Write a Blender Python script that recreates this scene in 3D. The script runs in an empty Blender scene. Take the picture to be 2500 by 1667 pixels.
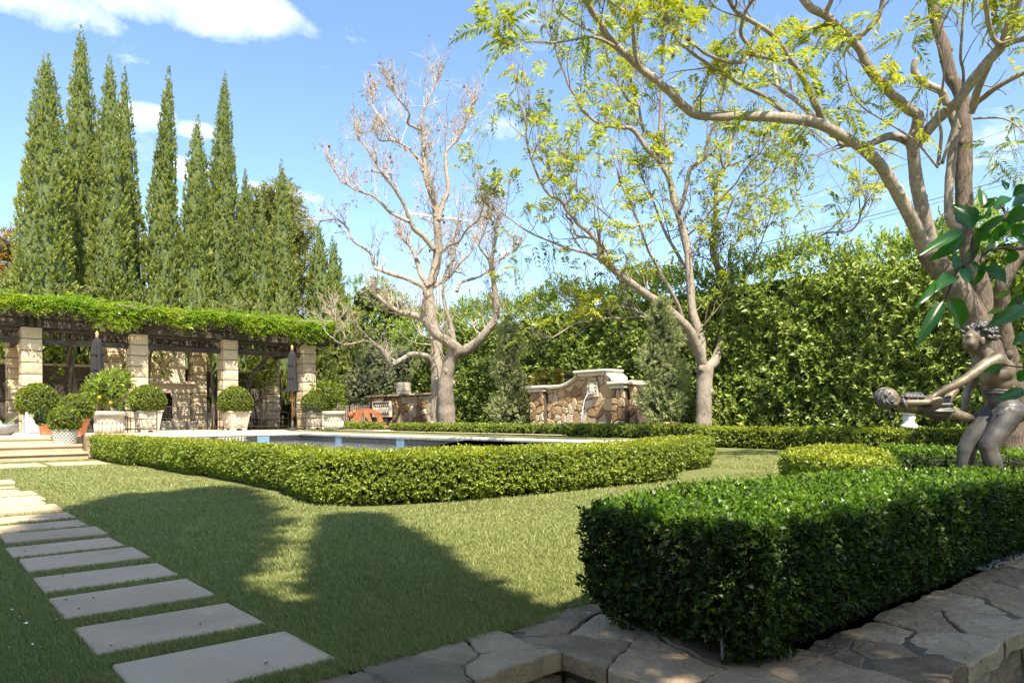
import bpy, bmesh, math, random
import numpy as np
from mathutils import Vector, Matrix, Quaternion

random.seed(7)
rng = np.random.default_rng(11)
sc = bpy.context.scene
COL = sc.collection

# ------------------------------------------------------------------ camera
EYE = 0.87                 # metres above the lawn
FPX, CU, CV, RHO = 1770.0, 1250.0, 1018.5, -0.00503   # focal length, optical centre, roll (photo is 2500 wide)
cam_d = bpy.data.cameras.new('camera')
cam = bpy.data.objects.new('camera', cam_d)
COL.objects.link(cam)
cam_d.sensor_width = 36.0
cam_d.lens = 36.0 * FPX / 2500.0
cam_d.shift_y = (CV - 833.5) / 2500.0
cam_d.clip_start = 0.05
cam_d.clip_end = 2000.0
_n = math.sqrt(1 + RHO * RHO)
_c, _s = 1 / _n, RHO / _n
cam.matrix_world = Matrix(((_c, -_s, 0, 0), (0, 0, -1, 0), (_s, _c, 0, EYE), (0, 0, 0, 1)))
sc.camera = cam

# ------------------------------------------------------------------ light
SUN_H = Vector((0.30, -0.954, 0)).normalized()      # horizontal direction towards the sun
SUN_EL = math.radians(55)
SUN_DIR = Vector((SUN_H.x * math.cos(SUN_EL), SUN_H.y * math.cos(SUN_EL), math.sin(SUN_EL)))
sun_d = bpy.data.lights.new('sun', 'SUN')
sun_d.energy = 4.9
sun_d.angle = math.radians(0.53)
sun_d.color = (1.0, 0.93, 0.80)
sun = bpy.data.objects.new('sun', sun_d)
sun.rotation_euler = SUN_DIR.to_track_quat('Z', 'Y').to_euler()
sun.location = (6, -20, 40)
COL.objects.link(sun)

world = bpy.data.worlds.new('World')
sc.world = world
world.use_nodes = True
SKY_STRENGTH = 0.115
sc.view_settings.view_transform = 'Standard'
sc.view_settings.look = 'None'
sc.view_settings.exposure = 1.4
sc.view_settings.gamma = 1.0
sc.view_settings.use_curve_mapping = False
sc.cycles.use_denoising = True
sc.cycles.max_bounces = 8
sc.cycles.diffuse_bounces = 4
sc.cycles.glossy_bounces = 3
sc.cycles.transmission_bounces = 4
sc.cycles.sample_clamp_indirect = 8.0

# ------------------------------------------------------------------ geometry of the picture -> the garden
AX = Vector((-0.6495, 0.7604, 0))     # along the path, away and to the left
BX = Vector((0.7604, 0.6495, 0))      # along the steps, away and to the right
def ray(u, v):
    return Vector((((u - CU) + RHO * (v - CV)) / FPX, 1.0, (RHO * (u - CU) - (v - CV)) / FPX))
def G(u, v, z=0.0):
    d = ray(u, v)
    t = (z - EYE) / d.z
    return Vector((d.x * t, t, z))
def D(u, v, Y):
    d = ray(u, v)
    return Vector((d.x * Y, Y, EYE + d.z * Y))
def AB(a, b, z=0.0):
    p = AX * a + BX * b
    return Vector((p.x, p.y, z))
def toab(p):
    return (p.x * AX.x + p.y * AX.y, p.x * BX.x + p.y * BX.y)
ROT_B = math.atan2(BX.y, BX.x)        # turn that lays local x along BX (local y then lies along AX)

# ------------------------------------------------------------------ objects
def link(name, data, parent=None, mat=None):
    o = bpy.data.objects.new(name, data)
    COL.objects.link(o)
    if parent is not None:
        o.parent = parent
    if mat is not None:
        data.materials.clear()
        data.materials.append(mat)
    return o
def thing(name, label, cat, loc=(0, 0, 0), rz=0.0, group=None):
    o = link(name, None)
    o.location = loc
    o.rotation_euler = (0, 0, rz)
    o.empty_display_size = 0.1
    return tag(o, label, cat, group)
def tag(o, label, cat, group=None, kind=None):
    if label: o['label'] = label
    if cat: o['category'] = cat
    if group: o['group'] = group
    if kind: o['kind'] = kind
    return o
def setting(name, loc=(0, 0, 0), rz=0.0):
    o = link(name, None)
    o.location = loc
    o.rotation_euler = (0, 0, rz)
    o['kind'] = 'structure'
    return o
def stuff(o):
    o['kind'] = 'stuff'
    return o
def copy_tree(o, parent=None):
    c = o.copy()
    COL.objects.link(c)
    if parent is not None:
        c.parent = parent
    for ch in list(o.children):
        copy_tree(ch, c)
    return c

# ------------------------------------------------------------------ mesh building
class MB:
    """collects shapes, builds one mesh"""
    def __init__(self):
        self.v, self.f = [], []
    def add(self, vs, fs, M=None):
        o = len(self.v)
        for p in vs:
            p = Vector(p)
            self.v.append(M @ p if M is not None else p)
        self.f += [[i + o for i in f] for f in fs]
        return self
    def box(self, x0, x1, y0, y1, z0, z1, M=None, taper=0.0, jit=0.0):
        t = taper
        vs = [(x0, y0, z0), (x1, y0, z0), (x1, y1, z0), (x0, y1, z0),
              (x0 + t, y0 + t, z1), (x1 - t, y0 + t, z1), (x1 - t, y1 - t, z1), (x0 + t, y1 - t, z1)]
        if jit:
            vs = [(x + random.uniform(-jit, jit), y + random.uniform(-jit, jit), z + random.uniform(-jit, jit)) for x, y, z in vs]
        return self.add(vs, [(3, 2, 1, 0), (4, 5, 6, 7), (0, 1, 5, 4), (1, 2, 6, 5), (2, 3, 7, 6), (3, 0, 4, 7)], M)
    def cbox(self, x0, x1, y0, y1, z0, z1, c=0.02, M=None):
        """box with chamfered edges"""
        vs, fs = [], []
        X, Y, Z = (x0, x1), (y0, y1), (z0, z1)
        idx = {}
        for i in range(2):
            for j in range(2):
                for k in range(2):
                    for ax in range(3):
                        p = [X[i] + (c if i == 0 else -c), Y[j] + (c if j == 0 else -c), Z[k] + (c if k == 0 else -c)]
                        p[ax] = (X, Y, Z)[ax][(i, j, k)[ax]]
                        idx[i, j, k, ax] = len(vs)
                        vs.append(p)
        def q(*a): fs.append([idx[t] for t in a])
        q((0,0,0,0),(0,0,1,0),(0,1,1,0),(0,1,0,0)); q((1,0,0,0),(1,1,0,0),(1,1,1,0),(1,0,1,0))
        q((0,0,0,1),(1,0,0,1),(1,0,1,1),(0,0,1,1)); q((0,1,0,1),(0,1,1,1),(1,1,1,1),(1,1,0,1))
        q((0,0,0,2),(0,1,0,2),(1,1,0,2),(1,0,0,2)); q((0,0,1,2),(1,0,1,2),(1,1,1,2),(0,1,1,2))
        for j in range(2):
            for k in range(2):
                q((0,j,k,1),(1,j,k,1),(1,j,k,2),(0,j,k,2))
        for i in range(2):
            for k in range(2):
                q((i,0,k,0),(i,1,k,0),(i,1,k,2),(i,0,k,2))
        for i in range(2):
            for j in range(2):
                q((i,j,0,0),(i,j,1,0),(i,j,1,1),(i,j,0,1))
        for i in range(2):
            for j in range(2):
                for k in range(2):
                    q((i,j,k,0),(i,j,k,1),(i,j,k,2))
        return self.add(vs, fs, M)
    def tube(self, pts, rad, n=8, cap=True, M=None):
        pts = [Vector(p) for p in pts]
        if not hasattr(rad, '__len__'):
            rad = [rad] * len(pts)
        vs, fs = [], []
        up = None
        for i, p in enumerate(pts):
            t = (pts[min(i + 1, len(pts) - 1)] - pts[max(i - 1, 0)])
            t = t.normalized() if t.length > 1e-9 else Vector((0, 0, 1))
            if up is None:
                up = t.orthogonal().normalized()
            else:
                up = up - t * up.dot(t)
                up = up.normalized() if up.length > 1e-6 else t.orthogonal().normalized()
            w = t.cross(up)
            for k in range(n):
                a = 2 * math.pi * k / n
                vs.append(p + (up * math.cos(a) + w * math.sin(a)) * rad[i])
        for i in range(len(pts) - 1):
            for k in range(n):
                k2 = (k + 1) % n
                fs.append((i * n + k, i * n + k2, (i + 1) * n + k2, (i + 1) * n + k))
        if cap:
            fs.append(tuple(range(n - 1, -1, -1)))
            fs.append(tuple((len(pts) - 1) * n + k for k in range(n)))
        return self.add(vs, fs, M)
    def lathe(self, prof, n=24, M=None, square=0.0):
        """prof: list of (r, z)"""
        vs, fs = [], []
        for r, z in prof:
            for k in range(n):
                a = 2 * math.pi * (k + 0.5) / n
                c, s = math.cos(a), math.sin(a)
                if square:
                    m = max(abs(c), abs(s)); q = 1 / m
                    rr = r * (1 - square + square * q)
                else:
                    rr = r
                vs.append((rr * c, rr * s, z))
        for i in range(len(prof) - 1):
            for k in range(n):
                k2 = (k + 1) % n
                fs.append((i * n + k, i * n + k2, (i + 1) * n + k2, (i + 1) * n + k))
        fs.append(tuple(range(n - 1, -1, -1)))
        fs.append(tuple((len(prof) - 1) * n + k for k in range(n)))
        return self.add(vs, fs, M)
    def prism(self, poly, z0, z1, M=None):
        n = len(poly)
        vs = [(p[0], p[1], z0) for p in poly] + [(p[0], p[1], z1) for p in poly]
        fs = [tuple(range(n - 1, -1, -1)), tuple(range(n, 2 * n))]
        fs += [(i, (i + 1) % n, n + (i + 1) % n, n + i) for i in range(n)]
        return self.add(vs, fs, M)
    def ball(self, c, r, nu=12, nv=8, M=None):
        c = Vector(c)
        r = Vector(r) if hasattr(r, '__len__') else Vector((r, r, r))
        vs, fs = [], []
        for j in range(1, nv):
            th = math.pi * j / nv
            for i in range(nu):
                ph = 2 * math.pi * i / nu
                vs.append((c.x + r.x * math.sin(th) * math.cos(ph), c.y + r.y * math.sin(th) * math.sin(ph), c.z + r.z * math.cos(th)))
        top, bot = len(vs), len(vs) + 1
        vs += [(c.x, c.y, c.z + r.z), (c.x, c.y, c.z - r.z)]
        for j in range(nv - 2):
            for i in range(nu):
                i2 = (i + 1) % nu
                fs.append((j * nu + i, (j + 1) * nu + i, (j + 1) * nu + i2, j * nu + i2))
        for i in range(nu):
            i2 = (i + 1) % nu
            fs.append((top, i, i2))
            fs.append((bot, (nv - 2) * nu + i2, (nv - 2) * nu + i))
        return self.add(vs, fs, M)
    def mesh(self, name, smooth=False):
        me = bpy.data.meshes.new(name)
        me.from_pydata([tuple(p) for p in self.v], [], self.f)
        bm = bmesh.new(); bm.from_mesh(me)
        bmesh.ops.recalc_face_normals(bm, faces=bm.faces)
        bm.to_mesh(me); bm.free()
        if smooth:
            me.polygons.foreach_set('use_smooth', [True] * len(me.polygons))
        me.update()
        return me
    def build(self, name, mat, parent=None, smooth=False):
        return link(name, self.mesh(name, smooth), parent, mat)

def np_mesh(name, V, F):
    """V (n,3), F (m,k) arrays -> mesh"""
    V = np.asarray(V, dtype=np.float32).reshape(-1, 3)
    F = np.asarray(F, dtype=np.int32)
    me = bpy.data.meshes.new(name)
    me.vertices.add(len(V)); me.vertices.foreach_set('co', V.ravel())
    me.loops.add(F.size); me.loops.foreach_set('vertex_index', F.ravel())
    me.polygons.add(len(F)); me.polygons.foreach_set('loop_start', np.arange(0, F.size, F.shape[1], dtype=np.int32))
    me.update(calc_edges=True)
    return me

def unit(a):
    return a / np.maximum(np.linalg.norm(a, axis=-1, keepdims=True), 1e-9)
def rdir(n):
    return unit(rng.normal(size=(n, 3)))
def npv(v):
    return np.array((v[0], v[1], v[2]), dtype=float)

class Waves:
    """smooth cheap noise for arrays of points, about -1..1"""
    def __init__(self, freq, n=7, seed=0):
        r = np.random.default_rng(seed)
        self.k = unit(r.normal(size=(n, 3))) * freq * r.uniform(.6, 1.6, size=(n, 1))
        self.p = r.uniform(0, 6.28, n)
    def __call__(self, P):
        return np.sin(P @ self.k.T + self.p).mean(axis=1) * 2.0

def leaves_vf(P, Dr, N, L, W, fold=0.3, droop=0.15, wide=0.45):
    """one folded kite per leaf"""
    n = len(P)
    L = np.broadcast_to(np.asarray(L, float), (n,))[:, None]
    W = np.broadcast_to(np.asarray(W, float), (n,))[:, None]
    S = unit(np.cross(Dr, N))
    N2 = np.cross(S, Dr)
    V = np.empty((n, 4, 3))
    V[:, 0] = P
    V[:, 1] = P + Dr * L * wide + S * W * .5 + N2 * W * fold
    V[:, 2] = P + Dr * L - N2 * L * droop
    V[:, 3] = P + Dr * L * wide - S * W * .5 + N2 * W * fold
    return V
def kites(name, Vs):
    V = np.concatenate([v.reshape(-1, 3) for v in Vs])
    F = np.arange(len(V), dtype=np.int32).reshape(-1, 4)
    return np_mesh(name, V, F)

def sprigs(P, Dr, k, L, W, spread=0.9, stem=0.6, jitter=.35, fold=.3, droop=.15):
    """k leaves round each shoot at P growing along Dr"""
    n = len(P)
    P2 = np.repeat(P, k, 0); D2 = np.repeat(Dr, k, 0)
    o = unit(np.cross(D2, np.tile((0.31, 0.2, 0.93), (n * k, 1)) + rng.normal(size=(n * k, 3)) * .05))
    w = np.cross(D2, o)
    ang = np.tile(np.arange(k) * 2.4, n) + np.repeat(rng.uniform(0, 6.28, n), k) + rng.normal(size=n * k) * .2
    rad = o * np.cos(ang)[:, None] + w * np.sin(ang)[:, None]
    t = np.tile((np.arange(k) + .5) / k, n)
    L2 = np.broadcast_to(np.asarray(L, float), (n,))
    Lr = np.repeat(L2, k) * rng.uniform(.7, 1.2, n * k)
    sp = spread * (1.15 - .7 * t)
    d = unit(D2 * np.cos(sp)[:, None] + rad * np.sin(sp)[:, None] + rng.normal(size=(n * k, 3)) * jitter * .4)
    base = P2 + D2 * (t * np.repeat(L2, k) * stem)[:, None]
    nn = unit(D2 - d * (D2 * d).sum(1, keepdims=True) + rng.normal(size=(n * k, 3)) * .15)
    return leaves_vf(base, d, nn, Lr, Lr * W, fold, droop)
# ------------------------------------------------------------------ materials
class NT:
    def __init__(self, nt):
        self.nt = nt
    def n(self, typ, **kw):
        nd = self.nt.nodes.new(typ)
        for k, v in kw.items():
            if k.startswith('i_'):
                key = k[2:].replace('_', ' ')
                if key.isdigit(): key = int(key)
                nd.inputs[key].default_value = v
            else:
                setattr(nd, k, v)
        return nd
    def l(self, a, b):
        self.nt.links.new(a, b)
def mat_new(name):
    m = bpy.data.materials.new(name)
    m.use_nodes = True
    m.node_tree.nodes.clear()
    t = NT(m.node_tree)
    out = t.n('ShaderNodeOutputMaterial')
    return m, t, out
def ramp(t, stops, interp='LINEAR'):
    r = t.n('ShaderNodeValToRGB')
    e = r.color_ramp.elements
    r.color_ramp.interpolation = interp
    while len(e) > 1: e.remove(e[-1])
    e[0].position = stops[0][0]; e[0].color = (*stops[0][1], 1)
    for p, c in stops[1:]:
        q = e.new(p); q.color = (*c, 1)
    return r
def rgbmix(t, fac, a, b, mode='MIX'):
    m = t.n('ShaderNodeMix', data_type='RGBA', blend_type=mode)
    for sock, val in ((m.inputs[0], fac), (m.inputs[6], a), (m.inputs[7], b)):
        if hasattr(val, 'links') or isinstance(val, bpy.types.NodeSocket): t.l(val, sock)
        elif isinstance(val, (int, float)): sock.default_value = val
        else: sock.default_value = (*val, 1) if len(val) == 3 else val
    return m.outputs[2]
def math_n(t, op, a, b=None, clamp=False):
    m = t.n('ShaderNodeMath', operation=op, use_clamp=clamp)
    for i, v in enumerate((a, b)):
        if v is None: continue
        if isinstance(v, (int, float)): m.inputs[i].default_value = v
        else: t.l(v, m.inputs[i])
    return m.outputs[0]
def noise(t, vec, scale, detail=4, rough=.55, dist=0.0):
    n = t.n('ShaderNodeTexNoise', i_Scale=scale, i_Detail=detail, i_Roughness=rough, i_Distortion=dist)
    t.l(vec, n.inputs['Vector'])
    return n.outputs['Fac']
def mapping(t, vec, sc_=(1, 1, 1)):
    m = t.n('ShaderNodeMapping')
    m.inputs['Scale'].default_value = sc_
    t.l(vec, m.inputs['Vector'])
    return m.outputs[0]
def bump(t, h, strength=.5, dist=.02, prev=None):
    b = t.n('ShaderNodeBump', i_Strength=strength, i_Distance=dist)
    t.l(h, b.inputs['Height'])
    if prev is not None: t.l(prev, b.inputs['Normal'])
    return b.outputs[0]
def princ(t, out, col, rough=.8, normal=None, spec=.35, metal=0.0):
    p = t.n('ShaderNodeBsdfPrincipled')
    if isinstance(col, bpy.types.NodeSocket): t.l(col, p.inputs['Base Color'])
    else: p.inputs['Base Color'].default_value = (*col, 1)
    if isinstance(rough, bpy.types.NodeSocket): t.l(rough, p.inputs['Roughness'])
    else: p.inputs['Roughness'].default_value = rough
    p.inputs['Specular IOR Level'].default_value = spec
    p.inputs['Metallic'].default_value = metal
    if normal is not None: t.l(normal, p.inputs['Normal'])
    if out is not None: t.l(p.outputs[0], out.inputs[0])
    return p

def leaf_mat(name, cols, trans=.35, tcol=None, rough=.45, spec=.4, clump=1.2, vary=.5):
    """cols: dark, mid, light leaf colours; each leaf gets its own by island"""
    m, t, out = mat_new(name)
    geo = t.n('ShaderNodeNewGeometry')
    pos = geo.outputs['Position']
    nz = noise(t, pos, clump, 2)
    f = math_n(t, 'ADD', math_n(t, 'MULTIPLY', geo.outputs['Random Per Island'], vary),
               math_n(t, 'MULTIPLY', math_n(t, 'SUBTRACT', nz, .25, True), 1.9 * (1 - vary)), True)
    r = ramp(t, [(i / (len(cols) - 1), c) for i, c in enumerate(cols)])
    t.l(f, r.inputs[0])
    col = r.outputs[0]
    p = princ(t, None, col, rough, spec=spec)
    tr = t.n('ShaderNodeBsdfTranslucent')
    tc = rgbmix(t, 1.0, col, tcol or (1.25, 1.35, .55), 'MULTIPLY')
    t.l(tc, tr.inputs[0])
    mx = t.n('ShaderNodeMixShader', i_0=trans)
    t.l(p.outputs[0], mx.inputs[1]); t.l(tr.outputs[0], mx.inputs[2])
    t.l(mx.outputs[0], out.inputs[0])
    return m

def stone_mat(name, cols, scale=6.0, rough=.85, bumpd=.02, fine=60, per_object=.0, spec=.25, bstr=.6):
    """mottled stone; with per_object > 0 each piece gets a tone of its own"""
    m, t, out = mat_new(name)
    tc = t.n('ShaderNodeTexCoord')
    geo = t.n('ShaderNodeNewGeometry')
    pos = geo.outputs['Position']
    n1 = noise(t, pos, scale, 6, .6, .3)
    f = n1
    if per_object:
        oi = t.n('ShaderNodeObjectInfo')
        f = math_n(t, 'ADD', math_n(t, 'MULTIPLY', n1, 1 - per_object), math_n(t, 'MULTIPLY', oi.outputs['Random'], per_object))
    r = ramp(t, [(.25 + .5 * i / (len(cols) - 1), c) for i, c in enumerate(cols)])
    t.l(f, r.inputs[0])
    n2 = noise(t, pos, fine, 5, .65)
    col = rgbmix(t, .22, r.outputs[0], ramp_out(t, n2, [(.3, (.55, .55, .55)), (.7, (1.25, 1.25, 1.25))]), 'MULTIPLY')
    nb = math_n(t, 'ADD', math_n(t, 'MULTIPLY', noise(t, pos, scale * 2.5, 5, .6), 1.0), math_n(t, 'MULTIPLY', n2, .25))
    princ(t, out, col, rough, bump(t, nb, bstr, bumpd), spec)
    return m
def ramp_out(t, fac, stops):
    r = ramp(t, stops); t.l(fac, r.inputs[0]); return r.outputs[0]

def bark_mat(name, c0, c1, c2, stretch=(9, 9, 1.6), scale=2.2, bumpd=.03, bstr=.8):
    m, t, out = mat_new(name)
    tc = t.n('ShaderNodeTexCoord')
    v = mapping(t, tc.outputs['Object'], stretch)
    n1 = noise(t, v, scale, 6, .65, .4)
    n2 = noise(t, tc.outputs['Object'], 1.3, 3)
    f = math_n(t, 'ADD', math_n(t, 'MULTIPLY', n1, .7), math_n(t, 'MULTIPLY', n2, .4))
    col = ramp_out(t, f, [(.32, c0), (.52, c1), (.75, c2)])
    princ(t, out, col, .85, bump(t, n1, bstr, bumpd), .2)
    return m

def plain_mat(name, c, rough=.6, metal=0.0, spec=.4, nscale=20, var=.25, bumpd=0.0):
    m, t, out = mat_new(name)
    geo = t.n('ShaderNodeNewGeometry')
    n1 = noise(t, geo.outputs['Position'], nscale, 5, .6)
    a = tuple(x * (1 - var) for x in c); b = tuple(x * (1 + var) for x in c)
    col = ramp_out(t, n1, [(.3, a), (.7, b)])
    princ(t, out, col, rough, bump(t, n1, .5, bumpd) if bumpd else None, spec, metal)
    return m

M = {}
# leaves
M['box'] = leaf_mat('boxwood_leaf', [(.07, .105, .018), (.17, .22, .032), (.30, .35, .05), (.46, .47, .09)], .36, rough=.42, clump=1.6, vary=.55)
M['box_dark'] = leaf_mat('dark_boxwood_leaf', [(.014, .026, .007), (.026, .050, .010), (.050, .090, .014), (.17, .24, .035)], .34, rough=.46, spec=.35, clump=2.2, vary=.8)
M['box_dark_lit_top'] = leaf_mat('painted_sunlit_boxwood_leaf', [(.060, .120, .016), (.13, .22, .024), (.25, .34, .04)], .42, rough=.38, clump=2.2, vary=.6)  # tops of the dark hedges: sunlight painted in as a brighter leaf colour
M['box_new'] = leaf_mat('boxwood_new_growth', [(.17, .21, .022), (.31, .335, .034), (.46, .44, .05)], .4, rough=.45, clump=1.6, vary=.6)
M['ball'] = leaf_mat('ball_boxwood_leaf', [(.085, .115, .014), (.17, .215, .022), (.28, .32, .035)], .3, rough=.45, clump=3, vary=.6)
M['laurel'] = leaf_mat('laurel_leaf', [(.085, .125, .028), (.19, .26, .05), (.34, .40, .085), (.56, .58, .20)], .38, (1.15, 1.3, .6), rough=.38, spec=.5, clump=.7, vary=.5)
M['cypress'] = leaf_mat('cypress_leaf', [(.085, .115, .032), (.19, .23, .062), (.32, .345, .09), (.48, .45, .14)], .30, rough=.6, spec=.25, clump=1.3, vary=.5)
M['juniper'] = leaf_mat('juniper_leaf', [(.17, .19, .08), (.29, .31, .13), (.42, .42, .19)], .2, rough=.6, spec=.2, clump=1.6, vary=.5)
M['pine'] = leaf_mat('pine_leaf', [(.09, .125, .03), (.19, .20, .045), (.36, .31, .065)], .25, rough=.6, clump=.5, vary=.4)
M['olive'] = leaf_mat('olive_leaf', [(.15, .17, .085), (.25, .27, .14), (.37, .38, .21)], .2, rough=.5, clump=1.5, vary=.6)
M['vine'] = leaf_mat('vine_leaf', [(.06, .125, .012), (.14, .245, .018), (.26, .345, .03), (.50, .44, .09)], .38, rough=.4, clump=1.1, vary=.5)
M['jaca'] = leaf_mat('feathery_leaf', [(.13, .21, .03), (.26, .34, .04), (.44, .43, .05), (.66, .52, .06)], .42, (1.2, 1.2, .5), rough=.5, clump=.8, vary=.55)
M['citrus'] = leaf_mat('citrus_leaf', [(.09, .15, .016), (.20, .27, .03), (.38, .42, .06)], .35, rough=.35, spec=.5, clump=2, vary=.7)
M['citrus_near'] = leaf_mat('glossy_citrus_leaf', [(.020, .075, .012), (.034, .115, .016), (.055, .165, .024)], .42, (1.6, 2.0, .5), rough=.28, spec=.55, clump=3, vary=.7)
M['autumn'] = leaf_mat('autumn_leaf', [(.20, .08, .02), (.32, .20, .03), (.30, .26, .05)], .4, clump=.6, vary=.5)
M['grass'] = leaf_mat('grass_blade', [(.12, .14, .038), (.20, .222, .065), (.29, .30, .098), (.39, .375, .15)], .3, (1.1, 1.2, .6), rough=.55, spec=.25, clump=.6, vary=.75)
M['shade_tree'] = leaf_mat('shade_tree_leaf', [(.03, .06, .012), (.06, .10, .02), (.10, .15, .03)], .15, clump=1, vary=.6)
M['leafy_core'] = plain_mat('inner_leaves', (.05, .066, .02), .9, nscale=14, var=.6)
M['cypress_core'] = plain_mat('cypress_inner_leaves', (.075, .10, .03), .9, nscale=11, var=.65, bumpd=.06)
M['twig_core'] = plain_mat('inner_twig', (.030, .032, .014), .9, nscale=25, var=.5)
# bark
M['bark'] = bark_mat('pale_bark', (.10, .076, .057), (.245, .198, .152), (.40, .335, .268), (6, 6, 3.0), 2.8, .02, .9)
M['bark_dark'] = bark_mat('dark_bark', (.045, .033, .024), (.125, .092, .066), (.26, .20, .15), (11, 11, 1.7), 2.6, .05, 1.0)
M['twig'] = bark_mat('twig_bark', (.09, .068, .05), (.20, .16, .125), (.30, .245, .195), (4, 4, 4), 3, .004, .3)
M['twig_dry'] = bark_mat('dry_twig_bark', (.24, .18, .13), (.42, .335, .265), (.55, .47, .39), (4, 4, 4), 3, .004, .3)
M['pod'] = plain_mat('seed_pod', (.085, .055, .035), .7, nscale=30)
# stone
M['lime'] = stone_mat('limestone', [(.46, .35, .215), (.55, .435, .285), (.62, .505, .35)], 2.2, .9, .05, 40, .35, bstr=.9)
M['lime_smooth'] = stone_mat('smooth_limestone', [(.48, .39, .275), (.56, .465, .335), (.62, .53, .40)], 1.5, .8, .006, 60, .3)
M['step'] = stone_mat('step_stone', [(.34, .25, .15), (.43, .325, .205), (.50, .39, .26)], 1.8, .8, .006, 50, .25)
M['paver'] = stone_mat('paver_concrete', [(.37, .265, .165), (.47, .345, .222), (.53, .40, .265)], 2.2, .85, .005, 120, .25, bstr=.6)
M['cast'] = stone_mat('cast_stone', [(.40, .345, .265), (.50, .44, .345), (.57, .51, .42)], 5, .85, .006, 60)
M['coping'] = stone_mat('coping_stone', [(.46, .39, .29), (.55, .475, .365), (.62, .54, .43)], 2, .75, .005, 50, .3)
M['flag'] = stone_mat('flagstone', [(.13, .088, .050), (.245, .172, .098), (.34, .242, .14), (.43, .325, .20)], 4.5, .75, .035, 38, .42, .35, 1.0)
M['mortar'] = stone_mat('mortar', [(.085, .070, .047), (.15, .122, .085)], 8, .95, .01, 80)
M['joint'] = stone_mat('dark_joint', [(.06, .045, .028), (.12, .09, .058)], 8, .95, .01, 80)
M['rubble'] = stone_mat('rubble_stone', [(.22, .13, .06), (.35, .23, .115), (.45, .325, .19), (.53, .43, .29)], 2.2, .85, .03, 30, .55, bstr=.8)
M['terra'] = plain_mat('terracotta', (.50, .205, .10), .8, nscale=14, var=.2)
M['white_paint'] = plain_mat('white_paint', (.74, .72, .68), .5, nscale=6, var=.05)
M['basket'] = plain_mat('woven_stone', (.58, .55, .48), .8, nscale=30, var=.25, bumpd=.004)
M['iron'] = plain_mat('wrought_iron', (.030, .026, .022), .5, .3, .5, 30, .4)
M['dark_wood'] = bark_mat('weathered_dark_wood', (.022, .018, .014), (.055, .045, .036), (.14, .12, .10), (1.5, 8, 8), 3, .006, .5)
M['canvas'] = plain_mat('dark_canvas', (.020, .019, .019), .85, nscale=40, var=.3)
M['pole_wood'] = plain_mat('pole_wood', (.30, .16, .07), .45, nscale=12, var=.3)
M['finial'] = plain_mat('finial_wood', (.52, .27, .13), .5)
M['rust'] = plain_mat('rusty_steel', (.36, .130, .055), .75, .2, .4, 5, .4, .003)
M['fire_dark'] = plain_mat('sooty_brick', (.035, .026, .02), .9, nscale=9, var=.5)
M['soil'] = plain_mat('potting_soil', (.05, .035, .025), .95, nscale=50, var=.4, bumpd=.01)
M['house_wall'] = plain_mat('dark_wall_render', (.085, .070, .055), .9, nscale=2.5, var=.3, bumpd=.004)
M['wire'] = plain_mat('cable', (.02, .02, .02), .6)
M['steel_grey'] = plain_mat('galvanised_steel', (.28, .28, .28), .5, .5)
M['tile_dark'] = plain_mat('dark_pool_tile', (.030, .032, .036), .25, nscale=30, var=.5, spec=.6)
M['tile_blue'] = plain_mat('blue_pool_tile', (.15, .25, .32), .25, nscale=8, var=.15, spec=.6)
M['pool_plaster'] = plain_mat('pool_plaster', (.10, .13, .14), .6, nscale=3, var=.2)
M['orange'] = plain_mat('orange_peel', (.75, .30, .03), .45)
M['petal'] = plain_mat('white_petal', (.75, .75, .72), .7)
M['gravel'] = plain_mat('gravel_stone', (.34, .30, .26), .85, nscale=15, var=.5)
M['lavender'] = plain_mat('lavender_flower', (.22, .16, .50), .7)

# bronze
def bronze():
    m, t, out = mat_new('patinated_bronze')
    geo = t.n('ShaderNodeNewGeometry')
    n1 = noise(t, geo.outputs['Position'], 5, 5, .6)
    n2 = noise(t, geo.outputs['Position'], 40, 4)
    col = ramp_out(t, n1, [(.3, (.085, .064, .040)), (.5, (.17, .130, .083)), (.7, (.30, .235, .155))])
    princ(t, out, col, ramp_out(t, n2, [(.3, (.42,) * 3), (.7, (.6,) * 3)]), bump(t, n2, .3, .003), .5, .4)
    return m
M['bronze'] = bronze()
def bronze_dark():
    m, t, out = mat_new('dark_bronze')
    geo = t.n('ShaderNodeNewGeometry')
    n1 = noise(t, geo.outputs['Position'], 6, 5, .6)
    n2 = noise(t, geo.outputs['Position'], 55, 4)
    col = ramp_out(t, n1, [(.3, (.045, .042, .040)), (.5, (.085, .078, .070)), (.7, (.14, .125, .108))])
    princ(t, out, col, .48, bump(t, n2, .3, .003), .5, .4)
    return m
M['bronze_dark'] = bronze_dark()

def lawn_mat():
    m, t, out = mat_new('turf')
    geo = t.n('ShaderNodeNewGeometry')
    pos = geo.outputs['Position']
    n1 = noise(t, pos, .8, 3)
    n2 = noise(t, pos, 55, 4, .7)
    n3 = noise(t, pos, 220, 2, .7)
    f = math_n(t, 'ADD', math_n(t, 'MULTIPLY', n1, .35), math_n(t, 'ADD', math_n(t, 'MULTIPLY', n2, .4), math_n(t, 'MULTIPLY', n3, .25)))
    col = ramp_out(t, f, [(.32, (.115, .13, .038)), (.5, (.225, .24, .075)), (.66, (.345, .34, .135))])
    princ(t, out, col, .85, bump(t, math_n(t, 'ADD', n2, n3), 1.0, .02), .15)
    return m
M['lawn'] = lawn_mat()

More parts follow.
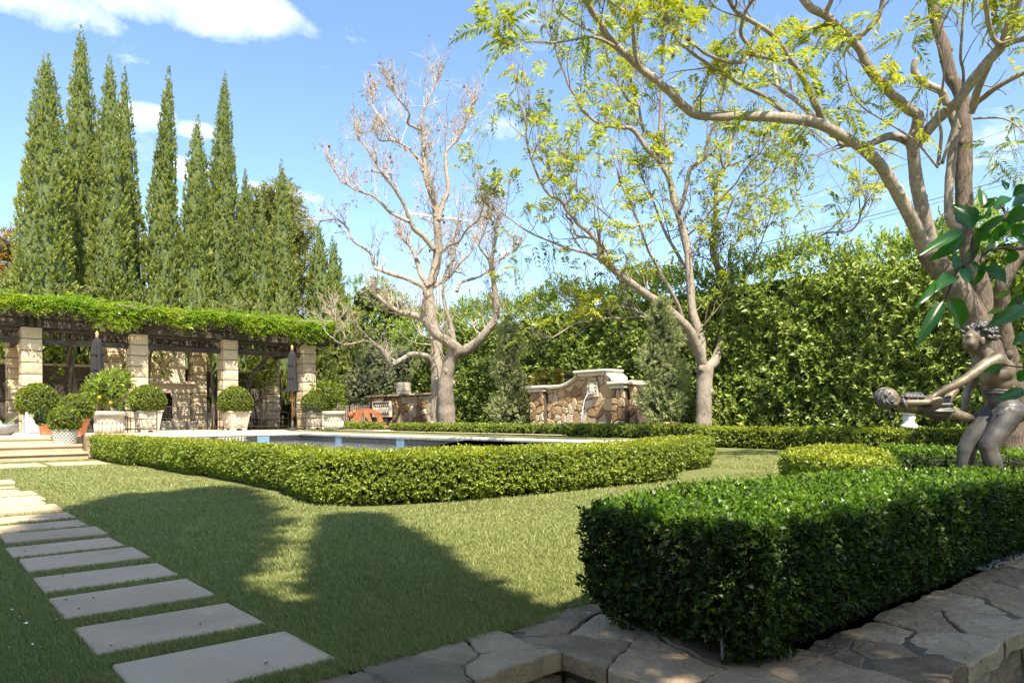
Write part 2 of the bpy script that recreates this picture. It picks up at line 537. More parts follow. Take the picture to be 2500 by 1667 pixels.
def water_mat():
    m, t, out = mat_new('pool_water')
    geo = t.n('ShaderNodeNewGeometry')
    pos = geo.outputs['Position']
    v = mapping(t, pos, (1.0, 1.0, 1.0))
    n1 = noise(t, v, 2.2, 3, .55, .6)
    n2 = noise(t, v, 9, 3, .6, .4)
    h = math_n(t, 'ADD', n1, math_n(t, 'MULTIPLY', n2, .35))
    nb = bump(t, h, .22, .08)
    p = princ(t, out, (.92, .97, 1.0), .02, nb, .5)
    p.inputs['IOR'].default_value = 1.333
    p.inputs['Transmission Weight'].default_value = .85
    return m
M['water'] = water_mat()

# ------------------------------------------------------------------ sky with a few clouds
def build_sky():
    t = NT(world.node_tree)
    t.nt.nodes.clear()
    out = t.n('ShaderNodeOutputWorld')
    bg = t.n('ShaderNodeBackground')
    sky = t.n('ShaderNodeTexSky', sky_type='NISHITA')
    sky.sun_disc = False
    sky.sun_elevation = SUN_EL
    sky.sun_rotation = math.atan2(SUN_DIR.x, SUN_DIR.y)
    sky.altitude = 100
    sky.air_density = 1.0
    sky.dust_density = 0.9
    sky.ozone_density = 1.6
    tc = t.n('ShaderNodeTexCoord')
    d = tc.outputs['Generated']
    sep = t.n('ShaderNodeSeparateXYZ'); t.l(d, sep.inputs[0])
    # cloud layer coordinates: direction projected on a plane overhead
    zc = math_n(t, 'ADD', math_n(t, 'MAXIMUM', sep.outputs[2], 0.0), .12)
    cx = math_n(t, 'DIVIDE', sep.outputs[0], zc); cy = math_n(t, 'DIVIDE', sep.outputs[1], zc)
    comb = t.n('ShaderNodeCombineXYZ'); t.l(cx, comb.inputs[0]); t.l(cy, comb.inputs[1])
    nz = noise(t, comb.outputs[0], 5.5, 9, .64, .5)
    soft = noise(t, comb.outputs[0], 1.1, 6, .6)
    # banks of cloud at their places in the sky
    banks = [((380, 0), (520, 88), .8), ((640, 40), (130, 85), .85), ((360, 283), (105, 46), .95), ((475, 318), (70, 34), .9),
             ((455, 412), (70, 48), .8), ((690, 470), (120, 30), .6), ((2440, 350), (150, 70), .5), ((0, -60), (380, 120), .8),
             ((1200, 300), (140, 60), .35), ((3300, 100), (500, 150), .9), ((-700, 250), (420, 130), .9)]
    total = None
    for (u, v), (su, sv), amp in banks:
        c = ray(u, v); L = c.length; c = c / L
        e1 = (ray(u + 50, v).normalized() - c); e2 = (ray(u, v - 50).normalized() - c)
        k1 = e1.length * su / 50; k2 = e2.length * sv / 50
        e1.normalize(); e2.normalize()
        def dotn(e, k):
            vm = t.n('ShaderNodeVectorMath', operation='SUBTRACT'); t.l(d, vm.inputs[0]); vm.inputs[1].default_value = c
            dm = t.n('ShaderNodeVectorMath', operation='DOT_PRODUCT'); t.l(vm.outputs[0], dm.inputs[0]); dm.inputs[1].default_value = e / k
            return math_n(t, 'POWER', math_n(t, 'ABSOLUTE', dm.outputs['Value']), 2.0)
        r2 = math_n(t, 'ADD', dotn(e1, k1), dotn(e2, k2))
        q = t.n('ShaderNodeVectorMath', operation='DOT_PRODUCT'); t.l(d, q.inputs[0]); q.inputs[1].default_value = c
        front = math_n(t, 'GREATER_THAN', q.outputs['Value'], 0.0)
        mk = math_n(t, 'MULTIPLY', math_n(t, 'MULTIPLY', math_n(t, 'SUBTRACT', 1.0, r2, True), amp), front)
        total = mk if total is None else math_n(t, 'MAXIMUM', total, mk)
    dens = math_n(t, 'ADD', math_n(t, 'MULTIPLY', total, .95), math_n(t, 'MULTIPLY', math_n(t, 'SUBTRACT', nz, .5), 1.7))
    mask = ramp_out(t, dens, [(.22, (0, 0, 0)), (1.0, (.80, .80, .80))])
    wisps = ramp_out(t, math_n(t, 'MULTIPLY', soft, nz), [(.30, (0, 0, 0)), (.55, (.32, .32, .32))])
    mk2 = rgbmix(t, 1.0, mask, wisps, 'SCREEN')
    fac = t.n('ShaderNodeRGBToBW'); t.l(mk2, fac.inputs[0])
    tint = rgbmix(t, 1.0, sky.outputs[0], (0.93, 1.0, 1.03), 'MULTIPLY')
    col = rgbmix(t, fac.outputs[0], tint, (7.2, 7.35, 7.6))
    t.l(col, bg.inputs[0])
    bg.inputs[1].default_value = SKY_STRENGTH
    t.l(bg.outputs[0], out.inputs[0])
build_sky()
# ================================================================== THE SETTING
T = 0.48                      # terrace height above the lawn
LOW = -0.75                   # the lower ground where the photographer stands

def sheet(name, polys, z, mat, parent=None):
    mb = MB()
    for poly in polys:
        pts = [AB(a, b, z) for a, b in poly]
        mb.add(pts, [tuple(range(len(pts)))])
    me = mb.mesh(name)
    o = link(name, me, parent, mat)
    if parent is None: o['kind'] = 'structure'
    return o

# lower ground: one sheet out to the horizon
mb = MB(); mb.add([(-600, -600, LOW), (600, -600, LOW), (600, 600, LOW), (-600, 600, LOW)], [(0, 1, 2, 3)])
o = mb.build('ground', M['lawn']); o['kind'] = 'structure'

# lawn with real thickness (its edge is held by the stone wall)
def slab_ab(name, poly, z0, z1, mat, parent=None):
    mb = MB()
    pts = [AB(a, b) for a, b in poly]
    mb.prism([(p.x, p.y) for p in pts], z0, z1)
    return mb.build(name, mat, parent)
lawn = slab_ab('lawn', [(2.22, -60), (2.22, 2.2), (1.32, 2.2), (1.32, 4.9), (-14, 4.9), (-14, 70), (14.0, 70), (14.0, 16.3), (11.9, 16.3), (11.9, 10.9), (7.75, 10.9), (7.75, 8.6), (7.0, 8.3), (7.0, 3.7), (18.3, 3.7), (18.3, -60)],
               LOW, 0.0, M['lawn'])
lawn['kind'] = 'structure'
# terrace: paving round the pool and under the pergola, a turf strip, planted ground at the back
PA0, PA1, PB0, PB1 = 7.35, 19.45, 4.2, 8.75        # water rectangle
terrace = slab_ab('terrace', [(18.93, -60), (18.93, PB0), (PA1, PB0), (PA1, PB1 + .55), (60, PB1 + .55), (60, -60)], LOW, T, M['paver'])
terrace['kind'] = 'structure'
# paving joints: large slabs laid on the terrace in front of the pergola
terrace_floor = terrace
for i in range(5):
    for j in range(8):
        a0 = 19.0 + i * 1.25 + (0.45 if i else 0); b0 = -1.9 + j * 1.25
        a1 = a0 + 1.235; b1 = b0 + 1.235
        if i == 0:
            if b0 > 3.0: continue
            a1 = 20.68
        if b0 + 1.2 > PB0 - .4 and a0 < PA1 + .45 and b0 < PB1 + .4:
            continue
        m_ = MB(); m_.cbox(-.61, .61, -(a1 - a0) / 2, (a1 - a0) / 2, 0, .02, .004)
        o = m_.build('paving_slab', M['lime_smooth'], terrace)
        o.location = AB((a0 + a1) / 2, b0 + .617, T + .002); o.rotation_euler = (0, 0, ROT_B)
# pool surround in front (between coping and hedge) and on the far side
sur = slab_ab('pool_surround', [(7.0, 3.8), (18.93, 3.8), (18.93, PB0), (PA0, PB0), (PA0, PB1), (PA1, PB1), (PA1, PB1 + .55), (60, PB1 + .55), (60, 60), (14.0, 60), (14.0, 16.3), (11.9, 16.3), (11.9, 10.9), (7.75, 10.9), (7.75, 8.6), (7.0, 8.3)],
              LOW, T - .06, M['soil'])
sur['kind'] = 'structure'
turf = sheet('turf_strip', [[(7.3, 9.12), (7.3, 11.2), (24, 11.2), (24, 9.3), (19.9, 9.12)], [(7.3, 8.9), (7.3, 9.12), (7.6, 9.12), (7.6, 8.9)]], T - .035, M['lawn'])
gravel_path = sheet('garden_path', [[(11.95, 11.75), (11.95, 13.2), (27, 13.2), (27, 11.75)], [(20.4, 9.4), (20.4, 9.31), (27, 9.31), (27, 11.75), (24.1, 11.75), (24.1, 9.4)]], T - .03, M['lime_smooth'])

# ---- pool
pool = setting('swimming_pool', AB((PA0 + PA1) / 2, (PB0 + PB1) / 2, 0), ROT_B)
LA, LB = (PA1 - PA0) / 2, (PB1 - PB0) / 2          # local y is along the path direction, local x along the steps
WZ = 0.25
mb = MB()
zb = -0.70
mb.add([(-LB, -LA, zb), (LB, -LA, zb), (LB, LA, zb), (-LB, LA, zb)], [(0, 1, 2, 3)])
for (x0, y0, x1, y1) in ((-LB, -LA, LB, -LA), (LB, -LA, LB, LA), (LB, LA, -LB, LA), (-LB, LA, -LB, -LA)):
    mb.add([(x0, y0, zb), (x1, y1, zb), (x1, y1, WZ - .12), (x0, y0, WZ - .12)], [(0, 1, 2, 3)])
mb.build('basin', M['pool_plaster'], pool)
# waterline tiles: a dark band in panels with pale blue accents
def tile_run(x0, y0, x1, y1, accents):
    L = math.hypot(x1 - x0, y1 - y0); ux, uy = (x1 - x0) / L, (y1 - y0) / L
    nx, ny = -uy, ux
    R = Matrix(((ux, nx, 0, x0), (uy, ny, 0, y0), (0, 0, 1, 0), (0, 0, 0, 1)))
    s = 0.0; k = 0
    cuts = sorted(accents)
    segs = []
    while s < L - .01:
        nxt = [c for c in cuts if c >= s - 1e-6]
        if nxt and abs(nxt[0] - s) < 1e-6:
            segs.append((s, s + .34, 'tile_blue', 'accent_tile')); s += .34; cuts.remove(nxt[0])
        else:
            e = min(s + .62, L, nxt[0] if nxt else L)
            segs.append((s, e, 'tile_dark', 'waterline_tile')); s = e
    for s0, s1, mt, nm in segs:
        m_ = MB(); m_.cbox(s0 + .004, s1 - .004, .0, .022, WZ - .14, T - .07, .003, R)
        m_.build(nm, M[mt], pool)
tile_run(LB, -LA, LB, LA, [0.9, 3.6, 6.6, 9.6])      # far long side
tile_run(LB, LA, -LB, LA, [.9, 3.2])                 # pergola end
tile_run(-LB, LA, -LB, -LA, [])
tile_run(-LB, -LA, LB, -LA, [])
# pale mosaic grilles on the pergola end
for s in (1.55, 2.5, 3.7):
    m_ = MB(); m_.box(LB - s - .72, LB - s, LA - .034, LA - .022, WZ + .035, T - .10)
    g = m_.build('spout_panel', M['cast'], pool)
    for k in range(8):
        m2 = MB(); x = LB - s - .72 + .05 + k * .088; m2.box(x, x + .045, LA - .042, LA - .034, WZ + .06, T - .115)
        m2.build('tile', M['tile_dark'], g)
# coping: bull-nosed stones
def coping_run(p0, p1, n, w=.36):
    p0, p1 = Vector(p0), Vector(p1)
    d = (p1 - p0); L = d.length / n; d.normalize()
    nrm = Vector((-d.y, d.x))            # inward is to the left
    prof = [(-.33, 0), (-.33, .05), (-.02, .06), (.025, .05), (.045, .025), (.04, -.01), (.022, -.03), (-.02, -.03)]
    for i in range(n):
        a = p0 + d * (i * L + .003); b = p0 + d * ((i + 1) * L - .003)
        vs = []
        for q in (a, b):
            for r, z in prof:
                e = q + nrm * r
                vs.append((e.x, e.y, T - .055 + z + random.uniform(-.0015, .0015)))
        k = len(prof)
        fs = [tuple(range(k)), tuple(range(2 * k - 1, k - 1, -1))] + [(j, (j + 1) % k, k + (j + 1) % k, k + j) for j in range(k)]
        m_ = MB(); m_.add(vs, fs)
        m_.build('coping_stone', M['coping'], pool)
coping_run((LB, -LA), (LB, LA + .33), 11)
coping_run((LB, LA), (-LB - .33, LA), 5)
coping_run((-LB, LA), (-LB, -LA - .33), 11)
coping_run((-LB, -LA), (LB + .33, -LA), 5)
# rounded nib of coping where the near end steps in
m_ = MB(); m_.cbox(LB - .62, LB + .34, -LA - .30, -LA + .40, T - .09, T + .02, .03)
m_.build('coping_stone', M['coping'], pool)
# water
nx, ny = 24, 60
m_ = MB(); m_.add([(-LB + .02, -LA + .02, WZ), (LB - .02, -LA + .02, WZ), (LB - .02, LA - .02, WZ), (-LB + .02, LA - .02, WZ)], [(0, 1, 2, 3)])
w_ = m_.build('pool_water', M['water'])
w_.location = pool.location; w_.rotation_euler = pool.rotation_euler
w_['kind'] = 'structure'

# ---- steps: three, each of long slabs
steps = setting('garden_steps', AB(18.2, 0, 0), ROT_B)
for k in range(3):
    y0 = k * .36; z1 = .16 * (k + 1)
    xe = [3.28, 3.22, 3.10][k]
    joints = [-9.0, -6.9, -4.7, -2.6, -.35, 1.55, xe] if k != 1 else [-9, -7.4, -5.2, -3.1, -.9, .85, xe]
    depth = .40 if k < 2 else .75
    for x0, x1 in zip(joints[:-1], joints[1:]):
        m_ = MB(); m_.box(x0 + .002, x1 - .002, y0 + .02, y0 + depth, .16 * k + .001, z1 - .062); m_.build('riser', M['step'], steps)
        prof = [(.0, -.06), (-.012, -.045), (-.015, -.03), (-.008, -.012), (.008, 0), (depth, 0), (depth, -.06)]
        vs = [(x, y0 + py, z1 + pz) for x in (x0 + .003, x1 - .003) for py, pz in prof]
        n = len(prof)
        m_ = MB(); m_.add(vs, [tuple(range(n)), tuple(range(2 * n - 1, n - 1, -1))] + [(j, (j + 1) % n, n + (j + 1) % n, n + j) for j in range(n)])
        m_.build('tread', M['step'], steps)
m_ = MB(); m_.cbox(3.30, 3.62, .1, 1.0, 0, T + .04, .02); m_.build('end_block', M['step'], steps)

# ---- stepping stone path on the lawn
path = setting('stepping_stone_path', AB(2.39, .885, 0), ROT_B)
for i in range(21):
    a0 = 2.385 + i * .622 - 2.39
    m_ = MB(); m_.cbox(-.315, .315, a0, a0 + .447, -.03, .014 + random.uniform(-.002, .003), .006)
    o = m_.build('paving_slab', M['paver'], path)
    o.rotation_euler = (random.uniform(-.004, .004), random.uniform(-.006, .006), random.uniform(-.008, .008)); o.location = (random.uniform(-.008, .008), random.uniform(-.006, .006), 0)
for b0, b1, a0 in ((2.30, 3.22, 15.85), (1.26, 2.18, 15.85), (.22, 1.14, 15.85)):
    m_ = MB(); m_.cbox(b0 - .885, b1 - .885, a0 - 2.39, a0 + 1.2 - 2.39, -.03, .013, .006)
    m_.build('paving_slab', M['paver'], path)

# ---- polygon cells for laid stone
def clip(poly, px, py, nx, ny):
    out = []
    for i in range(len(poly)):
        a, b = poly[i], poly[(i + 1) % len(poly)]
        da = (a[0] - px) * nx + (a[1] - py) * ny
        db = (b[0] - px) * nx + (b[1] - py) * ny
        if da <= 0: out.append(a)
        if (da < 0 < db) or (db < 0 < da):
            t = da / (da - db)
            out.append((a[0] + (b[0] - a[0]) * t, a[1] + (b[1] - a[1]) * t))
    return out
def cells(x0, x1, y0, y1, size, seed=0, stretch=1.0, top=None, relax=2):
    r = random.Random(seed)
    n = max(2, int((x1 - x0) * (y1 - y0) / (size * size)))
    pts = [(r.uniform(x0, x1), r.uniform(y0, y1)) for _ in range(n)]
    def cell(i):
        p = pts[i]
        poly = [(x0, y0), (x1, y0), (x1, y1), (x0, y1)]
        for j, q in enumerate(pts):
            if j == i: continue
            dx, dy = q[0] - p[0], (q[1] - p[1])
            poly = clip(poly, (p[0] + q[0]) / 2, (p[1] + q[1]) / 2, dx, dy * stretch)
            if len(poly) < 3: break
        return poly
    for _ in range(relax):
        new = []
        for i in range(n):
            c = cell(i)
            if len(c) < 3: new.append(pts[i]); continue
            cx = sum(p[0] for p in c) / len(c); cy = sum(p[1] for p in c) / len(c)
            new.append((pts[i][0] * .45 + cx * .55, pts[i][1] * .45 + cy * .55))
        pts = new
    out = []
    for i in range(n):
        c = cell(i)
        if len(c) < 3: continue
        if top is not None:
            cx = pts[i][0]; h = top(cx); sl = (top(cx + .05) - top(cx - .05)) / .1
            c = clip(c, cx, h, -sl, 1.0)
            if len(c) < 3: continue
        out.append(c)
    return out
def shrink(poly, g):
    """move every edge inwards by g"""
    n = len(poly)
    ar = sum(poly[i][0] * poly[(i + 1) % n][1] - poly[(i + 1) % n][0] * poly[i][1] for i in range(n))
    if ar < 0: poly = poly[::-1]
    res = poly
    for i in range(n):
        a, b = poly[i], poly[(i + 1) % n]
        dx, dy = b[0] - a[0], b[1] - a[1]
        L = math.hypot(dx, dy)
        if L < 1e-6: continue
        nx, ny = dy / L, -dx / L
        res = clip(res, a[0] - nx * g, a[1] - ny * g, nx, ny)
        if len(res) < 3: return None
    return res
def rough(poly, r, amp, maxlen):
    """break long edges and knock the corners about"""
    out = []
    n = len(poly)
    for i in range(n):
        a, b = poly[i], poly[(i + 1) % n]
        L = math.hypot(b[0] - a[0], b[1] - a[1])
        k = max(1, int(L / maxlen))
        for j in range(k):
            t = (j + (.12 if j == 0 and L > maxlen else 0)) / k
            w = amp if j else amp * .4
            out.append((a[0] + (b[0] - a[0]) * t + r.uniform(-w, w), a[1] + (b[1] - a[1]) * t + r.uniform(-w, w)))
    return out
def stone(poly, d0, d1, bev, r, tilt=.0):
    """polygon stone: local x, y in the face, z outwards"""
    n = len(poly)
    cx = sum(p[0] for p in poly) / n; cy = sum(p[1] for p in poly) / n
    tx, ty = r.uniform(-tilt, tilt), r.uniform(-tilt, tilt)
    vs = [(x, y, d0) for x, y in poly]
    vs += [(x, y, d1 - bev + (x - cx) * tx + (y - cy) * ty) for x, y in poly]
    inn = []
    for x, y in poly:
        L = math.hypot(x - cx, y - cy) or 1
        k = max(.3, 1 - 1.4 * bev / L)
        inn.append((cx + (x - cx) * k, cy + (y - cy) * k, d1 + (x - cx) * tx + (y - cy) * ty + r.uniform(-1, 1) * bev * .35))
    vs += inn
    vs.append((cx, cy, d1 + bev * r.uniform(.0, .5)))
    fs = [tuple(range(n - 1, -1, -1))]
    for i in range(n):
        j = (i + 1) % n
        fs += [(i, j, n + j, n + i), (n + i, n + j, 2 * n + j, 2 * n + i), (2 * n + i, 2 * n + j, 3 * n)]
    return vs, fs
def lay(parent, name, polys, mat, M4, gap, d0, d1, bev, seed, amp=.012, maxlen=.12, tilt=.02, var=.01, warp=.03):
    r = random.Random(seed)
    def wv(p):
        x, y = p
        return (x + warp * (math.sin(y * 13 + seed) + .6 * math.sin(y * 29 + x * 11)), y + warp * (math.sin(x * 12 + seed * 2) + .6 * math.sin(x * 31 - y * 9)))
    for p in polys:
        q = shrink(p, gap)
        if not q: continue
        ar = abs(sum(q[i][0] * q[(i + 1) % len(q)][1] - q[(i + 1) % len(q)][0] * q[i][1] for i in range(len(q)))) / 2
        if ar < .0015: continue
        q = [wv(p) for p in rough(q, r, amp, maxlen)]
        h = d1 + r.uniform(-var, var)
        vs, fs = stone(q, d0, h, bev, r, tilt)
        m_ = MB(); m_.add(vs, fs, M4)
        m_.build(name, mat, parent)

# ---- low retaining wall capped with flagstones, in the foreground
wall = thing('flagstone_wall', 'low rubble retaining wall capped with irregular grey brown flagstones at the lawn edge', 'wall')
M_cap = Matrix(((BX.x, AX.x, 0, 0), (BX.y, AX.y, 0, 0), (0, 0, 1, 0), (0, 0, 0, 1)))   # local x = b, y = a
mo = MB()
for b0, b1, a0, a1 in ((-6, 1.93, 1.97, 2.26), (1.93, 2.6, .95, 2.26), (2.6, 9, .95, 1.42)):
    mo.box(b0, b1, a0, a1, LOW, .0, M_cap)
mo.build('wall_core', M['mortar'], wall)
caps = cells(.2, 1.86, 1.9, 2.27, .30, 5, relax=3) + cells(1.86, 2.52, .88, 2.32, .36, 8, relax=3) + cells(2.52, 5.3, .88, 1.36, .30, 12, relax=3) + cells(5.3, 8.0, .88, 1.36, .4, 22)
caps += cells(-4, .2, 1.9, 2.27, .42, 15)
lay(wall, 'flagstone', caps, M['flag'], M_cap, .004, -.06, .008, .006, 3, amp=.007, maxlen=.035, tilt=.03, var=.005, warp=.010)
# rubble face below the cap
def face_stones(b0, b1, a, seed, facing='a'):
    cs = cells(b0, b1, LOW, -.075, .24, seed)
    if facing == 'a':      # looks towards smaller a
        M4 = Matrix(((BX.x, 0, -AX.x, AX.x * a), (BX.y, 0, -AX.y, AX.y * a), (0, 1, 0, 0), (0, 0, 0, 1)))
    else:                  # looks towards smaller b; b0..b1 runs along a
        M4 = Matrix(((AX.x, 0, -BX.x, BX.x * a), (AX.y, 0, -BX.y, BX.y * a), (0, 1, 0, 0), (0, 0, 0, 1)))
    lay(wall, 'wall_stone', cs, M['flag'], M4, .010, -.02, .03, .014, seed, tilt=.05, var=.015, warp=.015)
face_stones(-.8, 1.94, 1.965, 31)
face_stones(.94, 1.97, 1.945, 32, 'b')
face_stones(1.95, 5.5, .945, 33)
# ================================================================== PLANTS: generators
def inside(poly, X, Y):
    c = np.zeros(len(X), bool)
    n = len(poly)
    j = n - 1
    for i in range(n):
        xi, yi = poly[i]; xj, yj = poly[j]
        k = ((yi > Y) != (yj > Y)) & (X < (xj - xi) * (Y - yi) / (yj - yi + 1e-12) + xi)
        c ^= k
        j = i
    return c

def inset(poly, d):
    """move a counter-clockwise outline inwards by d, corner by corner (works for bent outlines)"""
    n = len(poly); out = []
    for i in range(n):
        p0, p1, p2 = poly[i - 1], poly[i], poly[(i + 1) % n]
        d1 = Vector((p1[0] - p0[0], p1[1] - p0[1])).normalized(); d2 = Vector((p2[0] - p1[0], p2[1] - p1[1])).normalized()
        n1 = Vector((-d1.y, d1.x)); n2 = Vector((-d2.y, d2.x))
        m = (n1 + n2)
        m = m.normalized() if m.length > 1e-6 else n1
        k = d / max(.5, m.dot(n1))
        out.append((p1[0] + m.x * k, p1[1] + m.y * k))
    return out

def hedge(name, label, cat, poly, z0, z1, n_sprigs, leaf, mat, k=6, lump=.03, lumpf=3.0, tuck=.06, group=None, holes=(), core=.075, seed=1, width=.5, top_share=None, rnd=.03, spread=.95, back=.25, stems=0, fuzz=.012, stem=.6, new=None):
    """clipped hedge: poly in garden a,b"""
    pts = [AB(a, b) for a, b in poly]
    P2 = [(p.x, p.y) for p in pts]
    ar = sum(P2[i][0] * P2[(i + 1) % len(P2)][1] - P2[(i + 1) % len(P2)][0] * P2[i][1] for i in range(len(P2)))
    if ar < 0: P2 = P2[::-1]
    n = len(P2)
    root = thing(name, label, cat, (P2[0][0], P2[0][1], z0), 0, group)
    off = np.array((P2[0][0], P2[0][1], z0))
    area_top = abs(ar) / 2
    H = z1 - z0
    edges = []
    for i in range(n):
        a, b = np.array(P2[i]), np.array(P2[(i + 1) % n])
        d = b - a; L = np.linalg.norm(d)
        nr = np.array((d[1], -d[0])) / L
        facing = -(a + b) / 2 @ nr
        edges.append((a, d, L, nr, 1.0 if facing > 0 else back))
    tot = area_top + sum(L * H * w for _, _, L, _, w in edges)
    Ps, Ns = [], []
    nt = int(n_sprigs * area_top / tot)
    xs = np.array(P2)
    m = 0
    acc = []
    while m < nt:
        q = rng.uniform(xs.min(0), xs.max(0), size=(nt * 2, 2))
        q = q[inside(P2, q[:, 0], q[:, 1])]
        acc.append(q); m += len(q)
    q = np.concatenate(acc)[:nt]
    Ps.append(np.column_stack([q, np.full(len(q), z1)])); Ns.append(np.tile((0., 0, 1), (len(q), 1)))
    for a, d, L, nr, w in edges:
        ne = int(n_sprigs * L * H * w / tot)
        s = rng.uniform(0, 1, ne); z = rng.uniform(0, 1, ne)
        p = a + d * s[:, None]
        tk = tuck * np.clip(1 - z / .35, 0, 1) ** 1.3
        p = p - nr * tk[:, None]
        Ps.append(np.column_stack([p, z0 + .02 + z * (H - .02)])); Ns.append(np.tile((nr[0], nr[1], 0.), (ne, 1)))
    P = np.concatenate(Ps); N = np.concatenate(Ns)
    w1, w2 = Waves(lumpf, seed=seed), Waves(lumpf * 3, seed=seed + 9)
    N3 = N.copy(); N3[:, 2] *= .45
    disp = (w1(P) * lump + w2(P) * lump * .5)
    P = P + N3 * disp[:, None] + rng.normal(size=P.shape) * fuzz
    # round the upper edges a little
    keep = np.ones(len(P), bool)
    for hx, hy, hz, hr in holes:
        keep &= np.linalg.norm((P - (hx, hy, hz)) / (1, 1, 1.2), axis=1) > hr * (1 + .4 * w2(P))
    P, N = P[keep], N[keep]
    depth = rng.uniform(0, 1, len(P)) ** 2 * leaf * 1.6
    P = P - N * depth[:, None]
    Dr = unit(N * .9 + np.array((0, 0, .35)) + rng.normal(size=P.shape) * .35)
    Ls = leaf * rng.uniform(.75, 1.25, len(P))
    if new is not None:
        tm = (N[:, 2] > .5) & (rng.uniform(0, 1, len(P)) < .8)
        link('new_growth_and_lit_top', kites('new_growth_and_lit_top', [sprigs(P[tm] - off, Dr[tm], k, Ls[tm], width, spread=spread, stem=stem)]), root, new)  # brighter top sprigs; on the dark hedges their colour paints in the sun
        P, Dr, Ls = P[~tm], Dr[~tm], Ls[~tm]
    V = sprigs(P - off, Dr, k, Ls, width, spread=spread, stem=stem)
    link('foliage', kites('foliage', [V]), root, mat)
    # woody inside
    c2 = MB()
    cen = np.mean(xs, 0)
    inner = inset(P2, core)
    if inner and len(inner) >= 3:
        nI = len(inner)
        w3 = Waves(9, seed=seed + 3)
        low = inset(P2, core + tuck + .03)
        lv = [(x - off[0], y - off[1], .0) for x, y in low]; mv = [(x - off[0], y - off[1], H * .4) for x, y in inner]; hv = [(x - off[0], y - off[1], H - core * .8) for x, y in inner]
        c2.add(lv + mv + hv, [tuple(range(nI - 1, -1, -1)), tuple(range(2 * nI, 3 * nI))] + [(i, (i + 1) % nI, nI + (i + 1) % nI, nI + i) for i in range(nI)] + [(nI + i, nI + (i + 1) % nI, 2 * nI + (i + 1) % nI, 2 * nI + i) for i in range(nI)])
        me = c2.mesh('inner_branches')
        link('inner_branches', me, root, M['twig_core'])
    if stems:
        sb = MB()
        for _ in range(stems):
            e = random.choice([e for e in edges if e[4] == 1.0])
            p = e[0] + e[1] * random.random() - e[3] * (tuck + .03)
            x, y = p - off[:2]
            sb.tube([(x, y, 0), (x + random.uniform(-.02, .02), y + random.uniform(-.02, .02), H * .3), (x + random.uniform(-.06, .06), y + random.uniform(-.06, .06), H * .6)], [.007, .005, .003], 5)
        stuff(sb.build('stems', M['twig'], root))
    return root

def cypress_mesh(H, R, n_clump, k=14, seed=0, leaf=.17, lean=0.0, cone=1.0, lower=.0):
    r = np.random.default_rng(seed)
    # a body made of upright flames: several leaders
    u = 1 - r.uniform(0, 1, n_clump) ** .75
    z = u * H
    def prof(t):
        return R * np.interp(t, [0, .12, .28, .45, .6, .75, .86, .94, 1.0], [.80, .92, 1.0, .93, .80, .60, .38, .18, .0]) * (1 + lower * np.clip(.35 - t, 0, 1))
    th = r.uniform(0, 2 * np.pi, n_clump)
    w = Waves(1.1, seed=seed + 5, n=9); w2 = Waves(3.2, seed=seed + 6, n=9)
    rad0 = prof(u)
    q = np.column_stack([np.cos(th) * rad0, np.sin(th) * rad0, z * .42])
    bumps = 1 + .22 * w(q * 1.3) + .18 * w2(q)
    rad = rad0 * bumps * (1 - .24 * r.uniform(0, 1, n_clump) ** 2)
    P = np.column_stack([np.cos(th) * rad + lean * u ** 2, np.sin(th) * rad, z])
    out = np.column_stack([np.cos(th), np.sin(th), np.zeros(n_clump)])
    Dr = unit(out * .55 + np.array((0, 0, 1.0)) + r.normal(size=P.shape) * .18)
    size = leaf * np.interp(u, [0, .6, .85, 1], [1.05, .9, .65, .36]) * r.uniform(.7, 1.3, n_clump)
    P[:, 2] -= size * .8
    V = sprigs(P, Dr, k, size, .34, spread=.62, stem=1.3, jitter=.5, fold=.25, droop=-.1)
    return kites('crown', [V])
def cypress_core(H, R, lean=0.0, seed=0, lower=.0, f=.80):
    w = Waves(1.1, seed=seed + 5, n=9); w2 = Waves(3.2, seed=seed + 6, n=9); w3 = Waves(7, seed=seed + 7, n=9)
    nz, nt = 46, 22
    u = np.linspace(0, .97, nz); th = np.arange(nt) * 2 * np.pi / nt
    U, TH = np.meshgrid(u, th, indexing='ij'); U = U.ravel(); TH = TH.ravel()
    r0 = R * np.interp(U, [0, .12, .28, .45, .6, .75, .86, .94, 1.0], [.80, .92, 1.0, .93, .80, .60, .38, .18, .0]) * (1 + lower * np.clip(.35 - U, 0, 1))
    q = np.column_stack([np.cos(TH) * r0, np.sin(TH) * r0, U * H * .42])
    rad = r0 * (1 + .22 * w(q * 1.3) + .18 * w2(q)) * f * (1 + .10 * w3(q * 2))
    V = np.column_stack([np.cos(TH) * rad + lean * U ** 2, np.sin(TH) * rad, U * H - .1])
    F = [(a * nt + b, a * nt + (b + 1) % nt, (a + 1) * nt + (b + 1) % nt, (a + 1) * nt + b) for a in range(nz - 1) for b in range(nt)]
    return np_mesh('inner_branches', V, np.array(F))
# ================================================================== HEDGES
# near hedge beside the flagstone wall
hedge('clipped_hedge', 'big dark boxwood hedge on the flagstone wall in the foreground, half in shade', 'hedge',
      [(1.26, 2.17), (1.26, 5.45), (1.75, 5.5), (2.18, 4.2), (2.34, 3.15), (2.06, 2.16)], 0.0, .485, 22500, .0245, M['box_dark'], new=M['box_dark_lit_top'], k=6, lump=.022, lumpf=4,
      tuck=.16, seed=3, core=.085, width=.52, back=.55, stems=8, fuzz=.010, spread=.85, stem=1.0)
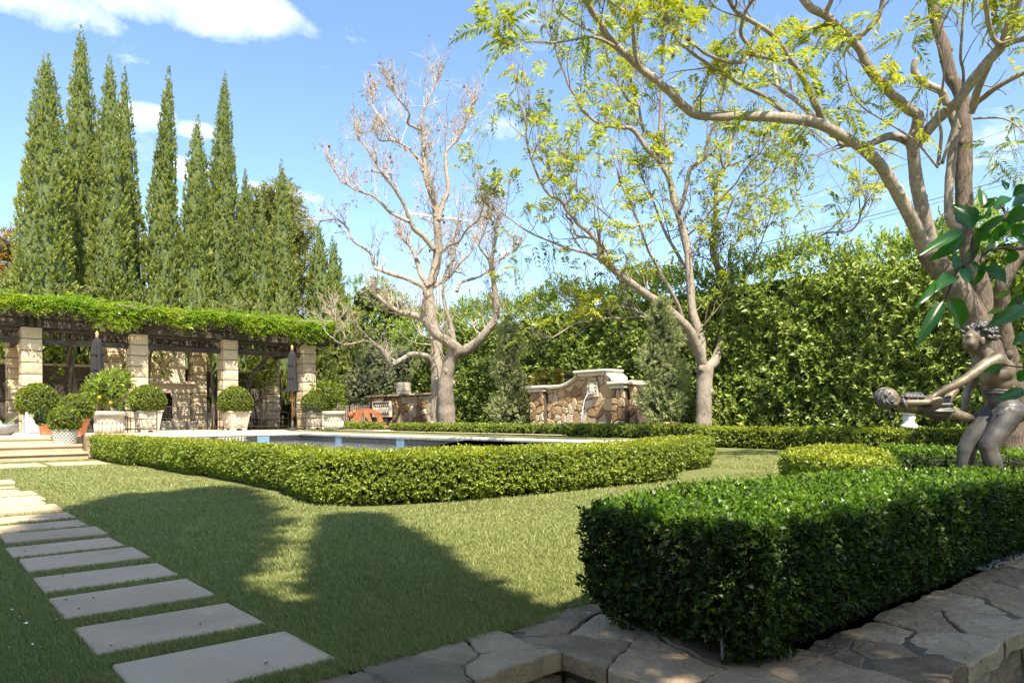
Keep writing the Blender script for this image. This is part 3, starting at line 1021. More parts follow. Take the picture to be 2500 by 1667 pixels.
# hedge round the pool
hp = [(18.15, 3.34), (16.0, 3.30), (15.0, 3.30), (14.6, 3.46), (11.6, 3.48), (11.3, 3.56), (8.35, 3.52), (7.9, 3.34), (6.75, 3.22), (6.35, 3.50), (6.0, 4.4),
      (5.95, 5.4), (6.0, 8.2), (6.75, 8.3), (7.0, 9.9), (7.25, 10.75), (7.75, 10.65), (7.4, 8.95), (6.95, 8.5), (6.85, 5.4), (6.95, 3.92), (18.2, 3.86)]
g1, g2 = G(1296, 1185, 0), G(700, 1150, 0)
hl = [(-.55, 7.15, .10, .13), (G(1296, 1205).x, G(1296, 1205).y + .02, .13, .14), (G(905, 1205).x, G(905, 1205).y, .16, .10), (G(760, 1172).x + .1, G(760, 1172).y - 1.35, .27, .09),
      (G(1065, 1212).x, G(1065, 1212).y, .05, .13), (G(1150, 1212).x, G(1150, 1212).y, .05, .10), (G(1430, 1208).x, G(1430, 1208).y, .06, .10)]
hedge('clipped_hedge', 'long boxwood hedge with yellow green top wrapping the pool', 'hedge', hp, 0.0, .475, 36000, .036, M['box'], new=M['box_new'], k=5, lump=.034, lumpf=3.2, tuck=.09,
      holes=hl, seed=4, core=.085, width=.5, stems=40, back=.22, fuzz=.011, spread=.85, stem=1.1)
# parterre hedges round the statue
hedge('clipped_hedge', 'low boxwood hedge with sunlit top between the lawn and the statue', 'hedge',
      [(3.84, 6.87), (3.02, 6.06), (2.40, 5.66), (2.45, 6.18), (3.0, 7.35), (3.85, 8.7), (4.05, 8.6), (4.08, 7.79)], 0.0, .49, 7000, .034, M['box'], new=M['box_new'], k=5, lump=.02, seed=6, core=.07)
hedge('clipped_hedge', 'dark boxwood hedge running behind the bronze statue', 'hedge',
      [(3.0, 7.55), (1.96, 7.7), (-3.5, 7.8), (-3.5, 8.7), (1.96, 8.7), (3.7, 8.85)], 0.0, .49, 8000, .037, M['box_dark'], new=M['box_dark_lit_top'], k=5, lump=.025, seed=8, core=.07)
hedge('clipped_hedge', 'long straight boxwood hedge at the foot of the tall laurel screen', 'hedge',
      [(12.3, 17.45), (-4, 17.3), (-4, 18.0), (12.3, 18.15)], 0.0, .52, 9000, .062, M['box'], new=M['box_new'], k=5, lump=.025, lumpf=2, seed=9, core=.09)
# low edging hedges beyond the pool
hedge('low_edging_hedge', 'low clipped edging hedge between the pool and the stone fountain wall', 'hedge', [(7.9, 11.15), (18.8, 11.25), (18.8, 11.65), (7.9, 11.6)], T, T + .19, 5000, .045, M['box'], k=5, lump=.015, seed=12, core=.04, tuck=.02)
hedge('low_edging_hedge', 'low clipped edging hedge in front of the rusty steel sculpture', 'hedge', [(21.5, 12.2), (27.0, 12.0), (27.0, 12.45), (21.5, 12.7)], T, T + .2, 2600, .05, M['box'], k=5, lump=.015, seed=13, core=.04, tuck=.02)
hedge('low_edging_hedge', 'short dark edging hedge beside the juniper planter box', 'hedge', [(11.75, 11.9), (11.75, 16.0), (12.0, 16.0), (12.0, 11.9)], .0, T + .16, 2600, .05, M['box_dark'], k=5, lump=.02, seed=14, core=.05)

# ---- tall laurel screen along the garden boundary
def laurel_screen():
    b0 = 19.2
    root = thing('laurel_screen', 'tall dense laurel hedge with shiny leaves screening the far side of the garden', 'tall hedge', AB(0, b0))
    off = npv(AB(0, b0))
    A_, B_ = npv(AX), npv(BX)
    n = 17500
    a = rng.uniform(-5, 32, n)
    top = 5.05 + .018 * (a + 5) + .22 * np.sin(a * 1.3) + .18 * np.sin(a * 3.1 + 1) + .10 * np.sin(a * 7.7)
    f = rng.uniform(0, 1, n)
    z = .1 + f ** .92 * (top - .1)
    P = A_ * a[:, None] + B_ * b0 + np.array((0, 0, 1.)) * z[:, None]
    w1, w2, w3 = Waves(1.1, seed=1, n=9), Waves(2.6, seed=2, n=9), Waves(6, seed=3, n=9)
    d = .20 * w1(P) + .15 * w2(P) + .09 * w3(P) + .30 * rng.uniform(0, 1, n) ** 2
    d = d + .9 * np.clip((z / top - .86) / .14, 0, 1) ** 2
    P = P + B_ * d[:, None]
    N = -B_
    Dr = unit(N * .8 + np.array((0, 0, .55)) + rng.normal(size=P.shape) * .45)
    V1 = sprigs(P - off, Dr, 6, .145 * rng.uniform(.75, 1.25, n), .42, spread=.85, stem=1.7, jitter=.55, fold=.2, droop=.2)
    # top growth
    nt = 2600
    a = rng.uniform(-5, 32, nt)
    top = 5.05 + .018 * (a + 5) + .22 * np.sin(a * 1.3) + .18 * np.sin(a * 3.1 + 1) + .10 * np.sin(a * 7.7)
    P = A_ * a[:, None] + B_ * (b0 + rng.uniform(.2, 1.6, nt))[:, None] + np.array((0, 0, 1.)) * (top + rng.normal(size=nt) * .14)[:, None]
    Dr = unit(np.array((0, 0, 1.0)) - B_ * .2 + rng.normal(size=P.shape) * .35)
    V2 = sprigs(P - off, Dr, 8, .14 * rng.uniform(.75, 1.3, nt), .38, spread=.7, stem=2.2, jitter=.5, fold=.2, droop=.2)
    stuff(link('foliage', kites('foliage', [V1, V2]), root, M['laurel']))
    mb = MB()
    MM = Matrix(((AX.x, BX.x, 0, 0), (AX.y, BX.y, 0, 0), (0, 0, 1, 0), (0, 0, 0, 1)))
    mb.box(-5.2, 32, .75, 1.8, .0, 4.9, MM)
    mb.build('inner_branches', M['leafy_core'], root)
    for k in range(34):
        x = -4.6 + k * 1.08
        m_ = MB(); m_.tube([(x, .45, 0), (x + random.uniform(-.1, .1), .5, 1.2), (x + random.uniform(-.25, .25), .8, 3.5)], [.06, .045, .02], 7, M=MM)
        m_.build('trunk', M['bark_dark'], root)
laurel_screen()

# ================================================================== CYPRESSES behind the pergola
CY_LAB = ['leftmost of the tall Italian cypresses, broad and dense at the base', 'tallest Italian cypress of the row behind the pergola',
          'slim Italian cypress, third from the left behind the pergola', 'Italian cypress pressed against the right side of its taller neighbour',
          'single Italian cypress standing apart in mid row with sky on both sides', 'shorter pointed Italian cypress touching the left side of a taller one',
          'tall Italian cypress with leaning tip at the right of the high row', 'slender low cypress just right of the high row', 'small pale cypress in front of the bushy pine',
          'narrow cypress rising through the bushy pine']
cy = [(113, 145, 150, 29.5, .06), (199, 84, 118, 31.5, .10), (268, 154, 88, 30.5, .03), (304, 183, 74, 32.5, -.05), (413, 181, 84, 31.5, .35), (482, 294, 88, 31.5, .10), (550, 191, 92, 33.0, .30),
      (600, 426, 58, 32.5, .05), (638, 487, 56, 31.5, .0), (688, 405, 70, 32.5, .0)]
for i, (u, v, wpx, a_, lean) in enumerate(cy):
    x = (u - CU) / FPX
    Y = (a_ + 1.3) / (-.6495 * x + .7604)
    tip = D(u, v, Y)
    H = tip.z - .2 + .35
    R = wpx * Y / FPX / 2 * .97
    t_ = thing('cypress_tree', CY_LAB[i], 'tree', (tip.x - lean, Y, .2), random.uniform(0, 6.28) * 0, 'Italian cypresses behind the pergola')
    n = int(3000 * (H / 14) * (R / 1.0) ** .6)
    link('crown', cypress_mesh(H, R, n, k=11, seed=20 + i, leaf=.155, lean=lean, lower=.25), t_, M['cypress'])
    link('inner_branches', cypress_core(H, R, lean, 20 + i, .25), t_, M['cypress_core'])
    m_ = MB(); m_.tube([(0, 0, -.2), (0, 0, H * .5)], [.14, .05], 8); m_.build('trunk', M['bark_dark'], t_)
# smaller flames at the feet of the row
YL = ['at the very left edge', 'below the leftmost tall cypress', 'below the tallest cypress', 'between the tallest and third cypress', 'below the close pair', 'left of the single cypress', 'right under the single cypress',
      'left of the shorter pointed one', 'under the leaning tipped one', 'right of the high row', 'before the bushy pine', 'last on the right']
cm = [cypress_mesh(4.6, .75, 420, k=13, seed=50 + i, leaf=.20, lower=.3) for i in range(2)]
cc = cypress_core(4.6, .75, 0, 50)
for i, (u, w_) in enumerate(((20, 1.15), (90, .95), (160, 1.05), (235, .95), (285, .95), (330, .6), (385, .75), (470, .85), (520, 1.0), (575, .95), (640, .9), (690, .75))):
    x = (u - CU) / FPX; Y = 31.6 / (-.6495 * x + .7604)
    t_ = thing('cypress_tree', 'young cypress filling the foot of the tall row, ' + YL[i], 'tree', (x * Y, Y, 1.6), i * 1.1, 'young cypresses at the foot of the row')
    t_.scale = (w_, w_, random.uniform(.95, 1.15))
    link('crown', cm[i % 2], t_, M['cypress']); link('inner_branches', cc, t_, M['cypress_core'])
    m_ = MB(); m_.tube([(0, 0, -1.4), (0, 0, 2)], [.07, .03], 6); m_.build('trunk', M['bark_dark'], t_)
# two slim far ones right of the pergola
cm = cypress_mesh(7.6, .62, 700, k=12, seed=61, leaf=.19)
cc = cypress_core(7.6, .62, 0, 61)
for i, (u, v, Y, lab) in enumerate(((779, 543, 36.0, 'slim cypress right of the pergola, the taller of a far pair'), (813, 577, 37.0, 'slim cypress half behind bare twigs, the shorter of a far pair'))):
    tip = D(u, v, Y)
    t_ = thing('cypress_tree', lab, 'tree', (tip.x, Y, tip.z - 7.6), i * 2.0, 'far pair of slim cypresses')
    link('crown', cm, t_, M['cypress']); link('inner_branches', cc, t_, M['cypress_core'])
    m_ = MB(); m_.tube([(0, 0, -3.5), (0, 0, 3)], [.12, .05], 7); m_.build('trunk', M['bark_dark'], t_)

# ================================================================== loose trees and shrubs
def shrub(name, label, loc, blobs, n, leaf, mat, k=7, width=.4, spread=.9, stem=1.3, trunk=None, group=None, up=.4, bark='bark_dark', core=.62, cat='shrub', droop=.15):
    """crown of leaf shoots spread through the outer shell of several blobs (x, y, z, rx, ry, rz)"""
    t_ = thing(name, label, cat, loc, 0, group)
    Ps, Ds = [], []
    vol = sum((b[3] * b[5]) for b in blobs)
    w = Waves(4.0 / max(b[3] for b in blobs), seed=int(loc[0] * 97) % 999, n=9)
    for b in blobs:
        m = int(n * b[3] * b[5] / vol)
        d = rdir(m)
        c = np.array(b[:3]); r = np.array(b[3:])
        s = (1 - .45 * rng.uniform(0, 1, m) ** 2) * (1 + .16 * w(d * r + c))
        Ps.append(c + d * r * s[:, None]); Ds.append(unit(d / r))
    P = np.concatenate(Ps); Dn = np.concatenate(Ds)
    # drop shoots buried deep inside another blob
    keep = np.ones(len(P), bool)
    for b in blobs:
        q = (P - np.array(b[:3])) / np.array(b[3:])
        keep &= (q ** 2).sum(1) > .35
    P, Dn = P[keep], Dn[keep]
    Dr = unit(Dn * .8 + np.array((0, 0, up)) + rng.normal(size=P.shape) * .4)
    link('crown', kites('crown', [sprigs(P, Dr, k, leaf * rng.uniform(.7, 1.25, len(P)), width, spread=spread, stem=stem, droop=droop)]), t_, mat)
    if core:
        mb = MB()
        for b in blobs:
            mb.ball(b[:3], (b[3] * core, b[4] * core, b[5] * core), 10, 7)
        stuff(mb.build('inner_branches', M['twig_core'], t_, True))
    if trunk:
        mb = MB(); mb.tube(*trunk, 8); mb.build('trunk', M[bark], t_, True)
    return t_

def at(u, v, Y):
    return D(u, v, Y)
# bushy pine between the cypresses
p = at(690, 470, 37)
shrub('pine_tree', 'bushy olive gold pine behind the small cypresses', (p.x, p.y, 0), [(-1.1, 0, 11.5, .9, 1, .9), (.0, 0, 11.9, .85, 1, .9), (.55, 0, 10.3, .9, 1, 1.0), (.6, 0, 8.6, .9, 1, 1.0), (-1.1, 0, 10, .9, 1, .9), (.3, 0, 6.8, .9, 1, 1.2), (-.2, 0, 8.8, 1.0, 1, 1.4), (.3, 0, 5.2, .8, 1, 1)],
      3900, .22, M['pine'], k=8, width=.24, trunk=([(0, 0, 0), (.1, 0, 6), (0, 0, 11)], [.2, .13, .04]), cat='tree', up=.6)
p = at(-8, 520, 34)
shrub('autumn_tree', 'orange and yellow leaved tree at the left edge behind the cypresses', (p.x, p.y, 0), [(0, 0, 8.9, 1.2, 1, .9), (.3, 0, 7.5, 1.3, 1, 1.0), (0, 0, 6.2, 1.4, 1, 1)], 1200, .16, M['autumn'], trunk=([(0, 0, 0), (0, 0, 8)], [.16, .06]), cat='tree')
# green mass between the pergola and the bare tree
p = at(770, 1040, 31)
shrub('cypress_bush', 'dark green cypress bush against the last pergola pillar', (p.x, p.y, T), [(.1, 0, 1.6, .8, .7, 1.5), (-.1, 0, 3.2, .65, .6, 1.0)], 1300, .15, M['cypress'], k=10, width=.3, spread=.6, up=1.0)
p = at(830, 1040, 34)
shrub('cypress_bush', 'tall grey green cypress bush behind the iron fence', (p.x, p.y, T), [(-.3, 0, 1.6, .8, .7, 1.6), (.5, 0, 2.0, .9, .7, 1.6), (.1, 0, 3.8, .8, .7, 1.3), (.2, 0, 5.0, .55, .5, .9)], 2000, .16, M['cypress'], k=10, width=.3, spread=.6, up=1.0)
p = at(905, 700, 39)
shrub('ficus_tree', 'round bright green tree rising behind the cypress bushes', (p.x, p.y, 0), [(0, 0, 7.2, 1.5, 1.2, 1.2), (1.2, 0, 6.6, 1.2, 1, 1.1), (-1.0, 0, 6.2, 1.1, 1, 1.1), (.3, 0, 5.2, 1.9, 1.2, 1.4), (.2, 0, 3.5, 2.2, 1.3, 1.8)], 2600, .15, M['laurel'], trunk=([(0, 0, 0), (0, 0, 6)], [.18, .08]), cat='tree')
p = at(960, 760, 41)
shrub('ficus_tree', 'dark green tree directly left of the bare trunk', (p.x, p.y, 0), [(0, 0, 4.6, 1.5, 1.2, 2.0), (.9, 0, 3.2, 1.6, 1.2, 2.0), (-.5, 0, 2.6, 1.6, 1.2, 2.0)], 2200, .16, M['laurel'], trunk=([(0, 0, 0), (0, 0, 4)], [.16, .08]), cat='tree')
p = at(905, 980, 33.5)
shrub('olive_bush', 'silvery grey olive bush above the relief panel wall', (p.x, p.y, T), [(-.3, 0, 1.9, 1.0, .7, 1.0), (.8, 0, 2.3, .9, .7, 1.0), (.3, 0, 3.1, .9, .7, .8), (1.5, 0, 3.0, .7, .6, .8)], 1700, .10, M['olive'], k=8, width=.26, spread=.8, trunk=([(0, 0, 0), (.1, 0, 1.2), (.4, 0, 2.5)], [.09, .07, .03]))
# citrus bush beside the ball planter at the end of the pergola
p = at(800, 1040, 27)
shrub('citrus_bush', 'light green citrus bush beyond the wide stone urn', (p.x, p.y, T), [(0, 0, 1.35, .48, .4, .42), (.2, 0, 1.0, .42, .4, .35), (-.2, 0, 1.05, .38, .35, .35)], 330, .105, M['citrus'], k=7, trunk=([(0, 0, 0), (0, 0, 1.2)], [.035, .02]), core=.4)
# junipers flanking the fountain wall
shrub('juniper_bush', 'loose grey green juniper left of the stone fountain wall', (*AB(16.9, 14.3)[:2], T), [(0, 0, .55, .58, .5, .55), (.12, 0, 1.3, .44, .4, .42), (-.10, 0, 1.9, .42, .4, .42), (.10, 0, 2.5, .34, .3, .42), (.0, 0, 3.05, .24, .2, .35)], 2100, .085, M['juniper'], k=10, width=.24, spread=.75, up=.6, trunk=([(0, 0, 0), (0, 0, 2.6)], [.05, .02]))
jb = AB(10.55, 13.6)
shrub('juniper_bush', 'loose grey green juniper standing in a square planter right of the fountain wall', (jb.x, jb.y, T + .2), [(0, 0, .5, .55, .46, .45), (.12, 0, 1.05, .46, .4, .40), (-.12, 0, 1.5, .42, .36, .38), (.10, 0, 1.95, .36, .3, .36), (-.04, 0, 2.4, .26, .22, .34), (.02, 0, 2.75, .16, .14, .22)], 2100, .08, M['juniper'], k=10, width=.24, spread=.75, up=.6, trunk=([(0, 0, -.15), (0, 0, 2.2)], [.05, .02]))
m_ = MB(); m_.cbox(-.30, .30, -.30, .30, T - .48, T + .27, .015)
pl_ = m_.build('planter_box', M['rubble']); pl_.location = (jb.x, jb.y, 0); pl_.rotation_euler = (0, 0, ROT_B)
tag(pl_, 'square stone planter box under the right hand juniper', 'planter')
# red-tipped shrub on the fountain wall shoulder
p = at(1330, 935, 22.6)
shrub('leafy_shrub', 'shrub with reddish yellow leaves peeping over the left shoulder of the fountain wall', (p.x, p.y, T), [(0, 0, 1.55, .55, .3, .28), (.75, 0, 1.65, .5, .3, .25), (.3, 0, 1.2, .8, .3, .4)], 260, .10, M['autumn'], k=6, core=.3)
# ================================================================== PERGOLA
PG = 25.2                                  # garden a of the front face of the pillars
pb = [2.83, 5.70, 8.56, 11.43]             # garden b of their left edges
PW, PH = .53, 3.10
perg = thing('pergola', 'long pergola of rough limestone pillars and dark timber beams across the terrace', 'pergola', AB(PG, 0, T), ROT_B)
# local: x along b, y along a (away), z up from the terrace
block_meshes = []
for k in range(6):
    m_ = MB()
    n = 6
    # quarry-faced block: front and left faces puckered
    h = .335
    vs, fs = [], []
    g = 5
    r = random.Random(k)
    def face(fn, amp):
        o = len(vs)
        for i in range(g + 1):
            for j in range(g + 1):
                e = 0 if i in (0, g) or j in (0, g) else amp * (1 if 1 < i < g - 1 or 1 < j < g - 1 else .7) * r.uniform(.45, 1.2)
                vs.append(fn(i / g, j / g, e))
        for i in range(g):
            for j in range(g):
                a = o + i * (g + 1) + j
                fs.append((a, a + g + 1, a + g + 2, a + 1))
    c = .008
    face(lambda s, t, e: (c + s * (PW - 2 * c), -e, c + t * (h - 2 * c)), .022)
    face(lambda s, t, e: (-e, c + s * (PW - 2 * c), c + t * (h - 2 * c)), .016)
    face(lambda s, t, e: (PW + e, c + s * (PW - 2 * c), c + t * (h - 2 * c)), .016)
    face(lambda s, t, e: (c + s * (PW - 2 * c), PW + e, c + t * (h - 2 * c)), .016)
    m_.add(vs, fs)
    m_.add([(c, 0, c), (PW - c, 0, c), (PW, c, c), (PW, PW - c, c), (PW - c, PW, c), (c, PW, c), (0, PW - c, c), (0, c, c)], [tuple(range(8))])
    m_.add([(c, 0, h - c), (PW - c, 0, h - c), (PW, c, h - c), (PW, PW - c, h - c), (PW - c, PW, h - c), (c, PW, h - c), (0, PW - c, h - c), (0, c, h - c)], [tuple(range(8))])
    block_meshes.append(m_.mesh('block'))
    block_meshes[-1].materials.append(M['lime'])
def pillar(b, y0, hpil=PH):
    m_ = MB(); m_.box(b + .02, b + PW - .02, y0 + .02, y0 + PW - .02, 0, hpil)
    p_ = m_.build('pillar', M['mortar'], perg)
    n = int(round(hpil / .345))
    for k in range(n):
        o = link('block', block_meshes[(k * 5 + int(b * 7)) % 6], p_)
        o.location = (b, y0, k * hpil / n + .004)
        o.scale = (1, 1, (hpil / n - .010) / .335)
for b in pb:
    pillar(b, 0)
    pillar(b, 3.3)
pillar(-.05, 0); pillar(-.05, 3.3)
# timber: paired beams, ladder frieze, rafters
def timber(name, x0, x1, y0, y1, z0, z1, parent=perg, c=.008):
    m_ = MB(); m_.cbox(x0, x1, y0, y1, z0, z1, c)
    return m_.build(name, M['dark_wood'], parent)
xs = [-.05] + pb
for row in (0, 3.3):
    timber('beam', -.75, 12.55, row + .05, row + .14, PH + .003, PH + .27)
    timber('beam', -.75, 12.55, row + .39, row + .48, PH + .003, PH + .27)
    timber('plate', -.75, 12.55, row + .0, row + .53, PH + .275, PH + .335)
    if row == 0:
        for y in (row + .16,):
            for i in range(len(xs) - 1):
                x0, x1 = xs[i] + PW + .004, xs[i + 1] - .004
                timber('frieze_rail', x0, x1, y, y + .07, PH - .10, PH - .005)
                timber('frieze_rail', x0, x1, y, y + .07, PH - .48, PH - .30)
                n = int((x1 - x0) / .24)
                for k in range(n + 1):
                    x = x0 + (x1 - x0) * k / n
                    xa, xb = max(x0, x - .022), min(x1, x + .022)
                    timber('frieze_slat', xa, xb, y + .015, y + .055, PH - .297, PH - .103, c=.004)
    for b in xs:      # bolster blocks over the pillars
        timber('bolster', b - .09, b + PW + .09, row + .16, row + .37, PH + .006, PH + .26)
        for dx in (.0, .20, .40):
            timber('dentil', b + dx, b + dx + .10, row - .06, row + .045, PH + .02, PH + .25)
# rafters with shaped tails
nr = 29
for k in range(nr):
    x = -.55 + k * 12.9 / (nr - 1)
    prof = [(-.50, .20), (-.52, .14), (-.46, .07), (-.36, .05), (-.30, .0), (4.3, .0), (4.3, .20)]
    vs = [(x + dx, y, PH + .34 + z) for dx in (-.035, .035) for y, z in prof]
    n = len(prof)
    m_ = MB(); m_.add(vs, [tuple(range(n)), tuple(range(2 * n - 1, n - 1, -1))] + [(j, (j + 1) % n, n + (j + 1) % n, n + j) for j in range(n)])
    m_.build('rafter', M['dark_wood'], perg)
for k in range(12):
    y = -.42 + k * .42
    timber('purlin', -.8, 12.6, y, y + .05, PH + .545, PH + .60, c=.004)
# end bracket at the left corner
for yy in (.1, 3.4):
    timber('side_beam', -.04, .05, -.3, 3.9, PH + .003, PH + .27)
    break
timber('side_beam', 2.9, 3.0, .54, 3.28, PH - .35, PH - .01); timber('side_beam', 11.6, 11.72, .54, 3.28, PH - .35, PH - .01)

# ---- house wall behind the pergola, with openings to the light
wl = thing('garden_wall', 'dark rendered wall standing behind the back pillars of the pergola', 'wall', AB(29.45, 0, T), ROT_B)
m_ = MB(); m_.box(-4, 12.4, 0, .25, 0, 2.25); m_.build('wall_face', M['house_wall'], wl)
m_ = MB(); m_.box(-4, 12.4, -.04, .29, 2.253, 2.33); m_.build('wall_coping', M['lime'], wl)

# ---- outdoor fireplace between the back pillars
fp = thing('outdoor_fireplace', 'limestone outdoor fireplace with carved overmantel under the pergola', 'fireplace', AB(28.55, 7.15, T), ROT_B)
def part(nm, mt, par, *boxes, c=.01):
    m_ = MB()
    for b in boxes: m_.cbox(*b, c)
    return m_.build(nm, mt, par)
part('jamb', M['lime_smooth'], fp, (-1.35, -.88, 0, .8, 0, 1.35)); part('jamb', M['lime_smooth'], fp, (.88, 1.35, 0, .8, 0, 1.35))
part('hearth', M['lime_smooth'], fp, (-1.5, 1.5, -.5, -.003, 0, .32))
part('lintel', M['lime_smooth'], fp, (-1.40, 1.40, -.05, .8, 1.353, 1.66))
part('mantel_shelf', M['lime_smooth'], fp, (-1.55, 1.55, -.18, .8, 1.663, 1.78), c=.03)
part('chimney_breast', M['lime_smooth'], fp, (-1.2, 1.2, .08, .8, 1.783, 3.0))
part('firebox', M['fire_dark'], fp, (-.877, .877, .55, .79, 0, 1.35))
m_ = MB(); m_.cbox(-.62, .62, .02, .078, 1.95, 2.85, .02); ov = m_.build('carved_panel', M['lime'], fp)
m_ = MB()
for k in range(14):
    a = k * .45
    m_.ball((.34 * math.cos(a) * (1 - k * .03), .0, 2.4 + .34 * math.sin(a) * (1 - k * .04)), (.07, .05, .07), 8, 6)
m_.tube([(-.3, 0, 2.05), (-.1, -.01, 2.3), (.05, -.02, 2.42), (.2, -.01, 2.35), (.33, 0, 2.1)], [.05, .06, .05, .06, .04], 8)
m_.build('carving', M['lime'], ov, True)
for s in (-1, 1):
    m_ = MB(); m_.lathe([(.11, .32), (.11, .40), (.075, .44), (.085, .7), (.085, 1.1), (.07, 1.15), (.12, 1.22), (.14, 1.34)], 16, Matrix.Translation((s * .80, -.02, 0)))
    m_.build('column', M['lime_smooth'], fp, True)
for k in range(3):
    m_ = MB(); m_.tube([(-.4 + k * .1, .2 + k * .08, .1 + k * .05), (.35 - k * .1, .25 + k * .05, .12 + k * .07)], .06, 8); m_.build('log', M['bark_dark'], fp)

# ---- wisteria over the pergola
vine = thing('wisteria_vine', 'bright green wisteria sprawling over the top of the pergola', 'vine', AB(PG, 0, T), ROT_B)
w1, w2 = Waves(1.2, seed=41, n=9), Waves(4, seed=42, n=9)
n = 5200
x = rng.uniform(-1.6, 12.9, n); y = rng.uniform(-.62, 4.4, n)
q = np.column_stack([x, y, np.zeros(n)])
hgt = .30 + .17 * w1(q) + .12 * w2(q)
edge = np.clip((y + .62) / .5, 0, 1)
P = np.column_stack([x, y, PH + .62 + hgt * edge ** .6 + rng.uniform(-.22, .05, n)])
# hanging fringe on the front
nf = 2600
xf = rng.uniform(-1.6, 12.95, nf)
qf = np.column_stack([xf, np.zeros(nf), np.zeros(nf)])
drop = np.clip(.30 + .26 * w1(qf * 1.7 + 3) + .22 * w2(qf * 1.3), .05, .8)
fz = rng.uniform(0, 1, nf)
Pf = np.column_stack([xf, -.50 + .10 * w2(qf) - .10 * np.sin(np.pi * fz) + rng.normal(size=nf) * .06, PH + .85 - fz * (drop + .16)])
ne = 500                                       # right-hand end
Pe = np.column_stack([12.75 + rng.uniform(-.2, .35, ne), rng.uniform(-.5, 4.2, ne), PH + .25 + rng.uniform(0, .65, ne)])
P = np.concatenate([P, Pf, Pe])
# each shoot carries a pinnate leaf: leaflets along a drooping rachis
k = 7
nn = len(P)
Dr = unit(rng.normal(size=(nn, 3)) * np.array((1, 1, .35)) + np.array((0, -.55, .15)))
L = rng.uniform(.16, .30, nn)
t = np.tile((np.arange(k) + 1) / k, nn)
side = np.tile(np.where(np.arange(k) % 2, 1, -1), nn)
P2 = np.repeat(P, k, 0); D2 = np.repeat(Dr, k, 0); L2 = np.repeat(L, k)
sd = unit(np.cross(D2, np.array((0, 0, 1.0))))
base = P2 + D2 * (L2 * t)[:, None] - np.array((0, 0, 1.0)) * (L2 * t * t * .5)[:, None]
ld = unit(D2 * .7 + sd * side[:, None] * 1.0 - np.array((0, 0, .25)) + rng.normal(size=D2.shape) * .25)
up = unit(np.array((0, 0, 1.0)) + rng.normal(size=D2.shape) * .35)
V = leaves_vf(base, ld, up, rng.uniform(.075, .12, len(base)), rng.uniform(.035, .05, len(base)), .2, .25)
stuff(link('foliage', kites('foliage', [V]), vine, M['vine']))
# a woody mat that carries the leaves
m_ = MB(); 
for k in range(90):
    x0 = random.uniform(-1, 12); y0 = random.uniform(-.6, 3.8)
    pts = []
    a = random.uniform(0, 6.28)
    for j in range(5):
        pts.append((x0, y0, PH + .64 + random.uniform(0, .12))); x0 += math.cos(a) * .45; y0 += math.sin(a) * .3; a += random.uniform(-.5, .5)
    m_.tube(pts, .015, 5)
m_.build('woody_stems', M['twig'], vine)
for k in range(14):      # wiry shoots sticking up out of the top
    x0 = random.uniform(0, 12)
    m_ = MB(); m_.tube([(x0, 1, PH + .8), (x0 + random.uniform(-.2, .2), .8, PH + 1.25), (x0 + random.uniform(-.5, .5), .6, PH + 1.45), (x0 + random.uniform(-.8, .8), .4, PH + 1.35)], [.01, .008, .006, .004], 4)
    m_.build('shoot', M['twig'], vine)
# twisted stems climbing the pillars
def stem(pts, r, seed):
    rr = random.Random(seed)
    for s in range(2):
        ph = s * 3.1
        m_ = MB()
        P_ = []
        n = 18
        for i in range(n + 1):
            f = i / n * (len(pts) - 1); j = min(int(f), len(pts) - 2); g = f - j
            p0, p1 = pts[j], pts[j + 1]
            a = i * .8 + ph
            P_.append((p0[0] + (p1[0] - p0[0]) * g + math.cos(a) * r * .9, p0[1] + (p1[1] - p0[1]) * g + math.sin(a) * r * .9, p0[2] + (p1[2] - p0[2]) * g))
        m_.tube(P_, [r * (1 - .4 * i / n) for i in range(n + 1)], 7)
        m_.build('climbing_stem', M['bark_dark'], vine, True)
stem([(4.25, .9, 0), (4.3, .95, 1.3), (4.2, .9, 2.3), (4.15, .7, 3.2)], .075, 1)
stem([(4.3, .9, 1.7), (4.9, .8, 1.55), (5.5, .6, 1.8), (5.9, .5, 2.6), (6.1, .5, 3.2)], .02, 2)
stem([(9.5, .6, 0), (9.6, .7, 1.2), (9.9, .9, 2.0), (10.6, 1.0, 2.7), (11.3, .9, 3.2)], .06, 3)
stem([(10.9, 2.6, 0), (10.95, 2.6, 1.2), (10.8, 2.5, 2.2)], .07, 6)
stem([(6.35, .65, 0), (6.4, .7, 1.6), (6.5, .6, 3.1)], .03, 4)
stem([(8.5, .7, .0), (8.45, .75, 1.8), (8.3, .6, 3.1)], .03, 5)
# leaves hanging inside
n = 420
P = np.column_stack([rng.uniform(3.4, 11.6, n), rng.uniform(.8, 3.0, n), PH - .1 - rng.uniform(0, 1, n) ** 2 * 1.3])
keep = np.sin(P[:, 0] * 2.1) > .1
P = P[keep]
V = sprigs(P, unit(rng.normal(size=P.shape) - np.array((0, 0, .8))), 7, .12, .4)
stuff(link('hanging_leaves', kites('hanging_leaves', [V]), vine, M['vine']))
tr = shrub('small_tree', 'slim potted tree with a pale trunk growing inside the right hand pergola bay', (*AB(PG + 2.4, 10.9)[:2], T), [(0, 0, 2.4, .42, .4, .6), (.1, 0, 1.9, .35, .35, .4)], 420, .09, M['citrus'], trunk=([(0, 0, 0), (.03, 0, 1.0), (0, 0, 2.2)], [.06, .05, .025]), core=.3, bark='bark', cat='tree')
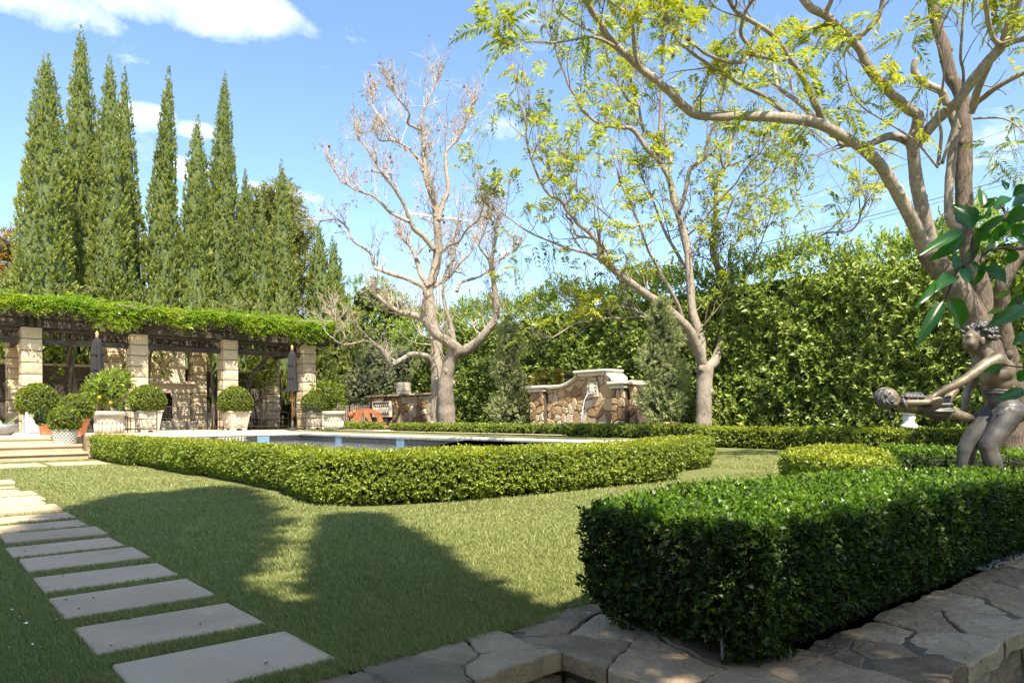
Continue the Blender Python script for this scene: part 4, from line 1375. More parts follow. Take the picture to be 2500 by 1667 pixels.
# ================================================================== TERRACE THINGS
def ball_leaves(r, n, leaf, k=6, seed=0, flat=.0):
    d = rdir(n)
    w = Waves(5, seed=seed)
    P = d * r * (1 + .025 * w(d * 2))[:, None] * (1 - .10 * rng.uniform(0, 1, n)[:, None] ** 2)
    P[:, 2] = np.maximum(P[:, 2], -r * (.62 - flat)) * np.where(P[:, 2] < 0, .95, .96)
    return kites('foliage', [sprigs(P, unit(d + rng.normal(size=d.shape) * .3), k, leaf * rng.uniform(.75, 1.2, n), .55, spread=.9)])
ballme = {}
def ball_shrub(label, loc, r, mat='ball', group='clipped boxwood balls in pots'):
    t_ = thing('boxwood_ball', label, 'shrub', loc, 0, group)
    key = round(r, 1)
    if (key, mat) not in ballme:
        n = int(1500 * (key / .45) ** 2)
        ballme[key, mat] = (ball_leaves(key, n, .048, 6, int(r * 100)), MB().ball((0, 0, 0), (key * .86, key * .86, key * .80), 14, 10).mesh('inner_branches', True))
    a, b = ballme[key, mat]
    link('foliage', a, t_, M[mat]).scale = (r / key,) * 3
    link('inner_branches', b, t_, M['twig_core']).scale = (r / key,) * 3
    m_ = MB(); m_.tube([(0, 0, -r * 1.0), (0, 0, 0)], [.03, .02], 6); m_.build('stem', M['bark_dark'], t_)
    return t_
def pot(name, label, cat, loc, prof, mat, n=28, group=None, square=0.0, rz=0.0, soil=None):
    t_ = thing(name, label, cat, loc, rz, group)
    m_ = MB(); m_.lathe(prof, n, None, square)
    m_.build('bowl', mat, t_, square == 0)
    r, z = soil
    m_ = MB(); m_.lathe([(r, z - .02), (r * .5, z), (0.01, z + .01)], n, None, square); m_.build('soil', M['soil'], t_)
    return t_
def ground_at(u, v, z=T):
    return G(u, v, z)
def spot(u, Y, z=T):
    x = ray(u, 1024).x * Y
    return Vector((x, Y, z))

def square_planter(label, loc, w, h, rz, arch=True, mat='cast', panel=True, taper=.75, group='square planters with boxwood balls'):
    t_ = thing('square_planter', label, 'planter', loc, rz, group)
    wb = w * taper
    m_ = MB()
    f = .07 if arch else 0
    s = wb / 2; S = w / 2
    m_.add([(-s, -s, f), (s, -s, f), (s, s, f), (-s, s, f), (-S, -S, h - .05), (S, -S, h - .05), (S, S, h - .05), (-S, S, h - .05)],
           [(3, 2, 1, 0), (4, 5, 6, 7), (0, 1, 5, 4), (1, 2, 6, 5), (2, 3, 7, 6), (3, 0, 4, 7)])
    m_.build('box_body', M[mat], t_)
    m_ = MB(); m_.cbox(-S - .025, S + .025, -S - .025, S + .025, h - .048, h, .012); m_.build('rim', M[mat], t_)
    if arch:
        for sx in (-1, 1):
            for sy in (-1, 1):
                m_ = MB(); m_.box(sx * s - (.16 if sx > 0 else 0), sx * s + (.16 if sx < 0 else 0), sy * s - (.16 if sy > 0 else 0), sy * s + (.16 if sy < 0 else 0), 0, f - .002, taper=.0)
                m_.build('foot', M[mat], t_)
    if panel:
        for ang in range(4):
            R = Matrix.Rotation(ang * math.pi / 2, 4, 'Z')
            m_ = MB()
            sl = (S - s) / h
            for x0, x1, z0, z1 in ((-s + .07, s - .07, .14, .165), (-s + .05, s - .05, h - .11, h - .085), (-s + .06, -s + .085, .168, h - .112), (s - .085, s - .06, .168, h - .112)):
                m_.add([(x0, -(s + sl * z0) - .012, z0), (x1, -(s + sl * z0) - .012, z0), (x1, -(s + sl * z1) - .012, z1), (x0, -(s + sl * z1) - .012, z1),
                        (x0, -(s + sl * z0) + .02, z0), (x1, -(s + sl * z0) + .02, z0), (x1, -(s + sl * z1) + .02, z1), (x0, -(s + sl * z1) + .02, z1)],
                       [(0, 1, 2, 3), (7, 6, 5, 4), (0, 4, 5, 1), (1, 5, 6, 2), (2, 6, 7, 3), (3, 7, 4, 0)], R)
            for k in range(5):
                m_.ball((random.uniform(-s * .5, s * .5), -(s + sl * h * .5) - .003, random.uniform(.2, h - .2)), (.05, .014, .05), 8, 6, R)
            m_.build('relief', M[mat], t_)
    m_ = MB(); m_.box(-S + .03, S - .03, -S + .03, S - .03, h + .001, h + .012); m_.build('soil', M['soil'], t_)
    return t_

# white timber planter by the steps
p = spot(93, 20.0)
wp = thing('square_planter', 'white painted timber planter box at the left pergola pillar', 'planter', p, ROT_B, 'square planters with boxwood balls')
m_ = MB(); m_.box(-.27, .27, -.27, .27, .05, .56); m_.build('box_body', M['white_paint'], wp)
for sx in (-1, 1):
    for sy in (-1, 1):
        m_ = MB(); m_.cbox(sx * .29 - .035, sx * .29 + .035, sy * .29 - .035, sy * .29 + .035, 0, .60, .005); m_.build('corner_post', M['white_paint'], wp)
for z in (.06, .52):
    for y in (-.30, .275):
        m_ = MB(); m_.box(-.253, .253, y, y + .026, z, z + .055); m_.build('rail', M['white_paint'], wp)
for k in range(6):
    m_ = MB(); m_.box(-.245 + k * .083, -.245 + k * .083 + .078, -.285, -.271, .116, .519); m_.build('board', M['white_paint'], wp)
m_ = MB(); m_.box(-.25, .25, -.25, .25, .561, .575); m_.build('soil', M['soil'], wp)
ball_shrub('largest clipped boxwood ball, in the white timber planter by the steps', p + Vector((0, 0, .58 + .30)), .50)
# stone planters
for u, Y, r, lb, lp in ((361, 20.6, .45, 'boxwood ball in the stone planter in front of the second pillar', 'tapered stone planter in front of the second pergola pillar'),
                        (575, 24.0, .51, 'boxwood ball in the stone planter in front of the third pillar', 'tapered stone planter in front of the third pergola pillar, half shaded'),
                        (494, 28.2, .47, 'shaded boxwood ball deep under the pergola', 'stone planter in the shade beside the fireplace'),
                        (769, 26.3, .46, 'boxwood ball behind the iron chair at the far end of the pergola', 'pale stone planter behind the iron chair at the far end')):
    p = spot(u, Y)
    square_planter(lp, p, r * 1.38, .64, ROT_B + (.12 if u == 575 else 0))
    ball_shrub(lb, p + Vector((0, 0, .65 + r * .56)), r)
# terracotta pots and basket on the steps
tpf = lambda R, h: [(R * .62, 0), (R * .64, .02), (R * .86, h * .62), (R * .90, h * .62), (R * .92, h * .68), (R * .93, h * .80), (R * 1.02, h * .81), (R * 1.04, h * .96), (R * .98, h), (R * .88, h), (R * .86, h * .9)]
p = spot(186, 17.4)
pot('terracotta_pot', 'large rolled rim terracotta pot at the top of the steps', 'pot', p, tpf(.29, .44), M['terra'], group='terracotta pots on the steps', soil=(.24, .41))
ball_shrub('boxwood ball in the large terracotta pot on the steps', p + Vector((0, 0, .44 + .20)), .355)
p = spot(115, 17.1)
pot('terracotta_pot', 'small plain terracotta pot at the edge of the top step', 'pot', p, [(.13, 0), (.135, .01), (.185, .27), (.20, .275), (.20, .30), (.17, .30), (.165, .27)], M['terra'], group='terracotta pots on the steps', soil=(.16, .285))
ball_shrub('small dark boxwood ball in the small terracotta pot', p + Vector((0, 0, .30 + .13)), .215, 'box_dark')
pb_ = G(159, 1084, .32)
bk = pot('basket_planter', 'pale woven stone basket planter standing on the middle step', 'planter', pb_, [(.19, 0), (.195, .01), (.235, .34), (.21, .34), (.20, .31)], M['basket'], group=None, soil=(.21, .32))
for row in range(8):
    z = .02 + row * .039
    R = .193 + .045 * z / .34 + .008
    nb = 20
    m_ = MB()
    for k in range(nb):
        a = 2 * math.pi * (k + .5 * (row % 2)) / nb
        m_.ball((R * math.cos(a), R * math.sin(a), z + .018), (.030, .030, .017), 6, 5, None)
    m_.build('weave_band', M['basket'], bk, True)
for z in (.0, .325):
    m_ = MB(); R = .2 + .04 * z / .33
    m_.tube([(R * math.cos(a), R * math.sin(a), z + .012) for a in [i * math.pi / 12 for i in range(25)]], .014, 6); m_.build('rope_edge', M['basket'], bk, True)
ball_shrub('bright boxwood ball in the woven basket planter', pb_ + Vector((0, 0, .36 + .17)), .30)
# fluted urns
def urn(label, loc, R, h, group='fluted stone urns'):
    t_ = pot('fluted_urn', label, 'urn', loc, [(R * .66, 0), (R * .67, .03), (R * .69, .05), (R * .80, h * .70), (R * .84, h * .78), (R * .82, h * .80), (R * .97, h * .83), (R * 1.0, h * .90), (R * .99, h * .97), (R * .93, h), (R * .80, h), (R * .78, h * .92)],
             M['cast'], 36, group, soil=(R * .8, h - .04))
    nf_ = 18
    for k in range(nf_):
        a = 2 * math.pi * k / nf_
        m_ = MB()
        rr = lambda z: R * (.69 + .11 * (z / (h * .7))) + .002
        m_.tube([((rr(z) + .004) * math.cos(a), (rr(z) + .004) * math.sin(a), z) for z in (.05, .2 * h, .35 * h, .48 * h)], [R * .095, R * .10, R * .105, R * .05], 7)
        m_.tube([((rr(z) - .0) * math.cos(a + math.pi / nf_), (rr(z)) * math.sin(a + math.pi / nf_), z) for z in (.46 * h, .6 * h, .72 * h)], [R * .03, R * .022, R * .03], 5)
        m_.build('flute', M['cast'], t_, True)
    return t_
pu = spot(267, 19.0)
urn('wide fluted cast stone urn holding an orange tree', pu, .43, .60)
ct = shrub('citrus_tree', 'small orange tree with light leaves growing in the fluted urn', (pu.x, pu.y, T + .6), [(0, 0, .62, .42, .40, .36), (.16, 0, .44, .40, .36, .30), (-.22, 0, .58, .36, .33, .28), (.18, 0, .8, .30, .3, .22)], 560, .10, M['citrus'], k=7, width=.34, trunk=([(0, 0, -.05), (.02, 0, .3), (0, 0, .7)], [.028, .022, .012]), core=.36, spread=.9, cat='tree', bark='bark')
m_ = MB(); m_.ball((-.03, -.40, .36), .042, 12, 8); m_.build('orange', M['orange'], ct, True)
m_ = MB(); m_.ball((.22, -.34, .22), .04, 12, 8); m_.build('orange', M['orange'], ct, True)
pu2 = spot(815, 24.0)
urn('wide fluted cast stone urn on the pool edge beside the last iron chair', pu2, .38, .62)

# ---- closed parasols
def parasol(label, loc, h, hc, lean=0.0):
    t_ = thing('parasol', label, 'umbrella', loc, 0, 'closed dark parasols')
    m_ = MB(); m_.tube([(0, 0, .05), (0, 0, h - .12)], .032, 10); m_.build('pole', M['pole_wood'], t_, True)
    m_ = MB(); m_.lathe([(.03, h - .12), (.045, h - .10), (.03, h - .06), (.05, h - .02), (.03, h + .03), (.005, h + .06)], 14); m_.build('finial', M['finial'], t_, True)
    # folds of canvas
    def cloth(z0, z1, prof, nm, folds=7, amp=.30):
        n = 56; m = 14
        vs, fs = [], []
        for j in range(m + 1):
            f = j / m; z = z0 + (z1 - z0) * f
            for i in range(n):
                a = 2 * math.pi * i / n
                r = prof(f) * (1 + amp * (abs(math.sin(a * folds / 2 + .6 * math.sin(3 * f))) - .55) + .05 * math.sin(a * 3 + f * 5))
                vs.append((r * math.cos(a), r * math.sin(a), z + .02 * math.sin(a * folds) * (1 if j in (0,) else 0)))
        for j in range(m):
            for i in range(n):
                i2 = (i + 1) % n
                fs.append((j * n + i, j * n + i2, (j + 1) * n + i2, (j + 1) * n + i))
        mm = MB(); mm.add(vs, fs); return mm.build(nm, M['canvas'], t_, True)
    H = h - .13
    L = hc
    cloth(H - L, H - .42 * L, lambda f: .20 - .085 * f ** .6 if f > .05 else .195, 'canopy')
    cloth(H - .68 * L, H - .20 * L, lambda f: .155 - .03 * f, 'canopy_fold')
    cloth(H - .36 * L, H, lambda f: .15 - .055 * f - .06 * max(0, f - .75) * 4 * .9, 'vent_cap')
    m_ = MB(); m_.tube([(.115 * math.cos(a), .115 * math.sin(a), H - .58 * L) for a in [k * math.pi / 8 for k in range(17)]], .014, 6); m_.build('tie_strap', M['canvas'], t_)
    for k in range(6):
        a = k * 1.05
        m_ = MB(); m_.tube([(.05 * math.cos(a), .05 * math.sin(a), H - L - .02), (.07 * math.cos(a), .07 * math.sin(a), H - L - .32)], .009, 5); m_.build('rib', M['pole_wood'], t_)
    m_ = MB(); m_.lathe([(.30, 0), (.30, .035), (.27, .06), (.06, .08), (.055, .30), (.045, .31)], 24); m_.build('base', M['iron'], t_, True)
    m_ = MB(); m_.tube([(.06, -.02, H - L - .3), (.10, -.05, H - L - .6), (.07, -.05, H - L - .85), (.05, -.03, H - L - .5)], .006, 5); m_.build('cord', M['pole_wood'], t_)
    return t_
parasol('closed dark grey parasol behind the orange tree in the left bay', spot(238, 20.4), 2.82, 1.35)
parasol('closed dark grey parasol beside the last pergola pillar', spot(714, 25.0), 2.86, 1.42)

# ---- wrought iron seating
def iron_seat(label, loc, w, rz, group='wrought iron terrace seats', back=.46, d=.62, name='iron_chair', arms=True):
    t_ = thing(name, label, 'chair' if w < 1 else 'bench', loc, rz, group)
    r = .011
    sh = .40
    def bars(nm, lst, rad=r):
        m_ = MB()
        for a, b in lst: m_.tube([a, b], rad, 6)
        return m_.build(nm, M['iron'], t_)
    x = w / 2
    for sx in (-1, 1):
        for y in (-d / 2, d / 2):
            bars('leg', [((sx * x, y, 0), (sx * x, y, sh))], .014)
    if w > 1.4:
        for y in (-d / 2, d / 2): bars('leg', [((0, y, 0), (0, y, sh))], .014)
    grid = [((-x, -d / 2, sh), (x, -d / 2, sh)), ((-x, d / 2, sh), (x, d / 2, sh)), ((-x, -d / 2, sh), (-x, d / 2, sh)), ((x, -d / 2, sh), (x, d / 2, sh))]
    n = int(w / .11)
    grid += [((-x + w * k / n, -d / 2, sh), (-x + w * k / n, d / 2, sh)) for k in range(1, n)]
    grid += [((-x, -d / 2 + d * k / 6, sh), (x, -d / 2 + d * k / 6, sh)) for k in range(1, 6)]
    bars('seat', grid, .008)
    # tilted back with a square grid
    by, bz = d / 2, sh + .02
    tx = .16
    top = lambda f: (by + tx * f, bz + back * f)
    g = []
    for k in range(n + 1):
        xx = -x + w * k / n
        g.append(((xx, *top(0)), (xx, *top(1))))
    for k in range(6):
        g.append(((-x, *top(k / 5)), (x, *top(k / 5))))
    bars('backrest', g, .0085)
    bars('back_frame', [((-x, *top(0)), (-x, *top(1.1))), ((x, *top(0)), (x, *top(1.1))), ((-x, *top(1)), (x, *top(1)))], .016)
    for sx in (-1, 1):
        m_ = MB(); m_.ball((sx * x, *top(1.13)), .028, 8, 6); m_.build('knob', M['iron'], t_, True)
        if arms:
            bars('arm', [((sx * x, -d / 2, sh), (sx * x, -d / 2, sh + .20)), ((sx * x, -d / 2 - .03, sh + .20), (sx * x, by + .07, sh + .24))], .013)
    bars('stretcher', [((-x, -d / 2, .12), (x, -d / 2, .12)), ((-x, d / 2, .12), (x, d / 2, .12)), ((-x, -d / 2, .12), (-x, d / 2, .12)), ((x, -d / 2, .12), (x, d / 2, .12))])
    return t_
TO_CAM = ROT_B                       # local +y points away from the pool
iron_seat('wrought iron lounge chair turned sideways beside the orange tree urn', spot(338, 20.0), .62, ROT_B + math.radians(95), d=.75, back=.55)
iron_seat('dark iron chair half hidden behind the fluted urn', spot(226, 20.4), .6, ROT_B + math.radians(150))
iron_seat('long wrought iron bench with a square grid back, seen from behind', spot(464, 23.6), 2.1, ROT_B + math.pi, back=.36, name='iron_bench')
iron_seat('wrought iron two seater with tilted grid back facing the pool', spot(660, 25.4), 1.05, ROT_B + math.radians(8), back=.52, name='iron_bench')
iron_seat('wrought iron chair with tilted grid back at the far end by the urn', spot(766, 25.3), .95, ROT_B + math.radians(4), back=.46)
iron_seat('dark iron chair in the shade behind the third pillar planter', spot(612, 26.0), .6, ROT_B + math.radians(60))
def side_table(label, loc):
    t_ = thing('side_table', label, 'table', loc, ROT_B)
    m_ = MB(); m_.cbox(-.3, .3, -.3, .3, .42, .45, .006); m_.build('table_top', M['iron'], t_)
    for sx in (-1, 1):
        for sy in (-1, 1):
            m_ = MB(); m_.tube([(sx * .27, sy * .27, 0), (sx * .27, sy * .27, .418)], .012, 6); m_.build('leg', M['iron'], t_)
side_table('low square iron side table between the lounge chair and the bench', spot(300, 21.4))

# ================================================================== FOUNTAIN WALL
ROT_F = math.atan2(-AX.y, -AX.x)            # local x to the right along the wall, local y away
FB, FA = 14.5, 13.5
fw = thing('fountain_wall', 'curved topped fieldstone fountain wall with a pale carved face spouting water', 'fountain', AB(FA, FB, T), ROT_F)
def ftop(x):
    if x < -1.37: return 1.20
    if x < -.55:
        f = (x + 1.37) / .82; return 1.20 + .30 * (f * f)
    if x < .50: return 1.50
    if x < .88:
        f = (x - .5) / .38; return 1.50 - .27 * f
    return 1.22
MF = Matrix(((1, 0, 0, 0), (0, 0, -1, 0), (0, 1, 0, 0), (0, 0, 0, 1)))     # face x,y -> local x,z ; outwards -> -y
m_ = MB()
px_ = [-2.44 + k * (1.45 + 2.44) / 60 for k in range(61)]
poly = [(-2.44, 0)] + [(1.45, 0)] + [(x, ftop(x) - .01) for x in reversed(px_)]
n_ = len(poly)
m_.add([(x, .0, z) for x, z in poly] + [(x, .45, z) for x, z in poly], [tuple(range(n_)), tuple(range(2 * n_ - 1, n_ - 1, -1))] + [(i, (i + 1) % n_, n_ + (i + 1) % n_, n_ + i) for i in range(n_)])
m_.build('wall_core', M['joint'], fw)
def sub(poly_list, x0, x1, z0, z1):
    """leave out stones that fall inside a rectangle, trim those that reach into it"""
    out = []
    for c in poly_list:
        cx = sum(p[0] for p in c) / len(c); cz = sum(p[1] for p in c) / len(c)
        if x0 < cx < x1 and z0 < cz < z1: continue
        out.append(c)
    return out
lay(fw, 'stone', sub(cells(-1.86, .76, 0, 1.55, .29, 71, top=ftop, relax=1), -.15, .15, .98, 1.2), M['rubble'], MF, .007, -.01, .04, .012, 71, amp=.012, maxlen=.06, tilt=.08, var=.012, warp=.016)
lay(fw, 'stone', cells(1.21, 1.45, 0, 1.2, .24, 77), M['rubble'], MF, .012, -.01, .05, .022, 77, tilt=.06, var=.018)
def fpier(x0, x1, seed):
    m = MB(); m.box(x0 + .01, x1 - .01, -.17, .46, 0, 1.12); m.build('pier_core', M['joint'], fw)
    Mp = MF.copy(); Mp[1][3] = -.17
    lay(fw, 'stone', cells(x0, x1, 0, 1.12, .23, seed), M['rubble'], Mp, .007, -.01, .035, .012, seed, tilt=.06, var=.012, warp=.01)
    # left return of the pier
    Ms = Matrix(((0, 0, -1, x0 + .01), (-1, 0, 0, .0), (0, 1, 0, 0), (0, 0, 0, 1)))
    lay(fw, 'stone', cells(0, .17, 0, 1.12, .2, seed + 1), M['rubble'], Ms, .008, -.01, .03, .015, seed + 1)
    m = MB(); m.cbox(x0 - .05, x1 + .05, -.25, .5, 1.123, 1.21, .02); m.build('pier_cap', M['cast'], fw)
    m = MB(); m.cbox(x0 - .10, x1 + .10, -.31, .54, 1.213, 1.31, .035); m.build('pier_cap', M['cast'], fw)
fpier(-2.44, -1.86, 81); fpier(.76, 1.20, 85)
# moulded coping, laid in lengths
def fcoping(x0, x1, n=8):
    prof = [(-.12, -.05), (-.16, -.03), (-.17, .02), (-.12, .06), (.5, .06), (.5, -.05)]
    rings = []
    for i in range(n + 1):
        x = x0 + (x1 - x0) * i / n
        rings.append([(x, y, ftop(x) + .045 + z) for y, z in prof])
    k = len(prof)
    vs = [p for r_ in rings for p in r_]
    fs = [tuple(range(k)), tuple(range(n * k + k - 1, n * k - 1, -1))]
    for i in range(n):
        fs += [(i * k + j, i * k + (j + 1) % k, (i + 1) * k + (j + 1) % k, (i + 1) * k + j) for j in range(k)]
    m = MB(); m.add(vs, fs); m.build('coping', M['cast'], fw)
fcoping(-1.80, -1.10); fcoping(-1.095, -.56); fcoping(-.50, .48, 1); fcoping(.52, .72); fcoping(1.31, 1.45, 1)
m = MB(); m.cbox(-.66, .60, -.22, .52, 1.58, 1.66, .03); m.build('coping', M['cast'], fw)
# carved face plaque
m = MB(); m.cbox(-.19, .19, -.10, -.02, .93, 1.33, .012); pq = m.build('face_plaque', M['cast'], fw)
m = MB()
for x0, x1, z0, z1 in ((-.19, .19, 1.29, 1.33), (-.19, .19, .93, .97), (-.19, -.15, .972, 1.288), (.15, .19, .972, 1.288)):
    m.cbox(x0, x1, -.125, -.101, z0, z1, .006)
m.build('plaque_frame', M['cast'], pq)
m = MB()
m.ball((0, -.12, 1.13), (.105, .055, .135), 16, 12)
m.ball((0, -.175, 1.125), (.022, .028, .045), 10, 8)                     # nose
for s in (-1, 1):
    m.ball((s * .045, -.165, 1.175), (.034, .016, .013), 8, 6)           # brow
    m.ball((s * .047, -.160, 1.145), (.020, .012, .012), 8, 6)           # eye
    m.ball((s * .055, -.155, 1.095), (.032, .024, .03), 8, 6)            # cheek
    m.ball((s * .11, -.115, 1.13), (.02, .02, .035), 8, 6)               # ear
    for k in range(4):
        m.ball((s * (.03 + .03 * k), -.13, 1.255 - .016 * k), (.028, .024, .026), 8, 6)   # curls
        m.ball((s * (.02 + .024 * k), -.14, 1.005 + .014 * k), (.022, .026, .036), 8, 6)  # beard
m.tube([(-.035, -.165, 1.06), (0, -.178, 1.068), (.035, -.165, 1.06)], [.01, .016, .01], 8)
m.tube([(-.03, -.165, 1.035), (0, -.175, 1.028), (.03, -.165, 1.035)], [.01, .015, .01], 8)
m.build('face', M['cast'], pq, True)
def jet_mat():
    m_, t, out = mat_new('falling_water')
    p_ = princ(t, out, (.9, .95, 1), .12, None, .5)
    p_.inputs['Transmission Weight'].default_value = .5
    return m_
m = MB(); m.tube([(-.0, -.18, 1.045), (-.02, -.27, 1.01), (-.05, -.36, .85), (-.07, -.42, .55), (-.08, -.46, .1)], [.010, .011, .010, .012, .016], 8); m.build('water_jet', jet_mat(), fw, True)
# basin kerb at its foot
m = MB(); m.cbox(-1.7, .9, -1.0, -.8, 0, .12, .02); m.build('basin_kerb', M['cast'], fw)

# ---- stone wall with a relief panel
RB = 16.0
sw = thing('stone_wall', 'low fieldstone garden wall with a carved relief panel left of the bare tree', 'wall', AB(25.9, RB, T), ROT_F)
m = MB(); m.box(-2.5, 2.7, 0, .4, 0, 1.28); m.build('wall_core', M['joint'], sw)
lay(sw, 'stone', sub(cells(-2.5, 2.7, 0, 1.27, .36, 91), -1.95, -.55, .45, 1.05), M['rubble'], MF, .009, -.01, .05, .018, 91, tilt=.07, var=.015, warp=.02)
for k in range(6):
    m = MB(); m.cbox(-2.58 + k * .88, -2.58 + k * .88 + .875, -.12, .46, 1.283, 1.36 + random.uniform(0, .015), .02); m.build('coping', M['rubble'], sw)
m = MB(); m.cbox(-2.0, -.55, -.13, -.02, .42, 1.10, .015); rp = m.build('relief_panel', M['cast'], sw)
m = MB()
for k in range(7):
    x = -1.8 + k * .175
    m.tube([(x, -.14, .55), (x, -.15, .85)], [.022, .022], 6)
    m.tube([(x + .02, -.14, .88), (x + .0875, -.15, .95), (x + .155, -.14, .88)], .018, 6)
    m.ball((x + .085, -.14, .78), (.035, .03, .04), 8, 6); m.ball((x + .085, -.14, .64), (.045, .03, .10), 8, 6)
m.build('carving', M['cast'], rp, True)
m = MB()
for x0, x1, z0, z1 in ((-2.0, -.55, 1.04, 1.10), (-2.0, -.55, .42, .48), (-2.0, -1.94, .482, 1.038), (-.61, -.55, .482, 1.038)):
    m.cbox(x0, x1, -.165, -.131, z0, z1, .008)
m.build('panel_frame', M['cast'], rp)
sp_ = at(985, 962, 33.0)
st = thing('stone_pier', 'grey coursed stone pier rising behind the relief wall', 'pillar', (sp_.x, sp_.y, T), ROT_F + .3)
m = MB(); m.box(-.21, .21, -.21, .21, 0, 2.0); m.build('pier_core', M['mortar'], st)
for k in range(10):
    m = MB(); m.cbox(-.24, .24, -.24, .24, .003 + k * .2, .195 + k * .2, .015); m.build('block', M['cast'], st)

# ---- iron fence beside it
p0, p1 = at(800, 1041, 32.2), at(908, 1041, 31.6)
d_ = (p1 - p0); L_ = math.hypot(d_.x, d_.y)
fe = thing('iron_fence', 'black iron picket fence between the pergola end and the relief wall', 'fence', (p0.x, p0.y, T), math.atan2(d_.y, d_.x))
for x in (0, L_ * .5, L_):
    m = MB(); m.cbox(x - .03, x + .03, -.03, .03, 0, 1.38, .006); m.build('post', M['iron'], fe)
for z in (.12, 1.12, 1.26):
    m = MB(); m.box(0, L_, -.015, .015, z, z + .03); m.build('rail', M['iron'], fe)
pk = MB(); pk.tube([(0, 0, .05), (0, 0, 1.262)], .011, 6); pkm = pk.mesh('picket'); pkm.materials.append(M['iron'])
n_ = int(L_ / .105)
for k in range(1, n_):
    o = link('picket', pkm, fe); o.location = (L_ * k / n_, .028, 0)
# weathered board fence seen through it
bf = thing('board_fence', 'grey weathered board fence showing behind the iron pickets', 'fence', (p0.x - .3, p0.y + .9, T), math.atan2(d_.y, d_.x))
for k in range(17):
    h_ = 1.0 + random.uniform(-.06, .04)
    m = MB(); m.box(k * .145, k * .145 + .138, 0, .02 + random.uniform(0, .012), 0, h_); m.build('board', M['bark'], bf)

# ---- rusty steel sculpture
rs_p = at(893, 1041, 29.2)
rs = thing('steel_sculpture', 'abstract rusty steel sculpture of a bowed kneeling figure', 'sculpture', (rs_p.x, rs_p.y, T), 0)
def plate(nm, poly, y0, y1):
    m = MB(); n = len(poly)
    m.add([(x, y0, z) for x, z in poly] + [(x, y1, z) for x, z in poly], [tuple(range(n)), tuple(range(2 * n - 1, n - 1, -1))] + [(i, (i + 1) % n, n + (i + 1) % n, n + i) for i in range(n)])
    return m.build(nm, M['rust'], rs)
plate('base_plate', [(-.72, 0), (-.72, .10), (-.55, .20), (-.05, .22), (.15, .16), (.15, 0)], -.22, .22)
arch = []
for k in range(11):
    a = math.pi * (1 - k / 10 * .88)
    arch.append((-.02 + .46 * math.cos(a) * (1.0 if a > 1.6 else 1.7), .30 + .48 * math.sin(a) + (-.28 if k == 10 else 0)))
inner = [(.0 + .36 * math.cos(math.pi * (1 - k / 10 * .85)) * (1 if k < 5 else 1.6), .28 + .32 * math.sin(math.pi * (1 - k / 10 * .85)) - (.22 if k == 10 else 0)) for k in range(11)]
plate('curved_back', arch + inner[::-1], -.13, .13)
plate('thigh', [(.45, 0), (.42, .10), (.50, .26), (.66, .20), (.95, .06), (.95, 0)], -.22, -.14)
plate('thigh', [(.48, 0), (.45, .10), (.52, .24), (.64, .18), (.9, .05), (.9, 0)], .14, .22)
plate('arm', [(-.30, .26), (-.14, .26), (-.04, .62), (-.16, .70), (-.28, .62)], -.33, -.245)
plate('sash', [(-.06, .74), (.12, .74), (.30, .28), (.18, .24), (.05, .45)], -.30, -.242)
m = MB(); m.ball((-.60, 0, .52), (.13, .12, .15), 12, 9); m.tube([(-.56, 0, .56), (-.38, 0, .66)], [.07, .1], 8); m.build('head', M['rust'], rs, True)

# ---- pale pedestal in front of the laurel
pp = at(2219, 1050, 17.6)
pd = thing('stone_pedestal', 'white turned stone pedestal with a bowl below the flying girl of the statue', 'pedestal', (pp.x, pp.y, 0))
m = MB(); m.cbox(-.24, .24, -.24, .24, 0, .40, .01); m.build('plinth', M['white_paint'], pd)
m = MB(); m.lathe([(.20, .403), (.22, .43), (.22, .50), (.17, .53), (.19, .58), (.20, .63), (.13, .68), (.12, .76), (.15, .80), (.15, .84), (.13, .86)], 24); m.build('base', M['white_paint'], pd, True)
m = MB(); m.lathe([(.12, .862), (.20, .92), (.26, 1.02), (.30, 1.06), (.29, 1.09), (.22, 1.06)], 24); m.build('bowl', M['white_paint'], pd, True)

# ---- low rendered wall and gravel at the right edge
lw = tag(slab_ab('low_wall', [(1.58, 5.85), (1.58, 10), (1.86, 10), (1.86, 5.85)], -.05, .30, M['lime_smooth']), 'low smooth rendered wall at the right end of the dark hedge', 'wall')
gp = sheet('gravel_bed', [[(1.30, 4.6), (1.30, 10), (1.60, 10), (1.60, 4.6)]], .008, M['gravel'])
n = 2600
a_ = rng.uniform(1.33, 1.58, n); b_ = rng.uniform(4.7, 8.0, n)
A_, B_ = npv(AX), npv(BX)
Pg = A_ * a_[:, None] + B_ * b_[:, None] + np.array((0, 0, .012))
tet = np.array([(1, 1, 1), (1, -1, -1), (-1, 1, -1), (-1, -1, 1)], float) * .008
rot = unit(rng.normal(size=(n, 3))); rot2 = unit(np.cross(rot, rng.normal(size=(n, 3)))); rot3 = np.cross(rot, rot2)
Vg = (tet[None, :, 0:1] * rot[:, None] + tet[None, :, 1:2] * rot2[:, None] + tet[None, :, 2:3] * rot3[:, None]) * rng.uniform(.6, 1.5, n)[:, None, None] + Pg[:, None]
base_i = (np.arange(n) * 4)[:, None]
Fg = np.concatenate([base_i + np.array(q) for q in ((0, 1, 2), (0, 2, 3), (0, 3, 1), (1, 3, 2))])
stuff(link('gravel', np_mesh('gravel', Vg, Fg), None, M['gravel']))
